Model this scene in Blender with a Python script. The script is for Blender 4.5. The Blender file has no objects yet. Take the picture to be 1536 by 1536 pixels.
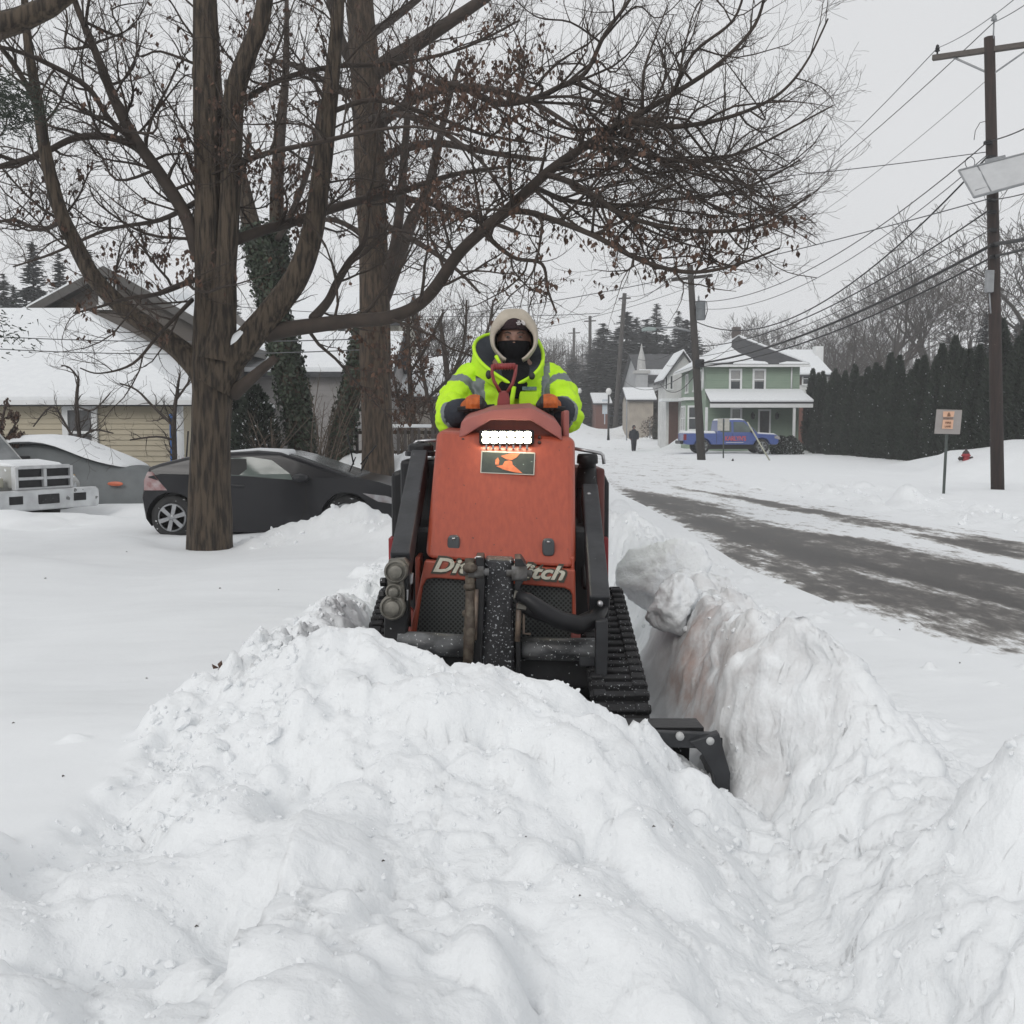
import bpy, math, random
import numpy as np
from mathutils import Vector, Matrix, noise as mnoise
R = math.radians
scn = bpy.context.scene
col = scn.collection
# ---------------------------------------------------------------- camera
F_PX, HOR, CAMZ = 1540.0, 645.0, 1.38
PITCH = math.atan((768 - HOR) / F_PX)
cam_d = bpy.data.cameras.new('camera')
cam = bpy.data.objects.new('camera', cam_d); col.objects.link(cam)
cam.location = (0, 0, CAMZ); cam.rotation_euler = (R(90) - PITCH, 0, 0)
cam_d.sensor_width = 36; cam_d.sensor_fit = 'HORIZONTAL'; cam_d.lens = 36 * F_PX / 1536
cam_d.clip_start = 0.05; cam_d.clip_end = 3000
scn.camera = cam
# ---------------------------------------------------------------- sky and sun (overcast, light snowfall)
SUN_EL, SUN_ROT = 33.0, 205.0
w = bpy.data.worlds.new('World'); scn.world = w; w.use_nodes = True
nt = w.node_tree; nt.nodes.clear()
wo = nt.nodes.new('ShaderNodeOutputWorld'); bg = nt.nodes.new('ShaderNodeBackground')
sky = nt.nodes.new('ShaderNodeTexSky'); sky.sky_type = 'NISHITA'; sky.sun_disc = False
sky.sun_elevation = R(SUN_EL); sky.sun_rotation = R(SUN_ROT); sky.air_density = 1.0; sky.dust_density = 4.0
hs = nt.nodes.new('ShaderNodeHueSaturation'); hs.inputs['Saturation'].default_value = 0.25
nt.links.new(sky.outputs[0], hs.inputs['Color'])
# the cloud deck: even grey-white with very soft billows
tc = nt.nodes.new('ShaderNodeTexCoord'); nz = nt.nodes.new('ShaderNodeTexNoise'); nz.inputs['Scale'].default_value = 1.6
nz.inputs['Detail'].default_value = 3
nt.links.new(tc.outputs['Generated'], nz.inputs['Vector'])
cr = nt.nodes.new('ShaderNodeValToRGB'); nt.links.new(nz.outputs['Fac'], cr.inputs[0])
cr.color_ramp.elements[0].position = 0.3; cr.color_ramp.elements[0].color = (6.7, 6.8, 6.95, 1)
cr.color_ramp.elements[1].position = 0.75; cr.color_ramp.elements[1].color = (7.3, 7.38, 7.5, 1)
mx = nt.nodes.new('ShaderNodeMixRGB'); mx.inputs[0].default_value = 0.93
nt.links.new(hs.outputs[0], mx.inputs[1]); nt.links.new(cr.outputs[0], mx.inputs[2])
nt.links.new(mx.outputs[0], bg.inputs['Color']); bg.inputs['Strength'].default_value = 0.107
nt.links.new(bg.outputs[0], wo.inputs[0])
sd = bpy.data.lights.new('sun', 'SUN'); sd.energy = 0.95; sd.angle = R(25); sd.color = (1.0, 0.97, 0.93)
sun = bpy.data.objects.new('sun', sd); col.objects.link(sun)
_az = R(SUN_ROT); _el = R(SUN_EL)
sdir = Vector((math.sin(_az) * math.cos(_el), math.cos(_az) * math.cos(_el), math.sin(_el)))
sun.rotation_euler = sdir.to_track_quat('Z', 'Y').to_euler()
scn.view_settings.view_transform = 'Standard'; scn.view_settings.look = 'None'
scn.view_settings.exposure = 0.0; scn.view_settings.gamma = 1.0
scn.cycles.max_bounces = 7; scn.cycles.diffuse_bounces = 4; scn.cycles.glossy_bounces = 2
scn.cycles.transmission_bounces = 4; scn.cycles.volume_bounces = 2; scn.cycles.transparent_max_bounces = 8
scn.cycles.use_denoising = True; scn.cycles.sample_clamp_indirect = 4

# ---------------------------------------------------------------- helpers
def P(px, py, Y):
    """world point seen at photo pixel (px,py) and standing Y metres ahead"""
    u = (px - 768) / F_PX; v = (768 - py) / F_PX
    dy = math.cos(PITCH) + v * math.sin(PITCH); dz = -math.sin(PITCH) + v * math.cos(PITCH)
    s = Y / dy
    return Vector((u * s, Y, CAMZ + dz * s))
def PG(px, py, z):
    u = (px - 768) / F_PX; v = (768 - py) / F_PX
    dy = math.cos(PITCH) + v * math.sin(PITCH); dz = -math.sin(PITCH) + v * math.cos(PITCH)
    s = (z - CAMZ) / dz
    return Vector((u * s, dy * s, z))
def tag(o, label=None, cat=None, group=None, kind=None):
    if label: o['label'] = label
    if cat: o['category'] = cat
    if group: o['group'] = group
    if kind: o['kind'] = kind
    return o
def thing(name, label, cat, loc=(0, 0, 0), rz=0, group=None):
    o = bpy.data.objects.new(name, None); o.empty_display_size = 0.2; col.objects.link(o)
    o.location = loc; o.rotation_euler = (0, 0, rz)
    return tag(o, label, cat, group)
def kids(o): return [c for c in bpy.data.objects if c.parent == o]
def copy_tree(o, parent=None):
    c = o.copy(); col.objects.link(c); c.parent = parent
    for ch in kids(o): copy_tree(ch, c)
    return c
class MB:
    def __init__(s): s.v = []; s.f = []; s.m = []; s.s = []; s.n = 0
    def add(s, vs, fs, mi=0, sm=False, M=None):
        b = s.n
        if M is not None: vs = [M @ Vector(p) for p in vs]
        s.v.extend([tuple(p) for p in vs]); s.n += len(vs)
        for f in fs: s.f.append(tuple(i + b for i in f)); s.m.append(mi); s.s.append(sm)
        return s
    def box(s, c, d, rot=None, mi=0, M=None):
        hx, hy, hz = d[0] / 2, d[1] / 2, d[2] / 2
        vs = [Vector((x, y, z)) for x in (-hx, hx) for y in (-hy, hy) for z in (-hz, hz)]
        if rot is not None:
            from mathutils import Euler
            m = Euler(rot).to_matrix(); vs = [m @ q for q in vs]
        vs = [q + Vector(c) for q in vs]
        return s.add(vs, [(0, 1, 3, 2), (4, 6, 7, 5), (0, 4, 5, 1), (2, 3, 7, 6), (0, 2, 6, 4), (1, 5, 7, 3)], mi, False, M)
    def b2(s, a, b, mi=0, M=None):
        c = [(p + q) / 2 for p, q in zip(a, b)]; d = [abs(p - q) for p, q in zip(a, b)]
        return s.box(c, d, None, mi, M)
    def prism(s, pts, ax, a, b, mi=0, M=None, sm=False):
        """polygon pts (2D) extruded along axis ax from a to b"""
        def mk(p, t):
            return {'x': (t, p[0], p[1]), 'y': (p[0], t, p[1]), 'z': (p[0], p[1], t)}[ax]
        n = len(pts); vs = [mk(p, a) for p in pts] + [mk(p, b) for p in pts]
        fs = [tuple(range(n))[::-1], tuple(range(n, 2 * n))] + [(i, (i + 1) % n, n + (i + 1) % n, n + i) for i in range(n)]
        return s.add(vs, fs, mi, sm, M)
    def tube(s, pts, rad, k=8, mi=0, cap=True, sm=True, M=None, ell=1.0, up=None):
        pts = [Vector(p) for p in pts]
        if not hasattr(rad, '__len__'): rad = [rad] * len(pts)
        vs = []; prev = None
        for i, p in enumerate(pts):
            t = (pts[min(i + 1, len(pts) - 1)] - pts[max(i - 1, 0)])
            t = t.normalized() if t.length > 1e-9 else Vector((0, 0, 1))
            if prev is None:
                a = Vector(up) if up else (Vector((0, 0, 1)) if abs(t.z) < 0.9 else Vector((1, 0, 0)))
                n1 = (a - t * a.dot(t)).normalized()
            else: n1 = (prev - t * prev.dot(t)).normalized()
            prev = n1; n2 = t.cross(n1)
            for j in range(k):
                an = 2 * math.pi * j / k
                vs.append(p + (n1 * math.cos(an) + n2 * math.sin(an) * ell) * rad[i])
        fs = []
        for i in range(len(pts) - 1):
            for j in range(k):
                fs.append((i * k + j, i * k + (j + 1) % k, (i + 1) * k + (j + 1) % k, (i + 1) * k + j))
        if cap:
            fs.append(tuple(range(k))[::-1]); fs.append(tuple((len(pts) - 1) * k + j for j in range(k)))
        return s.add(vs, fs, mi, sm, M)
    def lathe(s, prof, c=(0, 0, 0), ax='z', k=24, mi=0, sm=True, M=None):
        """prof = [(r, h)...] round axis ax through c"""
        vs = []
        for r, h in prof:
            for j in range(k):
                a = 2 * math.pi * j / k; x, y = r * math.cos(a), r * math.sin(a)
                q = {'z': (x, y, h), 'y': (x, h, y), 'x': (h, x, y)}[ax]
                vs.append((c[0] + q[0], c[1] + q[1], c[2] + q[2]))
        fs = [(i * k + j, i * k + (j + 1) % k, (i + 1) * k + (j + 1) % k, (i + 1) * k + j) for i in range(len(prof) - 1) for j in range(k)]
        fs.append(tuple(range(k))[::-1]); fs.append(tuple((len(prof) - 1) * k + j for j in range(k)))
        return s.add(vs, fs, mi, sm, M)
    def sphere(s, c, r, k=16, mi=0, M=None, sm=True):
        if not hasattr(r, '__len__'): r = (r, r, r)
        h = k // 2; prof = []
        vs = [(c[0], c[1], c[2] - r[2])]
        for i in range(1, h):
            a = -math.pi / 2 + math.pi * i / h
            for j in range(k):
                b = 2 * math.pi * j / k
                vs.append((c[0] + r[0] * math.cos(a) * math.cos(b), c[1] + r[1] * math.cos(a) * math.sin(b), c[2] + r[2] * math.sin(a)))
        vs.append((c[0], c[1], c[2] + r[2])); n = len(vs) - 1
        fs = [(0, 1 + (j + 1) % k, 1 + j) for j in range(k)]
        for i in range(h - 2):
            for j in range(k):
                fs.append((1 + i * k + j, 1 + i * k + (j + 1) % k, 1 + (i + 1) * k + (j + 1) % k, 1 + (i + 1) * k + j))
        fs += [(n, 1 + (h - 2) * k + j, 1 + (h - 2) * k + (j + 1) % k) for j in range(k)]
        return s.add(vs, fs, mi, sm, M)
    def loft(s, secs, mi=0, sm=True, cap=True, M=None):
        k = len(secs[0]); vs = [p for q in secs for p in q]
        fs = [(i * k + j, i * k + (j + 1) % k, (i + 1) * k + (j + 1) % k, (i + 1) * k + j) for i in range(len(secs) - 1) for j in range(k)]
        if cap: fs.append(tuple(range(k))[::-1]); fs.append(tuple((len(secs) - 1) * k + j for j in range(k)))
        return s.add(vs, fs, mi, sm, M)
    def quad(s, a, b, c, d, mi=0): return s.add([a, b, c, d], [(0, 1, 2, 3)], mi)
    def build(s, name, mats, parent=None, loc=(0, 0, 0), bevel=0, seg=2, fix=True, sub=0):
        me = bpy.data.meshes.new(name); me.from_pydata(s.v, [], s.f)
        mats = mats if isinstance(mats, (list, tuple)) else [mats]
        for m in mats: me.materials.append(m)
        me.polygons.foreach_set('material_index', s.m); me.polygons.foreach_set('use_smooth', s.s)
        if fix:
            import bmesh
            bm = bmesh.new(); bm.from_mesh(me); bmesh.ops.recalc_face_normals(bm, faces=bm.faces); bm.to_mesh(me); bm.free()
        me.update()
        o = bpy.data.objects.new(name, me); col.objects.link(o); o.location = loc
        if parent is not None: o.parent = parent
        if bevel:
            b = o.modifiers.new('bevel', 'BEVEL'); b.width = bevel; b.segments = seg; b.limit_method = 'ANGLE'; b.angle_limit = R(35)
            b.harden_normals = False
        if sub:
            q = o.modifiers.new('sub', 'SUBSURF'); q.levels = sub; q.render_levels = sub
        return o
def bake(o):
    """apply an object's modifiers"""
    dg = bpy.context.evaluated_depsgraph_get(); dg.update()
    me = bpy.data.meshes.new_from_object(o.evaluated_get(dg)); old = o.data
    o.modifiers.clear(); o.data = me; me.name = old.name; bpy.data.meshes.remove(old)
    return o
def cut(o, cutters):
    import bmesh
    for c in cutters:
        b = o.modifiers.new('cut', 'BOOLEAN'); b.operation = 'DIFFERENCE'; b.object = c; b.solver = 'EXACT'
    bake(o)
    for c in cutters: bpy.data.objects.remove(c)
    return o
# ---------------------------------------------------------------- materials
MAT = {}
def _n(t, typ, **k):
    n = t.nodes.new(typ)
    for a, b in k.items():
        if a in n.inputs: n.inputs[a].default_value = b
        else: setattr(n, a, b)
    return n
def mat(name, c1, c2=None, rough=0.6, metal=0.0, scale=8.0, bump=0.0, bscale=None, stretch=(1, 1, 1), spec=0.5,
        detail=5, ramp=(0.35, 0.65), emit=None, coat=0, specks=None, trans=0, alpha=None, island=0.0):
    """principled with a two-colour noise and noise bump in object space; specks=(colour, scale, threshold)"""
    if name in MAT: return MAT[name]
    m = bpy.data.materials.new(name); m.use_nodes = True; t = m.node_tree; t.nodes.clear()
    out = _n(t, 'ShaderNodeOutputMaterial'); p = _n(t, 'ShaderNodeBsdfPrincipled')
    t.links.new(p.outputs[0], out.inputs[0])
    c1 = tuple(c1) + (1,); c2 = tuple(c2) + (1,) if c2 else tuple(min(1, x * 0.82) for x in c1[:3]) + (1,)
    co = _n(t, 'ShaderNodeTexCoord'); mp = _n(t, 'ShaderNodeMapping'); mp.inputs['Scale'].default_value = stretch
    t.links.new(co.outputs['Object'], mp.inputs['Vector'])
    n1 = _n(t, 'ShaderNodeTexNoise', Scale=scale, Detail=detail); t.links.new(mp.outputs[0], n1.inputs['Vector'])
    rp = _n(t, 'ShaderNodeValToRGB'); t.links.new(n1.outputs['Fac'], rp.inputs[0])
    rp.color_ramp.elements[0].position = ramp[0]; rp.color_ramp.elements[0].color = c1
    rp.color_ramp.elements[1].position = ramp[1]; rp.color_ramp.elements[1].color = c2
    last = rp.outputs[0]
    if island:
        gi = _n(t, 'ShaderNodeNewGeometry'); hv = _n(t, 'ShaderNodeHueSaturation')
        mr = _n(t, 'ShaderNodeMapRange'); mr.inputs['To Min'].default_value = 1 - island; mr.inputs['To Max'].default_value = 1 + island
        t.links.new(gi.outputs['Random Per Island'], mr.inputs['Value']); t.links.new(mr.outputs[0], hv.inputs['Value'])
        t.links.new(last, hv.inputs['Color']); last = hv.outputs[0]
    if specks:
        n3 = _n(t, 'ShaderNodeTexNoise', Scale=specks[1], Detail=3); t.links.new(co.outputs['Object'], n3.inputs['Vector'])
        r3 = _n(t, 'ShaderNodeValToRGB'); t.links.new(n3.outputs['Fac'], r3.inputs[0])
        r3.color_ramp.elements[0].position = specks[2]; r3.color_ramp.elements[0].color = (0, 0, 0, 1)
        r3.color_ramp.elements[1].position = specks[2] + 0.03; r3.color_ramp.elements[1].color = (1, 1, 1, 1)
        mm = _n(t, 'ShaderNodeMixRGB'); t.links.new(r3.outputs[0], mm.inputs[0]); t.links.new(last, mm.inputs[1])
        mm.inputs[2].default_value = tuple(specks[0]) + (1,); last = mm.outputs[0]
    t.links.new(last, p.inputs['Base Color'])
    p.inputs['Roughness'].default_value = rough; p.inputs['Metallic'].default_value = metal
    p.inputs['Specular IOR Level'].default_value = spec
    if coat: p.inputs['Coat Weight'].default_value = coat; p.inputs['Coat Roughness'].default_value = 0.08
    if trans: p.inputs['Transmission Weight'].default_value = trans
    if alpha is not None: p.inputs['Alpha'].default_value = alpha
    if emit: p.inputs['Emission Color'].default_value = tuple(emit[0]) + (1,); p.inputs['Emission Strength'].default_value = emit[1]
    if bump:
        n2 = _n(t, 'ShaderNodeTexNoise', Scale=bscale or scale * 3, Detail=6); t.links.new(mp.outputs[0], n2.inputs['Vector'])
        bp = _n(t, 'ShaderNodeBump', Distance=0.02, Strength=bump); t.links.new(n2.outputs['Fac'], bp.inputs['Height'])
        t.links.new(bp.outputs[0], p.inputs['Normal'])
    MAT[name] = m
    return m
def siding(name, c1, pitch=0.13, c2=None):
    m = mat(name, c1, c2, rough=0.65, scale=1.5)
    t = m.node_tree; p = [n for n in t.nodes if n.type == 'BSDF_PRINCIPLED'][0]
    co = [n for n in t.nodes if n.type == 'TEX_COORD'][0]
    sx = _n(t, 'ShaderNodeSeparateXYZ'); t.links.new(co.outputs['Object'], sx.inputs[0])
    a = _n(t, 'ShaderNodeMath', operation='DIVIDE'); a.inputs[1].default_value = pitch; t.links.new(sx.outputs['Z'], a.inputs[0])
    b = _n(t, 'ShaderNodeMath', operation='FRACT'); t.links.new(a.outputs[0], b.inputs[0])
    c = _n(t, 'ShaderNodeMath', operation='SUBTRACT'); c.inputs[0].default_value = 1; t.links.new(b.outputs[0], c.inputs[1])
    bp = _n(t, 'ShaderNodeBump', Distance=0.05, Strength=1.0); t.links.new(c.outputs[0], bp.inputs['Height'])
    t.links.new(bp.outputs[0], p.inputs['Normal'])
    return m
# ---------------------------------------------------------------- numpy noise
def _hash(ix, iy, seed):
    h = (ix.astype(np.int64) * 374761393 + iy.astype(np.int64) * 668265263 + seed * 974634777) & 0x7fffffff
    h = ((h ^ (h >> 13)) * 1274126177) & 0x7fffffff
    return ((h ^ (h >> 16)) & 0xffff) / 65535.0
def vnoise(x, y, seed=0):
    ix = np.floor(x); iy = np.floor(y); fx = x - ix; fy = y - iy
    fx = fx * fx * fx * (fx * (fx * 6 - 15) + 10); fy = fy * fy * fy * (fy * (fy * 6 - 15) + 10)
    a = _hash(ix, iy, seed); b = _hash(ix + 1, iy, seed); c = _hash(ix, iy + 1, seed); d = _hash(ix + 1, iy + 1, seed)
    return (a + (b - a) * fx) * (1 - fy) + (c + (d - c) * fx) * fy - 0.5
def fbm(x, y, o=4, seed=0, g=0.5):
    s = 0; a = 1.0
    for i in range(o):
        s = s + a * vnoise(x * 2 ** i + 17.3 * i, y * 2 ** i - 9.1 * i, seed + i); a *= g
    return s
def sstep(a, b, x):
    t = np.clip((x - a) / (b - a), 0, 1); return t * t * (3 - 2 * t)
# ---------------------------------------------------------------- terrain
CP = []   # control points x, y, z
def cp(px, py, Y):
    q = P(px, py, Y); CP.append((q.x, q.y, q.z))
for a in [(952, 685, 69), (1100, 700, 50), (1053, 690, 45), (1020, 672, 66), (1200, 668, 64), (1090, 680, 57), (1215, 684, 60),
          (1300, 690, 50), (1360, 706, 34), (1450, 676, 34), (1536, 660, 33), (1640, 660, 33), (1498, 752, 24), (1416, 740, 22),
          (1300, 722, 30), (1200, 716, 40), (1536, 790, 17.5), (1300, 765, 20), (1100, 735, 27), (1000, 710, 38), (1720, 830, 14),
          (922, 644, 105), (885, 634, 140), (960, 660, 88), (1010, 650, 90), (800, 640, 120), (1100, 640, 110), (1300, 640, 110), (900, 662, 80), (700, 655, 80),
          (640, 672, 40), (600, 676, 34), (500, 700, 27), (400, 700, 30), (200, 735, 24), (60, 745, 24), (-200, 750, 24), (565, 722, 19.5), (470, 722, 20), (620, 700, 24)]:
    cp(*a)
CP += [(-4.4, 14.6, -.09), (-2.2, 14.6, -.08), (-6, 14.6, -.09), (-7.5, 13.5, -.02), (-9, 17, -.22), (-7.6, 17.3, -.22), (-11, 16, -.2), (-7.6, 20, .02), (-4, 12.8, .0), (-1.8, 16.5, -.05)]
for y, z in [(0, .50), (2.5, .43), (5, .33), (8, .24), (11.5, .11)]:
    for x in (-12, -6, -3.4, -1.2): CP.append((x * (1 + y * .03), y, z + (.03 if x < -5 else 0)))
for y in (0, 4, 8, 12, 16, 20, 24): # the road
    for x in (2.9, 5.5, 8.5): CP.append((x + (0 if y < 12 else -.1 * (y - 12)), y, -.13))
for y in (8, 14, 20, 28): CP.append((0, y, .05 if y < 25 else .0))
CP += [(13, 10, .0), (18, 16, .3), (25, 24, .7), (11, 4, -.05), (40, 30, 1.0), (-30, 30, .8), (-40, 60, 2.5), (0, 55, .0), (-20, 90, 3.), (60, 90, 3), (20, 170, 4.5), (-60, 170, 6), (100, 200, 7),
       (0, 250, 7), (-150, 300, 9), (150, 300, 9), (5, 200, 5), (0, 400, 10), (300, 380, 10), (-300, 380, 10)]
CPA = np.array(CP)
def warp(x, y): return x / (y + 7) * 6.5, 3.2 * np.log(y + 7)
_cu, _cv = warp(CPA[:, 0], CPA[:, 1])
def base_h(x, y):
    yy = np.maximum(y, -4); u, v = warp(x, yy)
    num = 0; den = 0
    for i in range(len(CPA)):
        d2 = (u - _cu[i]) ** 2 + (v - _cv[i]) ** 2
        wt = 1.0 / (d2 + 0.006) ** 2.2
        num = num + wt * CPA[i, 2]; den = den + wt
    return num / den
ROAD_L = ([-5, 5, 6.5, 7.8, 10.3, 15, 19, 23, 30, 45, 70, 110, 200, 400], [3.9, 3.0, 2.65, 2.4, 2.15, 2.3, 2.3, 2.2, 2.6, 3.5, 4.5, 8, 13, 25])
ROAD_R = ([-5, 5, 8, 12.5, 16, 21, 25, 30, 45, 70, 110, 200, 400], [11, 9.4, 8.2, 6.9, 6.2, 5.9, 5.9, 6.3, 8.0, 10.5, 14, 22, 36])
def road_lr(y): return np.interp(y, *ROAD_L), np.interp(y, *ROAD_R)
CREST_X = [-2, -1.04, -.9, -.75, -.45, -.15, .13, .41, .58, .66, .74, .82, 2]
CREST_Z = [.5, .50, .57, .61, .65, .60, .52, .36, .27, .19, .13, .12, .12]
def fore_h(x, y):
    """terrain with the ploughed foreground, smooth version; also returns the roughness mask"""
    b = base_h(x, y)
    xl, xr = road_lr(y)
    near = 1 - sstep(22, 34, y)
    rm = sstep(xl - .35, xl + .15, x) * (1 - sstep(xr - .2, xr + .6, x))     # road flattening
    roadz = np.interp(y, [-5, 25, 40, 70], [-.13, -.13, -.16, -.4])
    b = b * (1 - rm * near) + roadz * rm * near
    rough = np.zeros_like(b)
    # far-side ploughed bank
    bank = np.exp(-((x - xr - 1.1) / .9) ** 2) * near * (.22 + .22 * fbm(x * .8, y * .8, 3, 5))
    b = b + np.maximum(bank, 0)
    rough = np.maximum(rough, .95 * np.exp(-((x - xr - 1.2) / 1.5) ** 2) * near)
    # near-side berm between walk and road
    wob = .10 * vnoise(y * 1.3, y * 0 + 3, 31) + .07 * vnoise(y * 3.7, y * 0, 32)
    fade = (1 - sstep(9, 16, y)) * .75 + .25 * (1 - sstep(16, 26, y))
    crest = (.60 + .18 * vnoise(y * 1.1, y * 0 + 9, 33)) * fade + (1 - fade) * .1
    out = 1.15 + np.interp(y, [0, 5, 9, 14], [.75, .6, .65, .6])
    t = sstep(.95, out, x - wob * .5)
    berm = crest * (1 - t) + b * t
    side = x > .5
    h = np.where(side, np.maximum(berm, b), b)
    # wall of the cut
    zn = .06 * fbm(x * 5 + y * 2.2, y * 3.0, 4, 41) + .10 * (vnoise(x * 2.0 + y * 2.6, y * 1.7, 44))
    wx = .80 + wob * .7 + zn
    ww = 1 - sstep(2.7, 3.8, y)
    wallt = sstep(-.13, .17 + .34 * ww, x - wx)
    floor = .03 + .02 * fbm(x * 4, y * 4, 3, 6) + np.interp(y, [-3, 1.2, 2.6, 3.4], [.10, .12, .10, .0])
    floor = np.where(y > 5.5, floor + .02, floor)
    lw = -.76 + .05 * fbm(x * 3, y * 3, 3, 8)
    lt = 1 - sstep(-.06, .12, x - lw)        # left side of the cut
    dig = sstep(3.3, 3.55, y + .04 * fbm(x * 6, y * 6, 2, 10)) * (1 - sstep(24, 30, y))
    cutz_r = floor * (1 - wallt) + h * wallt
    inside = np.where(x > 0, cutz_r, floor * (1 - lt) + h * lt)
    call = (1 - sstep(24, 30, y)) * sstep(-.05, .12, x)
    hh = cutz_r * call + h * (1 - call)
    h2 = hh * (1 - dig) + inside * dig
    # spill along the left rim of the cut
    rimw = np.exp(-((x + .93) / .17) ** 2) * sstep(2.6, 3.4, y) * (1 - sstep(9, 15, y))
    h2 = h2 + rimw * (np.interp(y, [2, 3.6, 4.6, 6, 12], [.05, .26, .16, .07, .03]) + .10 * fbm(x * 4, y * 4, 3, 12))
    rough = np.maximum(rough, rimw * 1.1)
    # the pushed mound in front of the bucket
    cz = np.interp(x + .03 * fbm(x * 3, y * 3, 2, 13), CREST_X, CREST_Z)
    prof = np.interp(y, [-2, .8, 1.7, 2.4, 3.0, 3.32, 3.52, 3.75], [.12, .17, .34, .62, .92, 1.0, .80, 0.0])
    prof = np.where(y > 3.3, prof * (1 - .0 * x), prof)
    mnd = cz * prof + .0
    mmask = sstep(-1.16, -.98, x + .06 * fbm(x * 4, y * 4, 3, 14)) * (1 - sstep(3.5, 3.75, y))
    h3 = np.where(x < -.5, h2 * (1 - mmask) + np.maximum(mnd, np.where(y < 2.6, h2 - .10, mnd)) * mmask, np.maximum(h2, mnd * (1 - sstep(3.6, 3.8, y))))
    rough = np.maximum(rough, mmask * (1 - sstep(.85, 1.2, x)) * .9)
    # lower left corner: rough snow with a ledge
    ll = sstep(2.35, 2.15, y + .08 * fbm(x * 2, y * 2, 3, 15)) if False else (1 - sstep(2.1, 2.35, y + .15 * fbm(x * 2, y * 2, 3, 15)))
    ll = ll * (1 - sstep(-1.1, -.7, x))
    h3 = h3 + ll * .05 + ll * .05 * fbm(x * 2.5, y * 2.5, 3, 16)
    rough = np.maximum(rough, ll * .55)
    # berm roughness
    br = sstep(.72, .95, x) * (1 - sstep(out - .1, out + .45, x)) * (1 - sstep(14, 24, y))
    rough = np.maximum(rough, br * .8); rough = np.maximum(rough, 1.25 * np.exp(-((x - 1.05) / .16) ** 2) * (1 - sstep(12, 18, y)) * sstep(2.4, 3.2, y))
    # heap shovelled beside the coupe
    for (hx, hy, hz, sx, sy) in [(-2.15, 12.4, .24, .55, .5), (-2.75, 12.2, .10, .5, .4), (-1.75, 12.3, .16, .45, .5), (-1.15, 11.5, .25, .5, .6), (-8.0, 16, .35, .6, .5),
                                 (-7.1, 16.6, .25, .8, .5), (-3.0, 20.5, .5, 1.2, .7), (-4.6, 22, .5, 1., .7), (-1.9, 19.6, .5, .7, .6), (-.9, 26, .7, 1.4, 1.0), (3.9, 100, 3.0, 2.4, 3), (14.2, 98, 4.2, 2.5, 3), (12, 70, .9, 1.5, 1.5)]:
        g = np.exp(-((x - hx) / sx) ** 2 - ((y - hy) / sy) ** 2)
        h3 = h3 + hz * g; rough = np.maximum(rough, g * .8 * (1 if hy < 40 else 0))
    rough = rough * (1 - rm * .85)
    return h3, rough, rm * near
def grow(a, step, end, rate):
    out = [a]; s = step
    while out[-1] < end: s *= rate; out.append(out[-1] + s)
    return out[1:]
xs0 = list(np.arange(-1.45, 1.65, .0125))
_r = grow(1.6375, .0125, 15, 1.0155); _l = grow(1.45, .0125, 12, 1.028)
xs = [-v for v in _l + grow(_l[-1], _l[-1] - _l[-2], 340, 1.07)][::-1] + xs0 + _r + grow(_r[-1], _r[-1] - _r[-2], 340, 1.07)
ys0 = list(np.arange(1.25, 5.6, .015))
ys = [2.5 - v for v in grow(1.25, .02, 6, 1.15)][::-1] + ys0
_y = grow(ys0[-1], .015, 30, 1.0115); ys = ys + _y + grow(_y[-1], _y[-1] - _y[-2], 520, 1.035)
xs = np.array(xs); ys = np.array(ys)
GX, GY = np.meshgrid(xs, ys)
GZ, GR, GRD = fore_h(GX, GY)
GZ = GZ + (.016 * fbm(GX * .9, GY * .9, 3, 50) + .010 * fbm(GX * 1.2 + GY * .6, GY * 3.2 - GX, 3, 52)) * (1 - GRD) + .05 * fbm(GX * .15, GY * .15, 3, 51) * sstep(6, 20, GY) * (1 - GRD)
# broken snow: clods stamped as tilted caps and slabs
rnd = random.Random(7)
def stamp(cx, cy, r, amp, p, asp, rot, tx, ty, mode='max'):
    e = r * 1.5
    i0, i1 = np.searchsorted(xs, cx - e), np.searchsorted(xs, cx + e); j0, j1 = np.searchsorted(ys, cy - e), np.searchsorted(ys, cy + e)
    if i1 - i0 < 2 or j1 - j0 < 2: return
    X = GX[j0:j1, i0:i1] - cx; Y = GY[j0:j1, i0:i1] - cy
    ca, sa = math.cos(rot), math.sin(rot)
    a = (X * ca + Y * sa) / r; b = (-X * sa + Y * ca) / (r * asp)
    wj = .28 * vnoise(GX[j0:j1, i0:i1] / r * 1.1 + cx * 9, GY[j0:j1, i0:i1] / r * 1.1, int(cx * 100) & 1023)
    d = (np.abs(a + wj) ** p + np.abs(b - wj) ** p) ** (1 / p)
    cj = min(len(ys) - 1, np.searchsorted(ys, cy)); ci = min(len(xs) - 1, np.searchsorted(xs, cx))
    z0 = .75 * GZ0[j0:j1, i0:i1] + .25 * GZ0[cj, ci]
    top = z0 + amp * (1 - np.clip(d, 0, 1.5) ** 2.4) + tx * X + ty * Y
    Z = GZ[j0:j1, i0:i1]
    if mode == 'max':
        k = .25 * r
        hlp = np.clip(.5 + .5 * (top - Z) / k, 0, 1)
        new = Z * (1 - hlp) + top * hlp + k * hlp * (1 - hlp) * .5
        GZ[j0:j1, i0:i1] = np.where(d < 1.15, np.maximum(Z, np.minimum(new, top + .02)), Z)
    else:
        GZ[j0:j1, i0:i1] = Z - amp * sstep(0, .8, 1 - d)
def rough_at(x, y):
    return GR[min(len(ys) - 1, np.searchsorted(ys, y)), min(len(xs) - 1, np.searchsorted(xs, x))]
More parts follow.
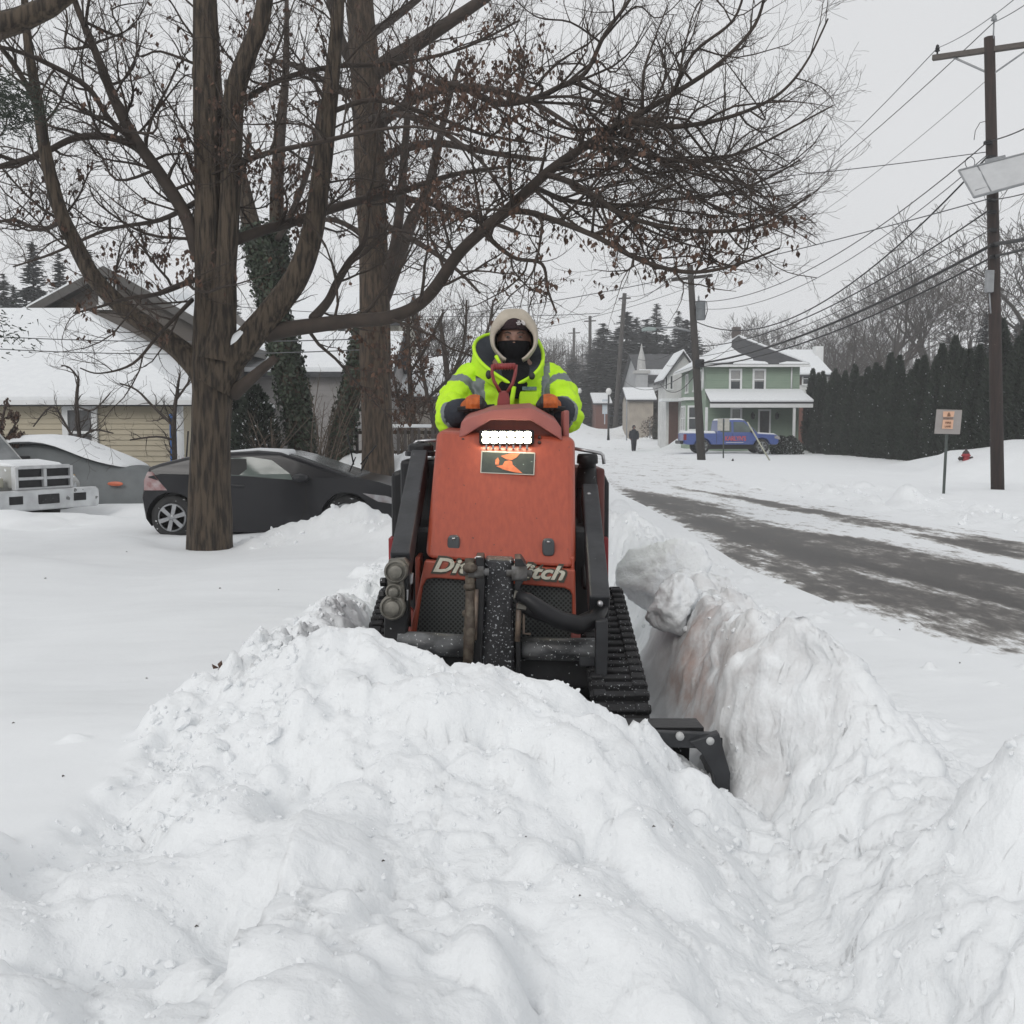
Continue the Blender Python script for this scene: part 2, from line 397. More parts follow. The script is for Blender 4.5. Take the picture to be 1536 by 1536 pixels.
def plates(x, y, sc, seed, k=.55):
    """broken slabs: every cell is its own tilted facet"""
    x = x / sc + .55 * fbm(x / sc * .8, y / sc * .8, 3, seed + 5); y = y / sc + .55 * fbm(x * .8, y * .8 / sc, 3, seed + 9)
    ix = np.floor(x); iy = np.floor(y); best = np.full(x.shape, 9.); sec = np.full(x.shape, 9.); hv = np.zeros(x.shape); h2 = np.zeros(x.shape)
    for dx in (-1, 0, 1):
        for dy in (-1, 0, 1):
            cx, cy = ix + dx, iy + dy
            px = cx + _hash(cx, cy, seed); py = cy + _hash(cx, cy, seed + 1)
            d = np.sqrt((x - px) ** 2 + (y - py) ** 2)
            v = _hash(cx, cy, seed + 2) - .5 + k * ((x - px) * (_hash(cx, cy, seed + 3) - .5) + (y - py) * (_hash(cx, cy, seed + 4) - .5)) * 2
            nb = d < best
            sec = np.where(nb, best, np.minimum(sec, d)); h2 = np.where(nb, hv, np.where(d < sec + 1e-9, v, h2))
            hv = np.where(nb, v, hv); best = np.where(nb, d, best)
    e = sstep(0, .16, sec - best)
    return hv * e - .12 * (1 - e)
_nearw = .75 + .25 * sstep(2.2, 3.3, GY); _fw = .5 + .5 * sstep(2.4, 3.6, GY)
GZ += GR * (.05 * fbm(GX * 3.0, GY * 3.0, 3, 60) + _nearw * (.060 * plates(GX, GY, .30, 100) + .046 * plates(GX, GY, .13, 110) + _fw * .026 * plates(GX, GY, .06, 120) + _fw * .012 * plates(GX, GY, .032, 130) * (GY < 7)))
GZ0 = GZ.copy()
for n, (xa, xb, ya, yb), (ra, rb) in [(26, (-1.3, 1.1, 1.3, 3.45), (.12, .26)), (200, (-1.15, 1.1, 1.3, 3.45), (.04, .12)), (900, (-1.15, 1.1, 1.3, 3.45), (.012, .035)),
                                      (160, (-3.2, -.8, .9, 2.3), (.05, .2)), (110, (-1.2, -.7, 3.0, 10), (.05, .13)), (500, (-1.25, -.7, 2.6, 9), (.015, .05)),
                                      (26, (.8, 1.9, 1.2, 9), (.08, .2)), (260, (.75, 2.0, 1.2, 9), (.03, .09)), (900, (.75, 2.2, 1.2, 7), (.012, .03)),
                                      (260, (-3.6, -1.2, 11.6, 13.2), (.04, .16)), (160, (-9, -1, 15.5, 23), (.08, .3)), (520, (5, 13, 6, 27), (.07, .30)), (160, (-1.0, 2.2, 9, 22), (.06, .22))]:
    for i in range(n):
        x, y = rnd.uniform(xa, xb), rnd.uniform(ya, yb); rg = rough_at(x, y)
        if rnd.random() > rg * 1.4: continue
        r = ra + (rb - ra) * rnd.random() ** 2
        if rnd.random() < .13: stamp(x, y, r * .8, r * .25, 2, rnd.uniform(.4, .9), rnd.uniform(0, 3.14), 0, 0, 'dig')
        else: stamp(x, y, r, r * rnd.uniform(.25, .6), rnd.choice([2, 2, 2.6, 4]), rnd.uniform(.5, 1), rnd.uniform(0, 3.14), rnd.uniform(-.25, .25), rnd.uniform(-.25, .25))
# a few named features: slabs standing at the left rim, the ledge at lower left, clods on the road shoulder
for (x, y, r, a, p, asp, rot, tx, ty) in [(-.72, 3.55, .16, .20, 4, .55, 1.2, .1, -.25), (-.93, 3.45, .12, .12, 4, .5, .9, .2, -.3), (-.5, 3.35, .28, .09, 3, .6, .3, -.1, -.2),
                                          (-.1, 3.05, .26, .07, 3, .6, .1, -.1, -.3), (.3, 2.9, .22, .08, 3, .7, -.3, -.3, -.2), (-1.08, 1.95, .26, .09, 3, .55, -.1, .05, -.1),
                                          (1.22, 2.25, .24, .26, 2.2, .9, .3, 0, 0), (-.5, 2.35, .3, .07, 2.3, .7, .6, 0, -.2), (.2, 2.2, .25, .07, 2.4, .8, 1.6, 0, -.1), (-1.35, 3.1, .045, .02, 3, .5, .3, 0, 0)]:
    stamp(x, y, r, a, p, asp, rot, tx, ty)
for (x, y, r, a, asp, rot) in [(-.83, 3.35, .10, .12, .35, 1.1), (-.62, 3.42, .07, .10, .4, 1.2), (-.93, 1.72, .17, .10, .28, .35), (-1.25, 1.62, .06, .05, .5, .8)]:
    stamp(x, y, r, a, 2, asp, rot, 0, 0, 'dig')
for i in range(170):     # clods spilled on the road shoulder
    y = rnd.uniform(4, 20); xl, _ = road_lr(y); x = xl + rnd.gauss(-.1, .22)
    stamp(x, y, rnd.uniform(.02, .075), rnd.uniform(.015, .05), 2, .8, rnd.uniform(0, 3), 0, 0)
def H(x, y):
    """height of the finished snow surface"""
    i = int(np.clip(np.searchsorted(xs, x), 1, len(xs) - 1)); j = int(np.clip(np.searchsorted(ys, y), 1, len(ys) - 1))
    fx = (x - xs[i - 1]) / (xs[i] - xs[i - 1]); fy = (y - ys[j - 1]) / (ys[j] - ys[j - 1])
    return float((GZ[j - 1, i - 1] * (1 - fx) + GZ[j - 1, i] * fx) * (1 - fy) + (GZ[j, i - 1] * (1 - fx) + GZ[j, i] * fx) * fy)
def grid_mesh(name, X, Y, Z, m, attr=None):
    ny, nx = X.shape
    me = bpy.data.meshes.new(name)
    co = np.stack([X, Y, Z], -1).reshape(-1, 3).astype(np.float32)
    idx = np.arange(nx * ny).reshape(ny, nx)
    q = np.stack([idx[:-1, :-1], idx[:-1, 1:], idx[1:, 1:], idx[1:, :-1]], -1).reshape(-1, 4)
    me.vertices.add(len(co)); me.vertices.foreach_set('co', co.ravel())
    me.loops.add(q.size); me.loops.foreach_set('vertex_index', q.ravel().astype(np.int32))
    me.polygons.add(len(q)); me.polygons.foreach_set('loop_start', np.arange(0, q.size, 4, dtype=np.int32))
    me.polygons.foreach_set('use_smooth', np.ones(len(q), bool))
    for k, v in (attr or {}).items():
        a = me.attributes.new(k, 'FLOAT', 'POINT'); a.data.foreach_set('value', v.ravel().astype(np.float32))
    me.materials.append(m); me.update(calc_edges=True); me.validate()
    o = bpy.data.objects.new(name, me); col.objects.link(o); return o
def snow_mat(name, dirt=False, tint=(.82, .84, .855), fine=1.0):
    m = bpy.data.materials.new(name); m.use_nodes = True; t = m.node_tree; p = t.nodes['Principled BSDF']
    co = _n(t, 'ShaderNodeTexCoord')
    n1 = _n(t, 'ShaderNodeTexNoise', Scale=2.2, Detail=5); t.links.new(co.outputs['Object'], n1.inputs['Vector'])
    rp = _n(t, 'ShaderNodeValToRGB'); t.links.new(n1.outputs['Fac'], rp.inputs[0])
    rp.color_ramp.elements[0].position = .3; rp.color_ramp.elements[0].color = tuple(c * .97 for c in tint) + (1,)
    rp.color_ramp.elements[1].position = .7; rp.color_ramp.elements[1].color = tuple(min(1, c * 1.015) for c in tint) + (1,)
    last = rp.outputs[0]
    if dirt:
        at = _n(t, 'ShaderNodeAttribute'); at.attribute_name = 'dirt'
        nd = _n(t, 'ShaderNodeTexNoise', Scale=7.0, Detail=7, Roughness=.65); t.links.new(co.outputs['Object'], nd.inputs['Vector'])
        mu = _n(t, 'ShaderNodeMath', operation='MULTIPLY'); t.links.new(at.outputs['Fac'], mu.inputs[0])
        mr = _n(t, 'ShaderNodeMapRange'); mr.inputs['From Min'].default_value = .38; mr.inputs['From Max'].default_value = .72
        t.links.new(nd.outputs['Fac'], mr.inputs['Value']); t.links.new(mr.outputs[0], mu.inputs[1])
        mm = _n(t, 'ShaderNodeMixRGB'); t.links.new(mu.outputs[0], mm.inputs[0]); t.links.new(last, mm.inputs[1]); mm.inputs[2].default_value = (.40, .37, .36, 1)
        at2 = _n(t, 'ShaderNodeAttribute'); at2.attribute_name = 'clay'
        mu2 = _n(t, 'ShaderNodeMath', operation='MULTIPLY'); t.links.new(at2.outputs['Fac'], mu2.inputs[0]); t.links.new(mr.outputs[0], mu2.inputs[1])
        m2 = _n(t, 'ShaderNodeMixRGB'); t.links.new(mu2.outputs[0], m2.inputs[0]); t.links.new(mm.outputs[0], m2.inputs[1]); m2.inputs[2].default_value = (.52, .33, .27, 1)
        # grit and leaf crumbs
        vo = _n(t, 'ShaderNodeTexVoronoi', Scale=3.1); t.links.new(co.outputs['Object'], vo.inputs['Vector'])
        lt = _n(t, 'ShaderNodeMath', operation='LESS_THAN'); lt.inputs[1].default_value = .0; t.links.new(vo.outputs['Distance'], lt.inputs[0])
        m3 = _n(t, 'ShaderNodeMixRGB'); t.links.new(lt.outputs[0], m3.inputs[0]); t.links.new(m2.outputs[0], m3.inputs[1]); m3.inputs[2].default_value = (.12, .08, .05, 1)
        last = m3.outputs[0]
    t.links.new(last, p.inputs['Base Color']); p.inputs['Roughness'].default_value = .75
    p.inputs['Specular IOR Level'].default_value = .25
    a = _n(t, 'ShaderNodeTexNoise', Scale=22 * fine, Detail=10, Roughness=.68); t.links.new(co.outputs['Object'], a.inputs['Vector'])
    b0 = _n(t, 'ShaderNodeBump', Distance=.014, Strength=.55); t.links.new(a.outputs['Fac'], b0.inputs['Height'])
    vc = _n(t, 'ShaderNodeTexVoronoi', Scale=34 * fine, Randomness=1.0); nzv = _n(t, 'ShaderNodeTexNoise', Scale=9, Detail=4); ad = _n(t, 'ShaderNodeMixRGB', blend_type='ADD'); ad.inputs[0].default_value = .12
    t.links.new(co.outputs['Object'], nzv.inputs['Vector']); t.links.new(co.outputs['Object'], ad.inputs[1]); t.links.new(nzv.outputs['Color'], ad.inputs[2]); t.links.new(ad.outputs[0], vc.inputs['Vector'])
    b = _n(t, 'ShaderNodeBump', Distance=.012); t.links.new(vc.outputs['Distance'], b.inputs['Height']); t.links.new(b0.outputs[0], b.inputs['Normal'])
    if dirt:
        ar = _n(t, 'ShaderNodeAttribute'); ar.attribute_name = 'rough'; mrr = _n(t, 'ShaderNodeMath', operation='MULTIPLY'); mrr.inputs[1].default_value = .26; t.links.new(ar.outputs['Fac'], mrr.inputs[0]); t.links.new(mrr.outputs[0], b.inputs['Strength'])
        mr2 = _n(t, 'ShaderNodeMath', operation='MULTIPLY_ADD'); mr2.inputs[1].default_value = .45; mr2.inputs[2].default_value = .15; t.links.new(ar.outputs['Fac'], mr2.inputs[0]); t.links.new(mr2.outputs[0], b0.inputs['Strength'])
    else: b.inputs['Strength'].default_value = .3
    t.links.new(b.outputs[0], p.inputs['Normal'])
    return m
SNOW = snow_mat('snow'); SNOWD = snow_mat('ploughed snow', True)
dirt = sstep(.62, .85, GX) * (1 - sstep(1.0, 1.25, GX)) * sstep(3.0, 3.7, GY) * (1 - sstep(4.9, 6.0, GY)) * (1 - .5 * sstep(.5, .7, GZ))
clay = np.exp(-((GX - .74) / .16) ** 2 - ((GY - 4.45) / .38) ** 2) * 1.3 * sstep(.08, .2, GZ)
clay = clay * (1 - sstep(.66, .74, GZ))
_nz = sstep(.4, .9, GX) * (1 - sstep(1.6, 2.0, GX)) * (1 - sstep(9, 12, GY)) + .5 * np.clip(GR, 0, 1) * (GY < 8)
DX = _nz * (.030 * fbm(GZ * 9 + GY * 2, GY * 5, 3, 201) + .008 * plates(GZ * 1.0 + GX * .3, GY, .07, 210) + .006 * fbm(GZ * 30, GY * 22 + GX * 10, 2, 203))
DY = _nz * (.030 * fbm(GZ * 7 + GX * 3, GY * 4 + GX * 3, 3, 202) + .015 * fbm(GZ * 28 + GX * 20, GY * 20, 2, 204))
ground = grid_mesh('snow_ground', GX + DX, GY + DY, GZ, SNOWD, {'dirt': np.clip(dirt, 0, 1) * .8, 'clay': np.clip(clay, 0, 1) * .75, 'rough': np.clip(GR, 0, 1)})
tag(ground, kind='structure')
# ---------------------------------------------------------------- road sheet 6 mm above the flattened bed
ty = np.array(list(np.arange(3.0, 14, .04)) + grow(14, .04, 420, 1.025)); tt = np.linspace(0, 1, 170)
TY, TT = np.meshgrid(ty, tt, indexing='ij')
L_, R_ = road_lr(TY); TX = L_ + (R_ - L_) * TT
bx = np.clip(np.searchsorted(xs, TX.ravel()), 1, len(xs) - 1); by = np.clip(np.searchsorted(ys, TY.ravel()), 1, len(ys) - 1)
fx = (TX.ravel() - xs[bx - 1]) / (xs[bx] - xs[bx - 1]); fy = (TY.ravel() - ys[by - 1]) / (ys[by] - ys[by - 1])
TZ = ((GZ[by - 1, bx - 1] * (1 - fx) + GZ[by - 1, bx] * fx) * (1 - fy) + (GZ[by, bx - 1] * (1 - fx) + GZ[by, bx] * fx) * fy).reshape(TX.shape)
TZ = TZ + .006 * (TY < 40) - .02 * (TY > 60) - .03 * (1 - sstep(0, .05, TT)) - .03 * sstep(.96, 1, TT)
def band(l, r, soft):
    a = np.interp(TY, *l); b = np.interp(TY, *r); s = soft
    return sstep(-s * .3, s, TX - a) * (1 - sstep(-s, s * .3, TX - b))
nlong = fbm(TX * 3.2 + TY * .5, TY * .22, 4, 70); npat = fbm(TX * .6, TY * .8, 4, 71)
b1 = band(([3, 6.5, 7.8, 10.3, 15, 19, 23, 26], [3.5, 2.75, 2.42, 2.15, 2.05, 2.0, 2.0, 2.0]), ([3, 7, 9.8, 13.2, 16, 20, 22, 25.7], [7.0, 6.0, 5.0, 4.55, 4.1, 3.75, 3.4, 2.6]), .45)
b2 = band(([3, 8, 10.3, 13, 16, 21, 24], [6.6, 5.9, 5.35, 5.05, 4.8, 4.25, 3.8]), ([3, 8, 12.5, 16, 21, 25], [9, 8, 6.3, 5.6, 4.95, 4.1]), .35)
fadeY = 1 - sstep(20, 28, TY)
drift = sstep(.0, .45, vnoise(TX * .35 + TY * .1, TY * .5, 75) + .5 * vnoise(TX * 1.2, TY * 1.5, 76)) * sstep(9, 17, TY)
asp = np.clip(np.maximum(b1, b2 * .85) * (1.15 + 1.1 * nlong) - drift * .75, 0, 1) * fadeY * sstep(.0, .10, TT + .10 * fbm(TX * 3, TY * 3, 4, 79))
wheel = np.exp(-((TX - (np.interp(TY, [5, 8, 12, 23], [5.0, 4.0, 3.15, 2.6]))) / .35) ** 2) + .8 * np.exp(-((TX - np.interp(TY, [5, 8, 12, 20], [6.4, 5.5, 4.6, 3.6])) / .3) ** 2)
rmat = bpy.data.materials.new('slushy asphalt'); rmat.use_nodes = True; t = rmat.node_tree; p = t.nodes['Principled BSDF']
co = _n(t, 'ShaderNodeTexCoord'); aa = _n(t, 'ShaderNodeAttribute'); aa.attribute_name = 'asp'; aw = _n(t, 'ShaderNodeAttribute'); aw.attribute_name = 'wheel'
mp = _n(t, 'ShaderNodeMapping'); mp.inputs['Scale'].default_value = (1.0, .35, 1); mp.inputs['Rotation'].default_value = (0, 0, R(-8)); t.links.new(co.outputs['Object'], mp.inputs[0])
n1 = _n(t, 'ShaderNodeTexNoise', Scale=9, Detail=10, Roughness=.75); t.links.new(mp.outputs[0], n1.inputs['Vector'])
n2 = _n(t, 'ShaderNodeTexNoise', Scale=1.9, Detail=8, Roughness=.65); t.links.new(mp.outputs[0], n2.inputs['Vector'])
s1 = _n(t, 'ShaderNodeMath', operation='ADD'); t.links.new(n1.outputs['Fac'], s1.inputs[0]); t.links.new(n2.outputs['Fac'], s1.inputs[1])
s2 = _n(t, 'ShaderNodeMath', operation='SUBTRACT'); t.links.new(s1.outputs[0], s2.inputs[0]); s2.inputs[1].default_value = 1.0
s3 = _n(t, 'ShaderNodeMath', operation='MULTIPLY_ADD'); t.links.new(s2.outputs[0], s3.inputs[0]); s3.inputs[1].default_value = 2.5; t.links.new(aa.outputs['Fac'], s3.inputs[2])
rr = _n(t, 'ShaderNodeValToRGB'); t.links.new(s3.outputs[0], rr.inputs[0]); e = rr.color_ramp
e.elements[0].position = .12; e.elements[0].color = (.80, .82, .835, 1)
e.elements[1].position = 1.0; e.elements[1].color = (.060, .055, .050, 1)
for pos, c in [(.3, (.62, .62, .62, 1)), (.48, (.31, .30, .285, 1)), (.72, (.135, .126, .116, 1))]:
    q = e.elements.new(pos); q.color = c
dk = _n(t, 'ShaderNodeMixRGB', blend_type='MULTIPLY'); t.links.new(rr.outputs[0], dk.inputs[1]); dk.inputs[2].default_value = (.55, .54, .53, 1)
m4 = _n(t, 'ShaderNodeMath', operation='MULTIPLY'); t.links.new(aw.outputs['Fac'], m4.inputs[0]); t.links.new(aa.outputs['Fac'], m4.inputs[1]); t.links.new(m4.outputs[0], dk.inputs[0])
t.links.new(dk.outputs[0], p.inputs['Base Color'])
rg = _n(t, 'ShaderNodeMapRange'); rg.inputs['To Min'].default_value = .8; rg.inputs['To Max'].default_value = .5; t.links.new(s3.outputs[0], rg.inputs['Value']); t.links.new(rg.outputs[0], p.inputs['Roughness'])
bb = _n(t, 'ShaderNodeBump', Distance=.015, Strength=.6); t.links.new(n1.outputs['Fac'], bb.inputs['Height']); t.links.new(bb.outputs[0], p.inputs['Normal'])
road = grid_mesh('road', TX, TY, TZ, rmat, {'asp': asp, 'wheel': np.clip(wheel, 0, 1)})
tag(road, kind='structure')

# crumbs of broken snow lying over the rubble: countless, one object
def crumbs(n, seed):
    r = random.Random(seed); g = np.random.default_rng(seed)
    base = []
    import bmesh
    for k in range(6):
        bm = bmesh.new(); bmesh.ops.create_icosphere(bm, subdivisions=2, radius=1.0)
        pl = [(Vector((r.gauss(0, 1), r.gauss(0, 1), r.gauss(0, 1))).normalized(), r.uniform(.4, .75)) for _ in range(9)]
        vs = []
        for v in bm.verts:
            d = v.co.normalized(); q_ = min([1.0] + [o_ / d.dot(n_) for n_, o_ in pl if d.dot(n_) > .05]); vs.append(d * (q_ + .08 * mnoise.noise(d * 3 + Vector((k, 0, 0)))))
        base.append((np.array([tuple(v) for v in vs]), np.array([[v.index for v in f.verts] for f in bm.faces]))); bm.free()
    V = []; Fc = []; off = 0
    zones = [((-1.2, .75, 1.3, 3.6), .30, (.004, .015)), ((-1.35, -.65, 2.4, 9), .22, (.007, .042)), ((.62, 1.9, 1.2, 9), .20, (.005, .024)), ((-3.2, -.9, 1.0, 2.4), .05, (.004, .016)), ((1.8, 3.2, 4, 14), .06, (.008, .05)),
             ((-3.6, -1.0, 11.4, 13.4), .04, (.02, .07)), ((6, 12, 8, 26), .06, (.03, .12))]
    for (xa, xb, ya, yb), share, (ra, rb) in zones:
        for _ in range(int(n * share)):
            x, y = r.uniform(xa, xb), r.uniform(ya, yb)
            if r.random() > rough_at(x, y) * 1.3 * (.5 + vnoise(np.array(x * 2.2), np.array(y * 2.2), 300) * 2 + .3): continue
            rad = ra + (rb - ra) * r.random() ** 3.0; b_, f_ = base[r.randrange(6)]; i_ = min(len(xs) - 1, np.searchsorted(xs, x)); j_ = min(len(ys) - 1, np.searchsorted(ys, y))
            q = np.linalg.qr(g.normal(size=(3, 3)))[0]; sc = rad * np.array([1, r.uniform(.6, 1), r.uniform(.45, .9)])
            V.append((b_ * sc) @ q + np.array([x + DX[j_, i_], y + DY[j_, i_], H(x, y) + rad * r.uniform(-.45, .2)])); Fc.append(f_ + off); off += len(b_)
    V = np.concatenate(V); Fc = np.concatenate(Fc); me = bpy.data.meshes.new('snow_crumbs'); me.from_pydata(V.tolist(), [], Fc.tolist()); me.materials.append(SNOW)
    me.polygons.foreach_set('use_smooth', np.zeros(len(Fc), bool)); o = bpy.data.objects.new('snow_crumbs', me); col.objects.link(o); tag(o, kind='stuff'); return len(V)
crumbs(11000, 5)
# ================================================================ more helpers
def text_obj(name, body, w, h, center, m, parent, rot=(R(90), 0, 0), shear=0.0, bold=0.0, depth=0.002, roll=0.0, space=1.0, org=None):
    cu = bpy.data.curves.new(name, 'FONT'); cu.body = body; cu.size = 1; cu.shear = shear; cu.offset = bold; cu.extrude = 0.01
    cu.space_character = space; cu.align_x = 'CENTER'; cu.align_y = 'CENTER'; cu.resolution_u = 3
    tmp = bpy.data.objects.new('tmp', cu); col.objects.link(tmp)
    dg = bpy.context.evaluated_depsgraph_get(); dg.update()
    me = bpy.data.meshes.new_from_object(tmp.evaluated_get(dg)); bpy.data.objects.remove(tmp); bpy.data.curves.remove(cu)
    n = len(me.vertices); a = np.zeros(n * 3); me.vertices.foreach_get('co', a); a = a.reshape(-1, 3)
    lo, hi = a.min(0), a.max(0); c = (lo + hi) / 2; s = hi - lo
    a = (a - c) * np.array([w / s[0], h / s[1], depth / max(s[2], 1e-6)])
    me.vertices.foreach_set('co', a.ravel()); me.materials.clear(); me.materials.append(m); me.name = name; me.update()
    o = bpy.data.objects.new(name, me); col.objects.link(o); o.parent = parent
    from mathutils import Euler
    o.matrix_local = Matrix.Translation(center) @ Euler(rot).to_matrix().to_4x4() @ Matrix.Rotation(roll, 4, 'Z')
    return o
def blob(mb, name, mats, parent=None, voxel=0.01, smooth=4, disp=None, sub=0):
    """fuse overlapping pieces into one continuous surface"""
    o = mb.build(name, mats, parent)
    r = o.modifiers.new('r', 'REMESH'); r.mode = 'VOXEL'; r.voxel_size = voxel; r.use_smooth_shade = True
    if smooth: q = o.modifiers.new('s', 'SMOOTH'); q.iterations = smooth; q.factor = 0.5
    if disp:
        tx = bpy.data.textures.new(name + ' folds', 'CLOUDS'); tx.noise_scale = disp[1]; tx.noise_depth = 2
        d = o.modifiers.new('d', 'DISPLACE'); d.texture = tx; d.strength = disp[0]; d.mid_level = 0.5
    bake(o)
    o.data.polygons.foreach_set('use_smooth', [True] * len(o.data.polygons))
    if len(o.data.materials) == 0:
        for m in (mats if isinstance(mats, (list, tuple)) else [mats]): o.data.materials.append(m)
    return o
def face_info(me):
    n = len(me.polygons); c = np.zeros(n * 3); nn = np.zeros(n * 3)
    me.polygons.foreach_get('center', c); me.polygons.foreach_get('normal', nn); return c.reshape(-1, 3), nn.reshape(-1, 3)
def beam(mb, a, b, wa, wb, da, db, side=Vector((1, 0, 0)), mi=0):
    a, b = Vector(a), Vector(b); t = (b - a).normalized(); s = (side - t * side.dot(t)).normalized(); n = t.cross(s)
    def q(p, w, d): return [p + s * w / 2 + n * d / 2, p - s * w / 2 + n * d / 2, p - s * w / 2 - n * d / 2, p + s * w / 2 - n * d / 2]
    return mb.loft([q(a, wa, da), q(b, wb, db)], mi, False)
# ---------------------------------------------------------------- materials of the machine
RED = mat('faded red paint', (.375, .076, .040), (.300, .059, .034), rough=.36, scale=9, stretch=(7, 4, .22), bump=.05, specks=((.06, .035, .03), 60, .712), detail=8, ramp=(.3, .72))
RED2 = mat('worn pink red paint', (.33, .105, .09), (.27, .08, .068), rough=.5, scale=6, specks=((.08, .05, .04), 40, .73))
BLK = mat('black steel', (.010, .010, .011), (.018, .018, .02), spec=.35, rough=.45, scale=12, bump=.1, specks=((.6, .62, .64), 42, .70))
BLKP = mat('black plastic', (.010, .010, .011), (.016, .016, .018), spec=.3, rough=.45, scale=10)
ARMM = mat('scuffed dark grey steel', (.038, .040, .044), (.022, .023, .026), spec=.35, rough=.42, scale=9, bump=.12, specks=((.45, .46, .47), 30, .73))
MASTM = mat('snow crusted black steel', (.014, .014, .016), (.035, .035, .038), spec=.35, rough=.4, scale=16, bump=.3, specks=((.42, .44, .46), 105, .615))
TUBEM = mat('frosted crossbar', (.022, .023, .025), (.16, .165, .17), rough=.45, scale=14, bump=.2, stretch=(.5, 1, 1), specks=((.75, .77, .78), 110, .66), ramp=(.4, .62))
RUST = mat('muddy rod steel', (.05, .035, .025), (.12, .10, .075), rough=.6, scale=30, bump=.4, specks=((.7, .7, .7), 60, .72))
CAST = mat('grey cast metal', (.20, .19, .165), (.12, .115, .10), rough=.5, metal=.3, scale=20, bump=.2)
RUB = mat('black rubber track', (.014, .014, .015), (.022, .022, .024), spec=.3, rough=.6, scale=14, bump=.2, specks=((.45, .47, .48), 120, .665))
CREAM = mat('worn cream lettering', (.62, .60, .50), (.50, .48, .40), rough=.6, scale=40, specks=((.10, .09, .06), 75, .66))
OUTL = mat('dark lettering edge', (.05, .05, .035), (.07, .065, .05), rough=.6)
BADGE = mat('scratched green black decal', (.035, .045, .04), (.05, .06, .052), rough=.35, scale=30, specks=((.30, .36, .32), 70, .68))
ORNG = mat('orange decal', (.75, .20, .07), (.62, .15, .06), rough=.5, scale=60, specks=((.75, .62, .5), 90, .70))
GREYP = mat('grey rubber latch', (.07, .08, .085), (.05, .055, .06), rough=.45)
CHRM = mat('brushed steel', (.45, .45, .46), (.35, .35, .36), rough=.3, metal=.8, scale=20)
LAMP = mat('white led lens', (1, .96, .85), (1, .96, .85), rough=.3, emit=((1.0, .93, .68), 38))
def grille_mat():
    m = bpy.data.materials.new('perforated black grille'); m.use_nodes = True; t = m.node_tree; p = t.nodes['Principled BSDF']
    co = _n(t, 'ShaderNodeTexCoord'); mp = _n(t, 'ShaderNodeMapping'); mp.inputs['Rotation'].default_value = (0, R(45), 0); t.links.new(co.outputs['Object'], mp.inputs[0])
    sx = _n(t, 'ShaderNodeSeparateXYZ'); t.links.new(mp.outputs[0], sx.inputs[0]); cs = []
    for ax in ('X', 'Z'):
        a = _n(t, 'ShaderNodeMath', operation='MULTIPLY'); a.inputs[1].default_value = 72; t.links.new(sx.outputs[ax], a.inputs[0])
        b = _n(t, 'ShaderNodeMath', operation='FRACT'); t.links.new(a.outputs[0], b.inputs[0])
        c = _n(t, 'ShaderNodeMath', operation='SUBTRACT'); c.inputs[1].default_value = .5; t.links.new(b.outputs[0], c.inputs[0])
        d = _n(t, 'ShaderNodeMath', operation='MULTIPLY'); t.links.new(c.outputs[0], d.inputs[0]); t.links.new(c.outputs[0], d.inputs[1]); cs.append(d)
    s = _n(t, 'ShaderNodeMath', operation='ADD'); t.links.new(cs[0].outputs[0], s.inputs[0]); t.links.new(cs[1].outputs[0], s.inputs[1])
    r = _n(t, 'ShaderNodeValToRGB'); t.links.new(s.outputs[0], r.inputs[0])
    r.color_ramp.elements[0].position = .10; r.color_ramp.elements[0].color = (.004, .004, .004, 1)
    r.color_ramp.elements[1].position = .15; r.color_ramp.elements[1].color = (.075, .082, .08, 1)
    t.links.new(r.outputs[0], p.inputs['Base Color']); p.inputs['Roughness'].default_value = .5
    bp = _n(t, 'ShaderNodeBump', Distance=.01, Strength=.8); t.links.new(r.outputs[0], bp.inputs['Height']); t.links.new(bp.outputs[0], p.inputs['Normal'])
    return m
GRILL = grille_mat()
# ================================================================ the compact track loader
MO = Vector((-.05, 4.6, .02))
loader = thing('track_loader', 'red stand-on mini track loader with a lit light bar pushing snow', 'mini loader', MO)
def L(px, py, Y): return P(px, py, Y) - MO
def plate(mb, pts, Y, th, mi=0):
    """outline given by bearings, at depth Y (number or function of height), th metres thick"""
    f = Y if callable(Y) else (lambda py: Y)
    a = [L(x, y, f(y)) for x, y in pts]; b = [v + Vector((0, th, 0)) for v in a]; n = len(pts)
    return mb.add(a + b, [tuple(range(n)), tuple(range(n, 2 * n))[::-1]] + [(i, n + i, n + (i + 1) % n, (i + 1) % n) for i in range(n)], mi)
def hoodY(py): return 4.62 - .38 * (py - 650) / 196
# chassis
m = MB(); m.b2(Vector((-.45, 4.42, .16)) - MO, Vector((.38, 5.45, .96)) - MO); m.b2(Vector((-.53, 4.86, .9)) - MO, Vector((-.35, 5.3, 1.24)) - MO)
m.b2(Vector((-.30, 5.45, .16)) - MO, Vector((.24, 5.8, .22)) - MO)
m.build('chassis', BLKP, loader, bevel=.02)
m = MB(); m.b2(Vector((.31, 4.86, .55)) - MO, Vector((.44, 5.4, 1.20)) - MO)
m.build('side_tank', mat('dark red brown paint', (.12, .03, .025), rough=.5), loader, bevel=.015)
m = MB()
for sx, (a, b) in ((1, (.385, .475)), (-1, (-.59, -.49))):
    Y0 = 5.0
    pts = [(a, .62), (b, .62), (b, 1.12), (b - .02 * sx if sx > 0 else b, 1.16), ((a + b) / 2, 1.19), (a, 1.17)]
    m = MB(); m.prism([(x - MO.x, z - MO.z) for x, z in pts], 'y', Y0 - MO.y, Y0 + .5 - MO.y)
    m.build('side_guard', BLKP, loader, bevel=.02)
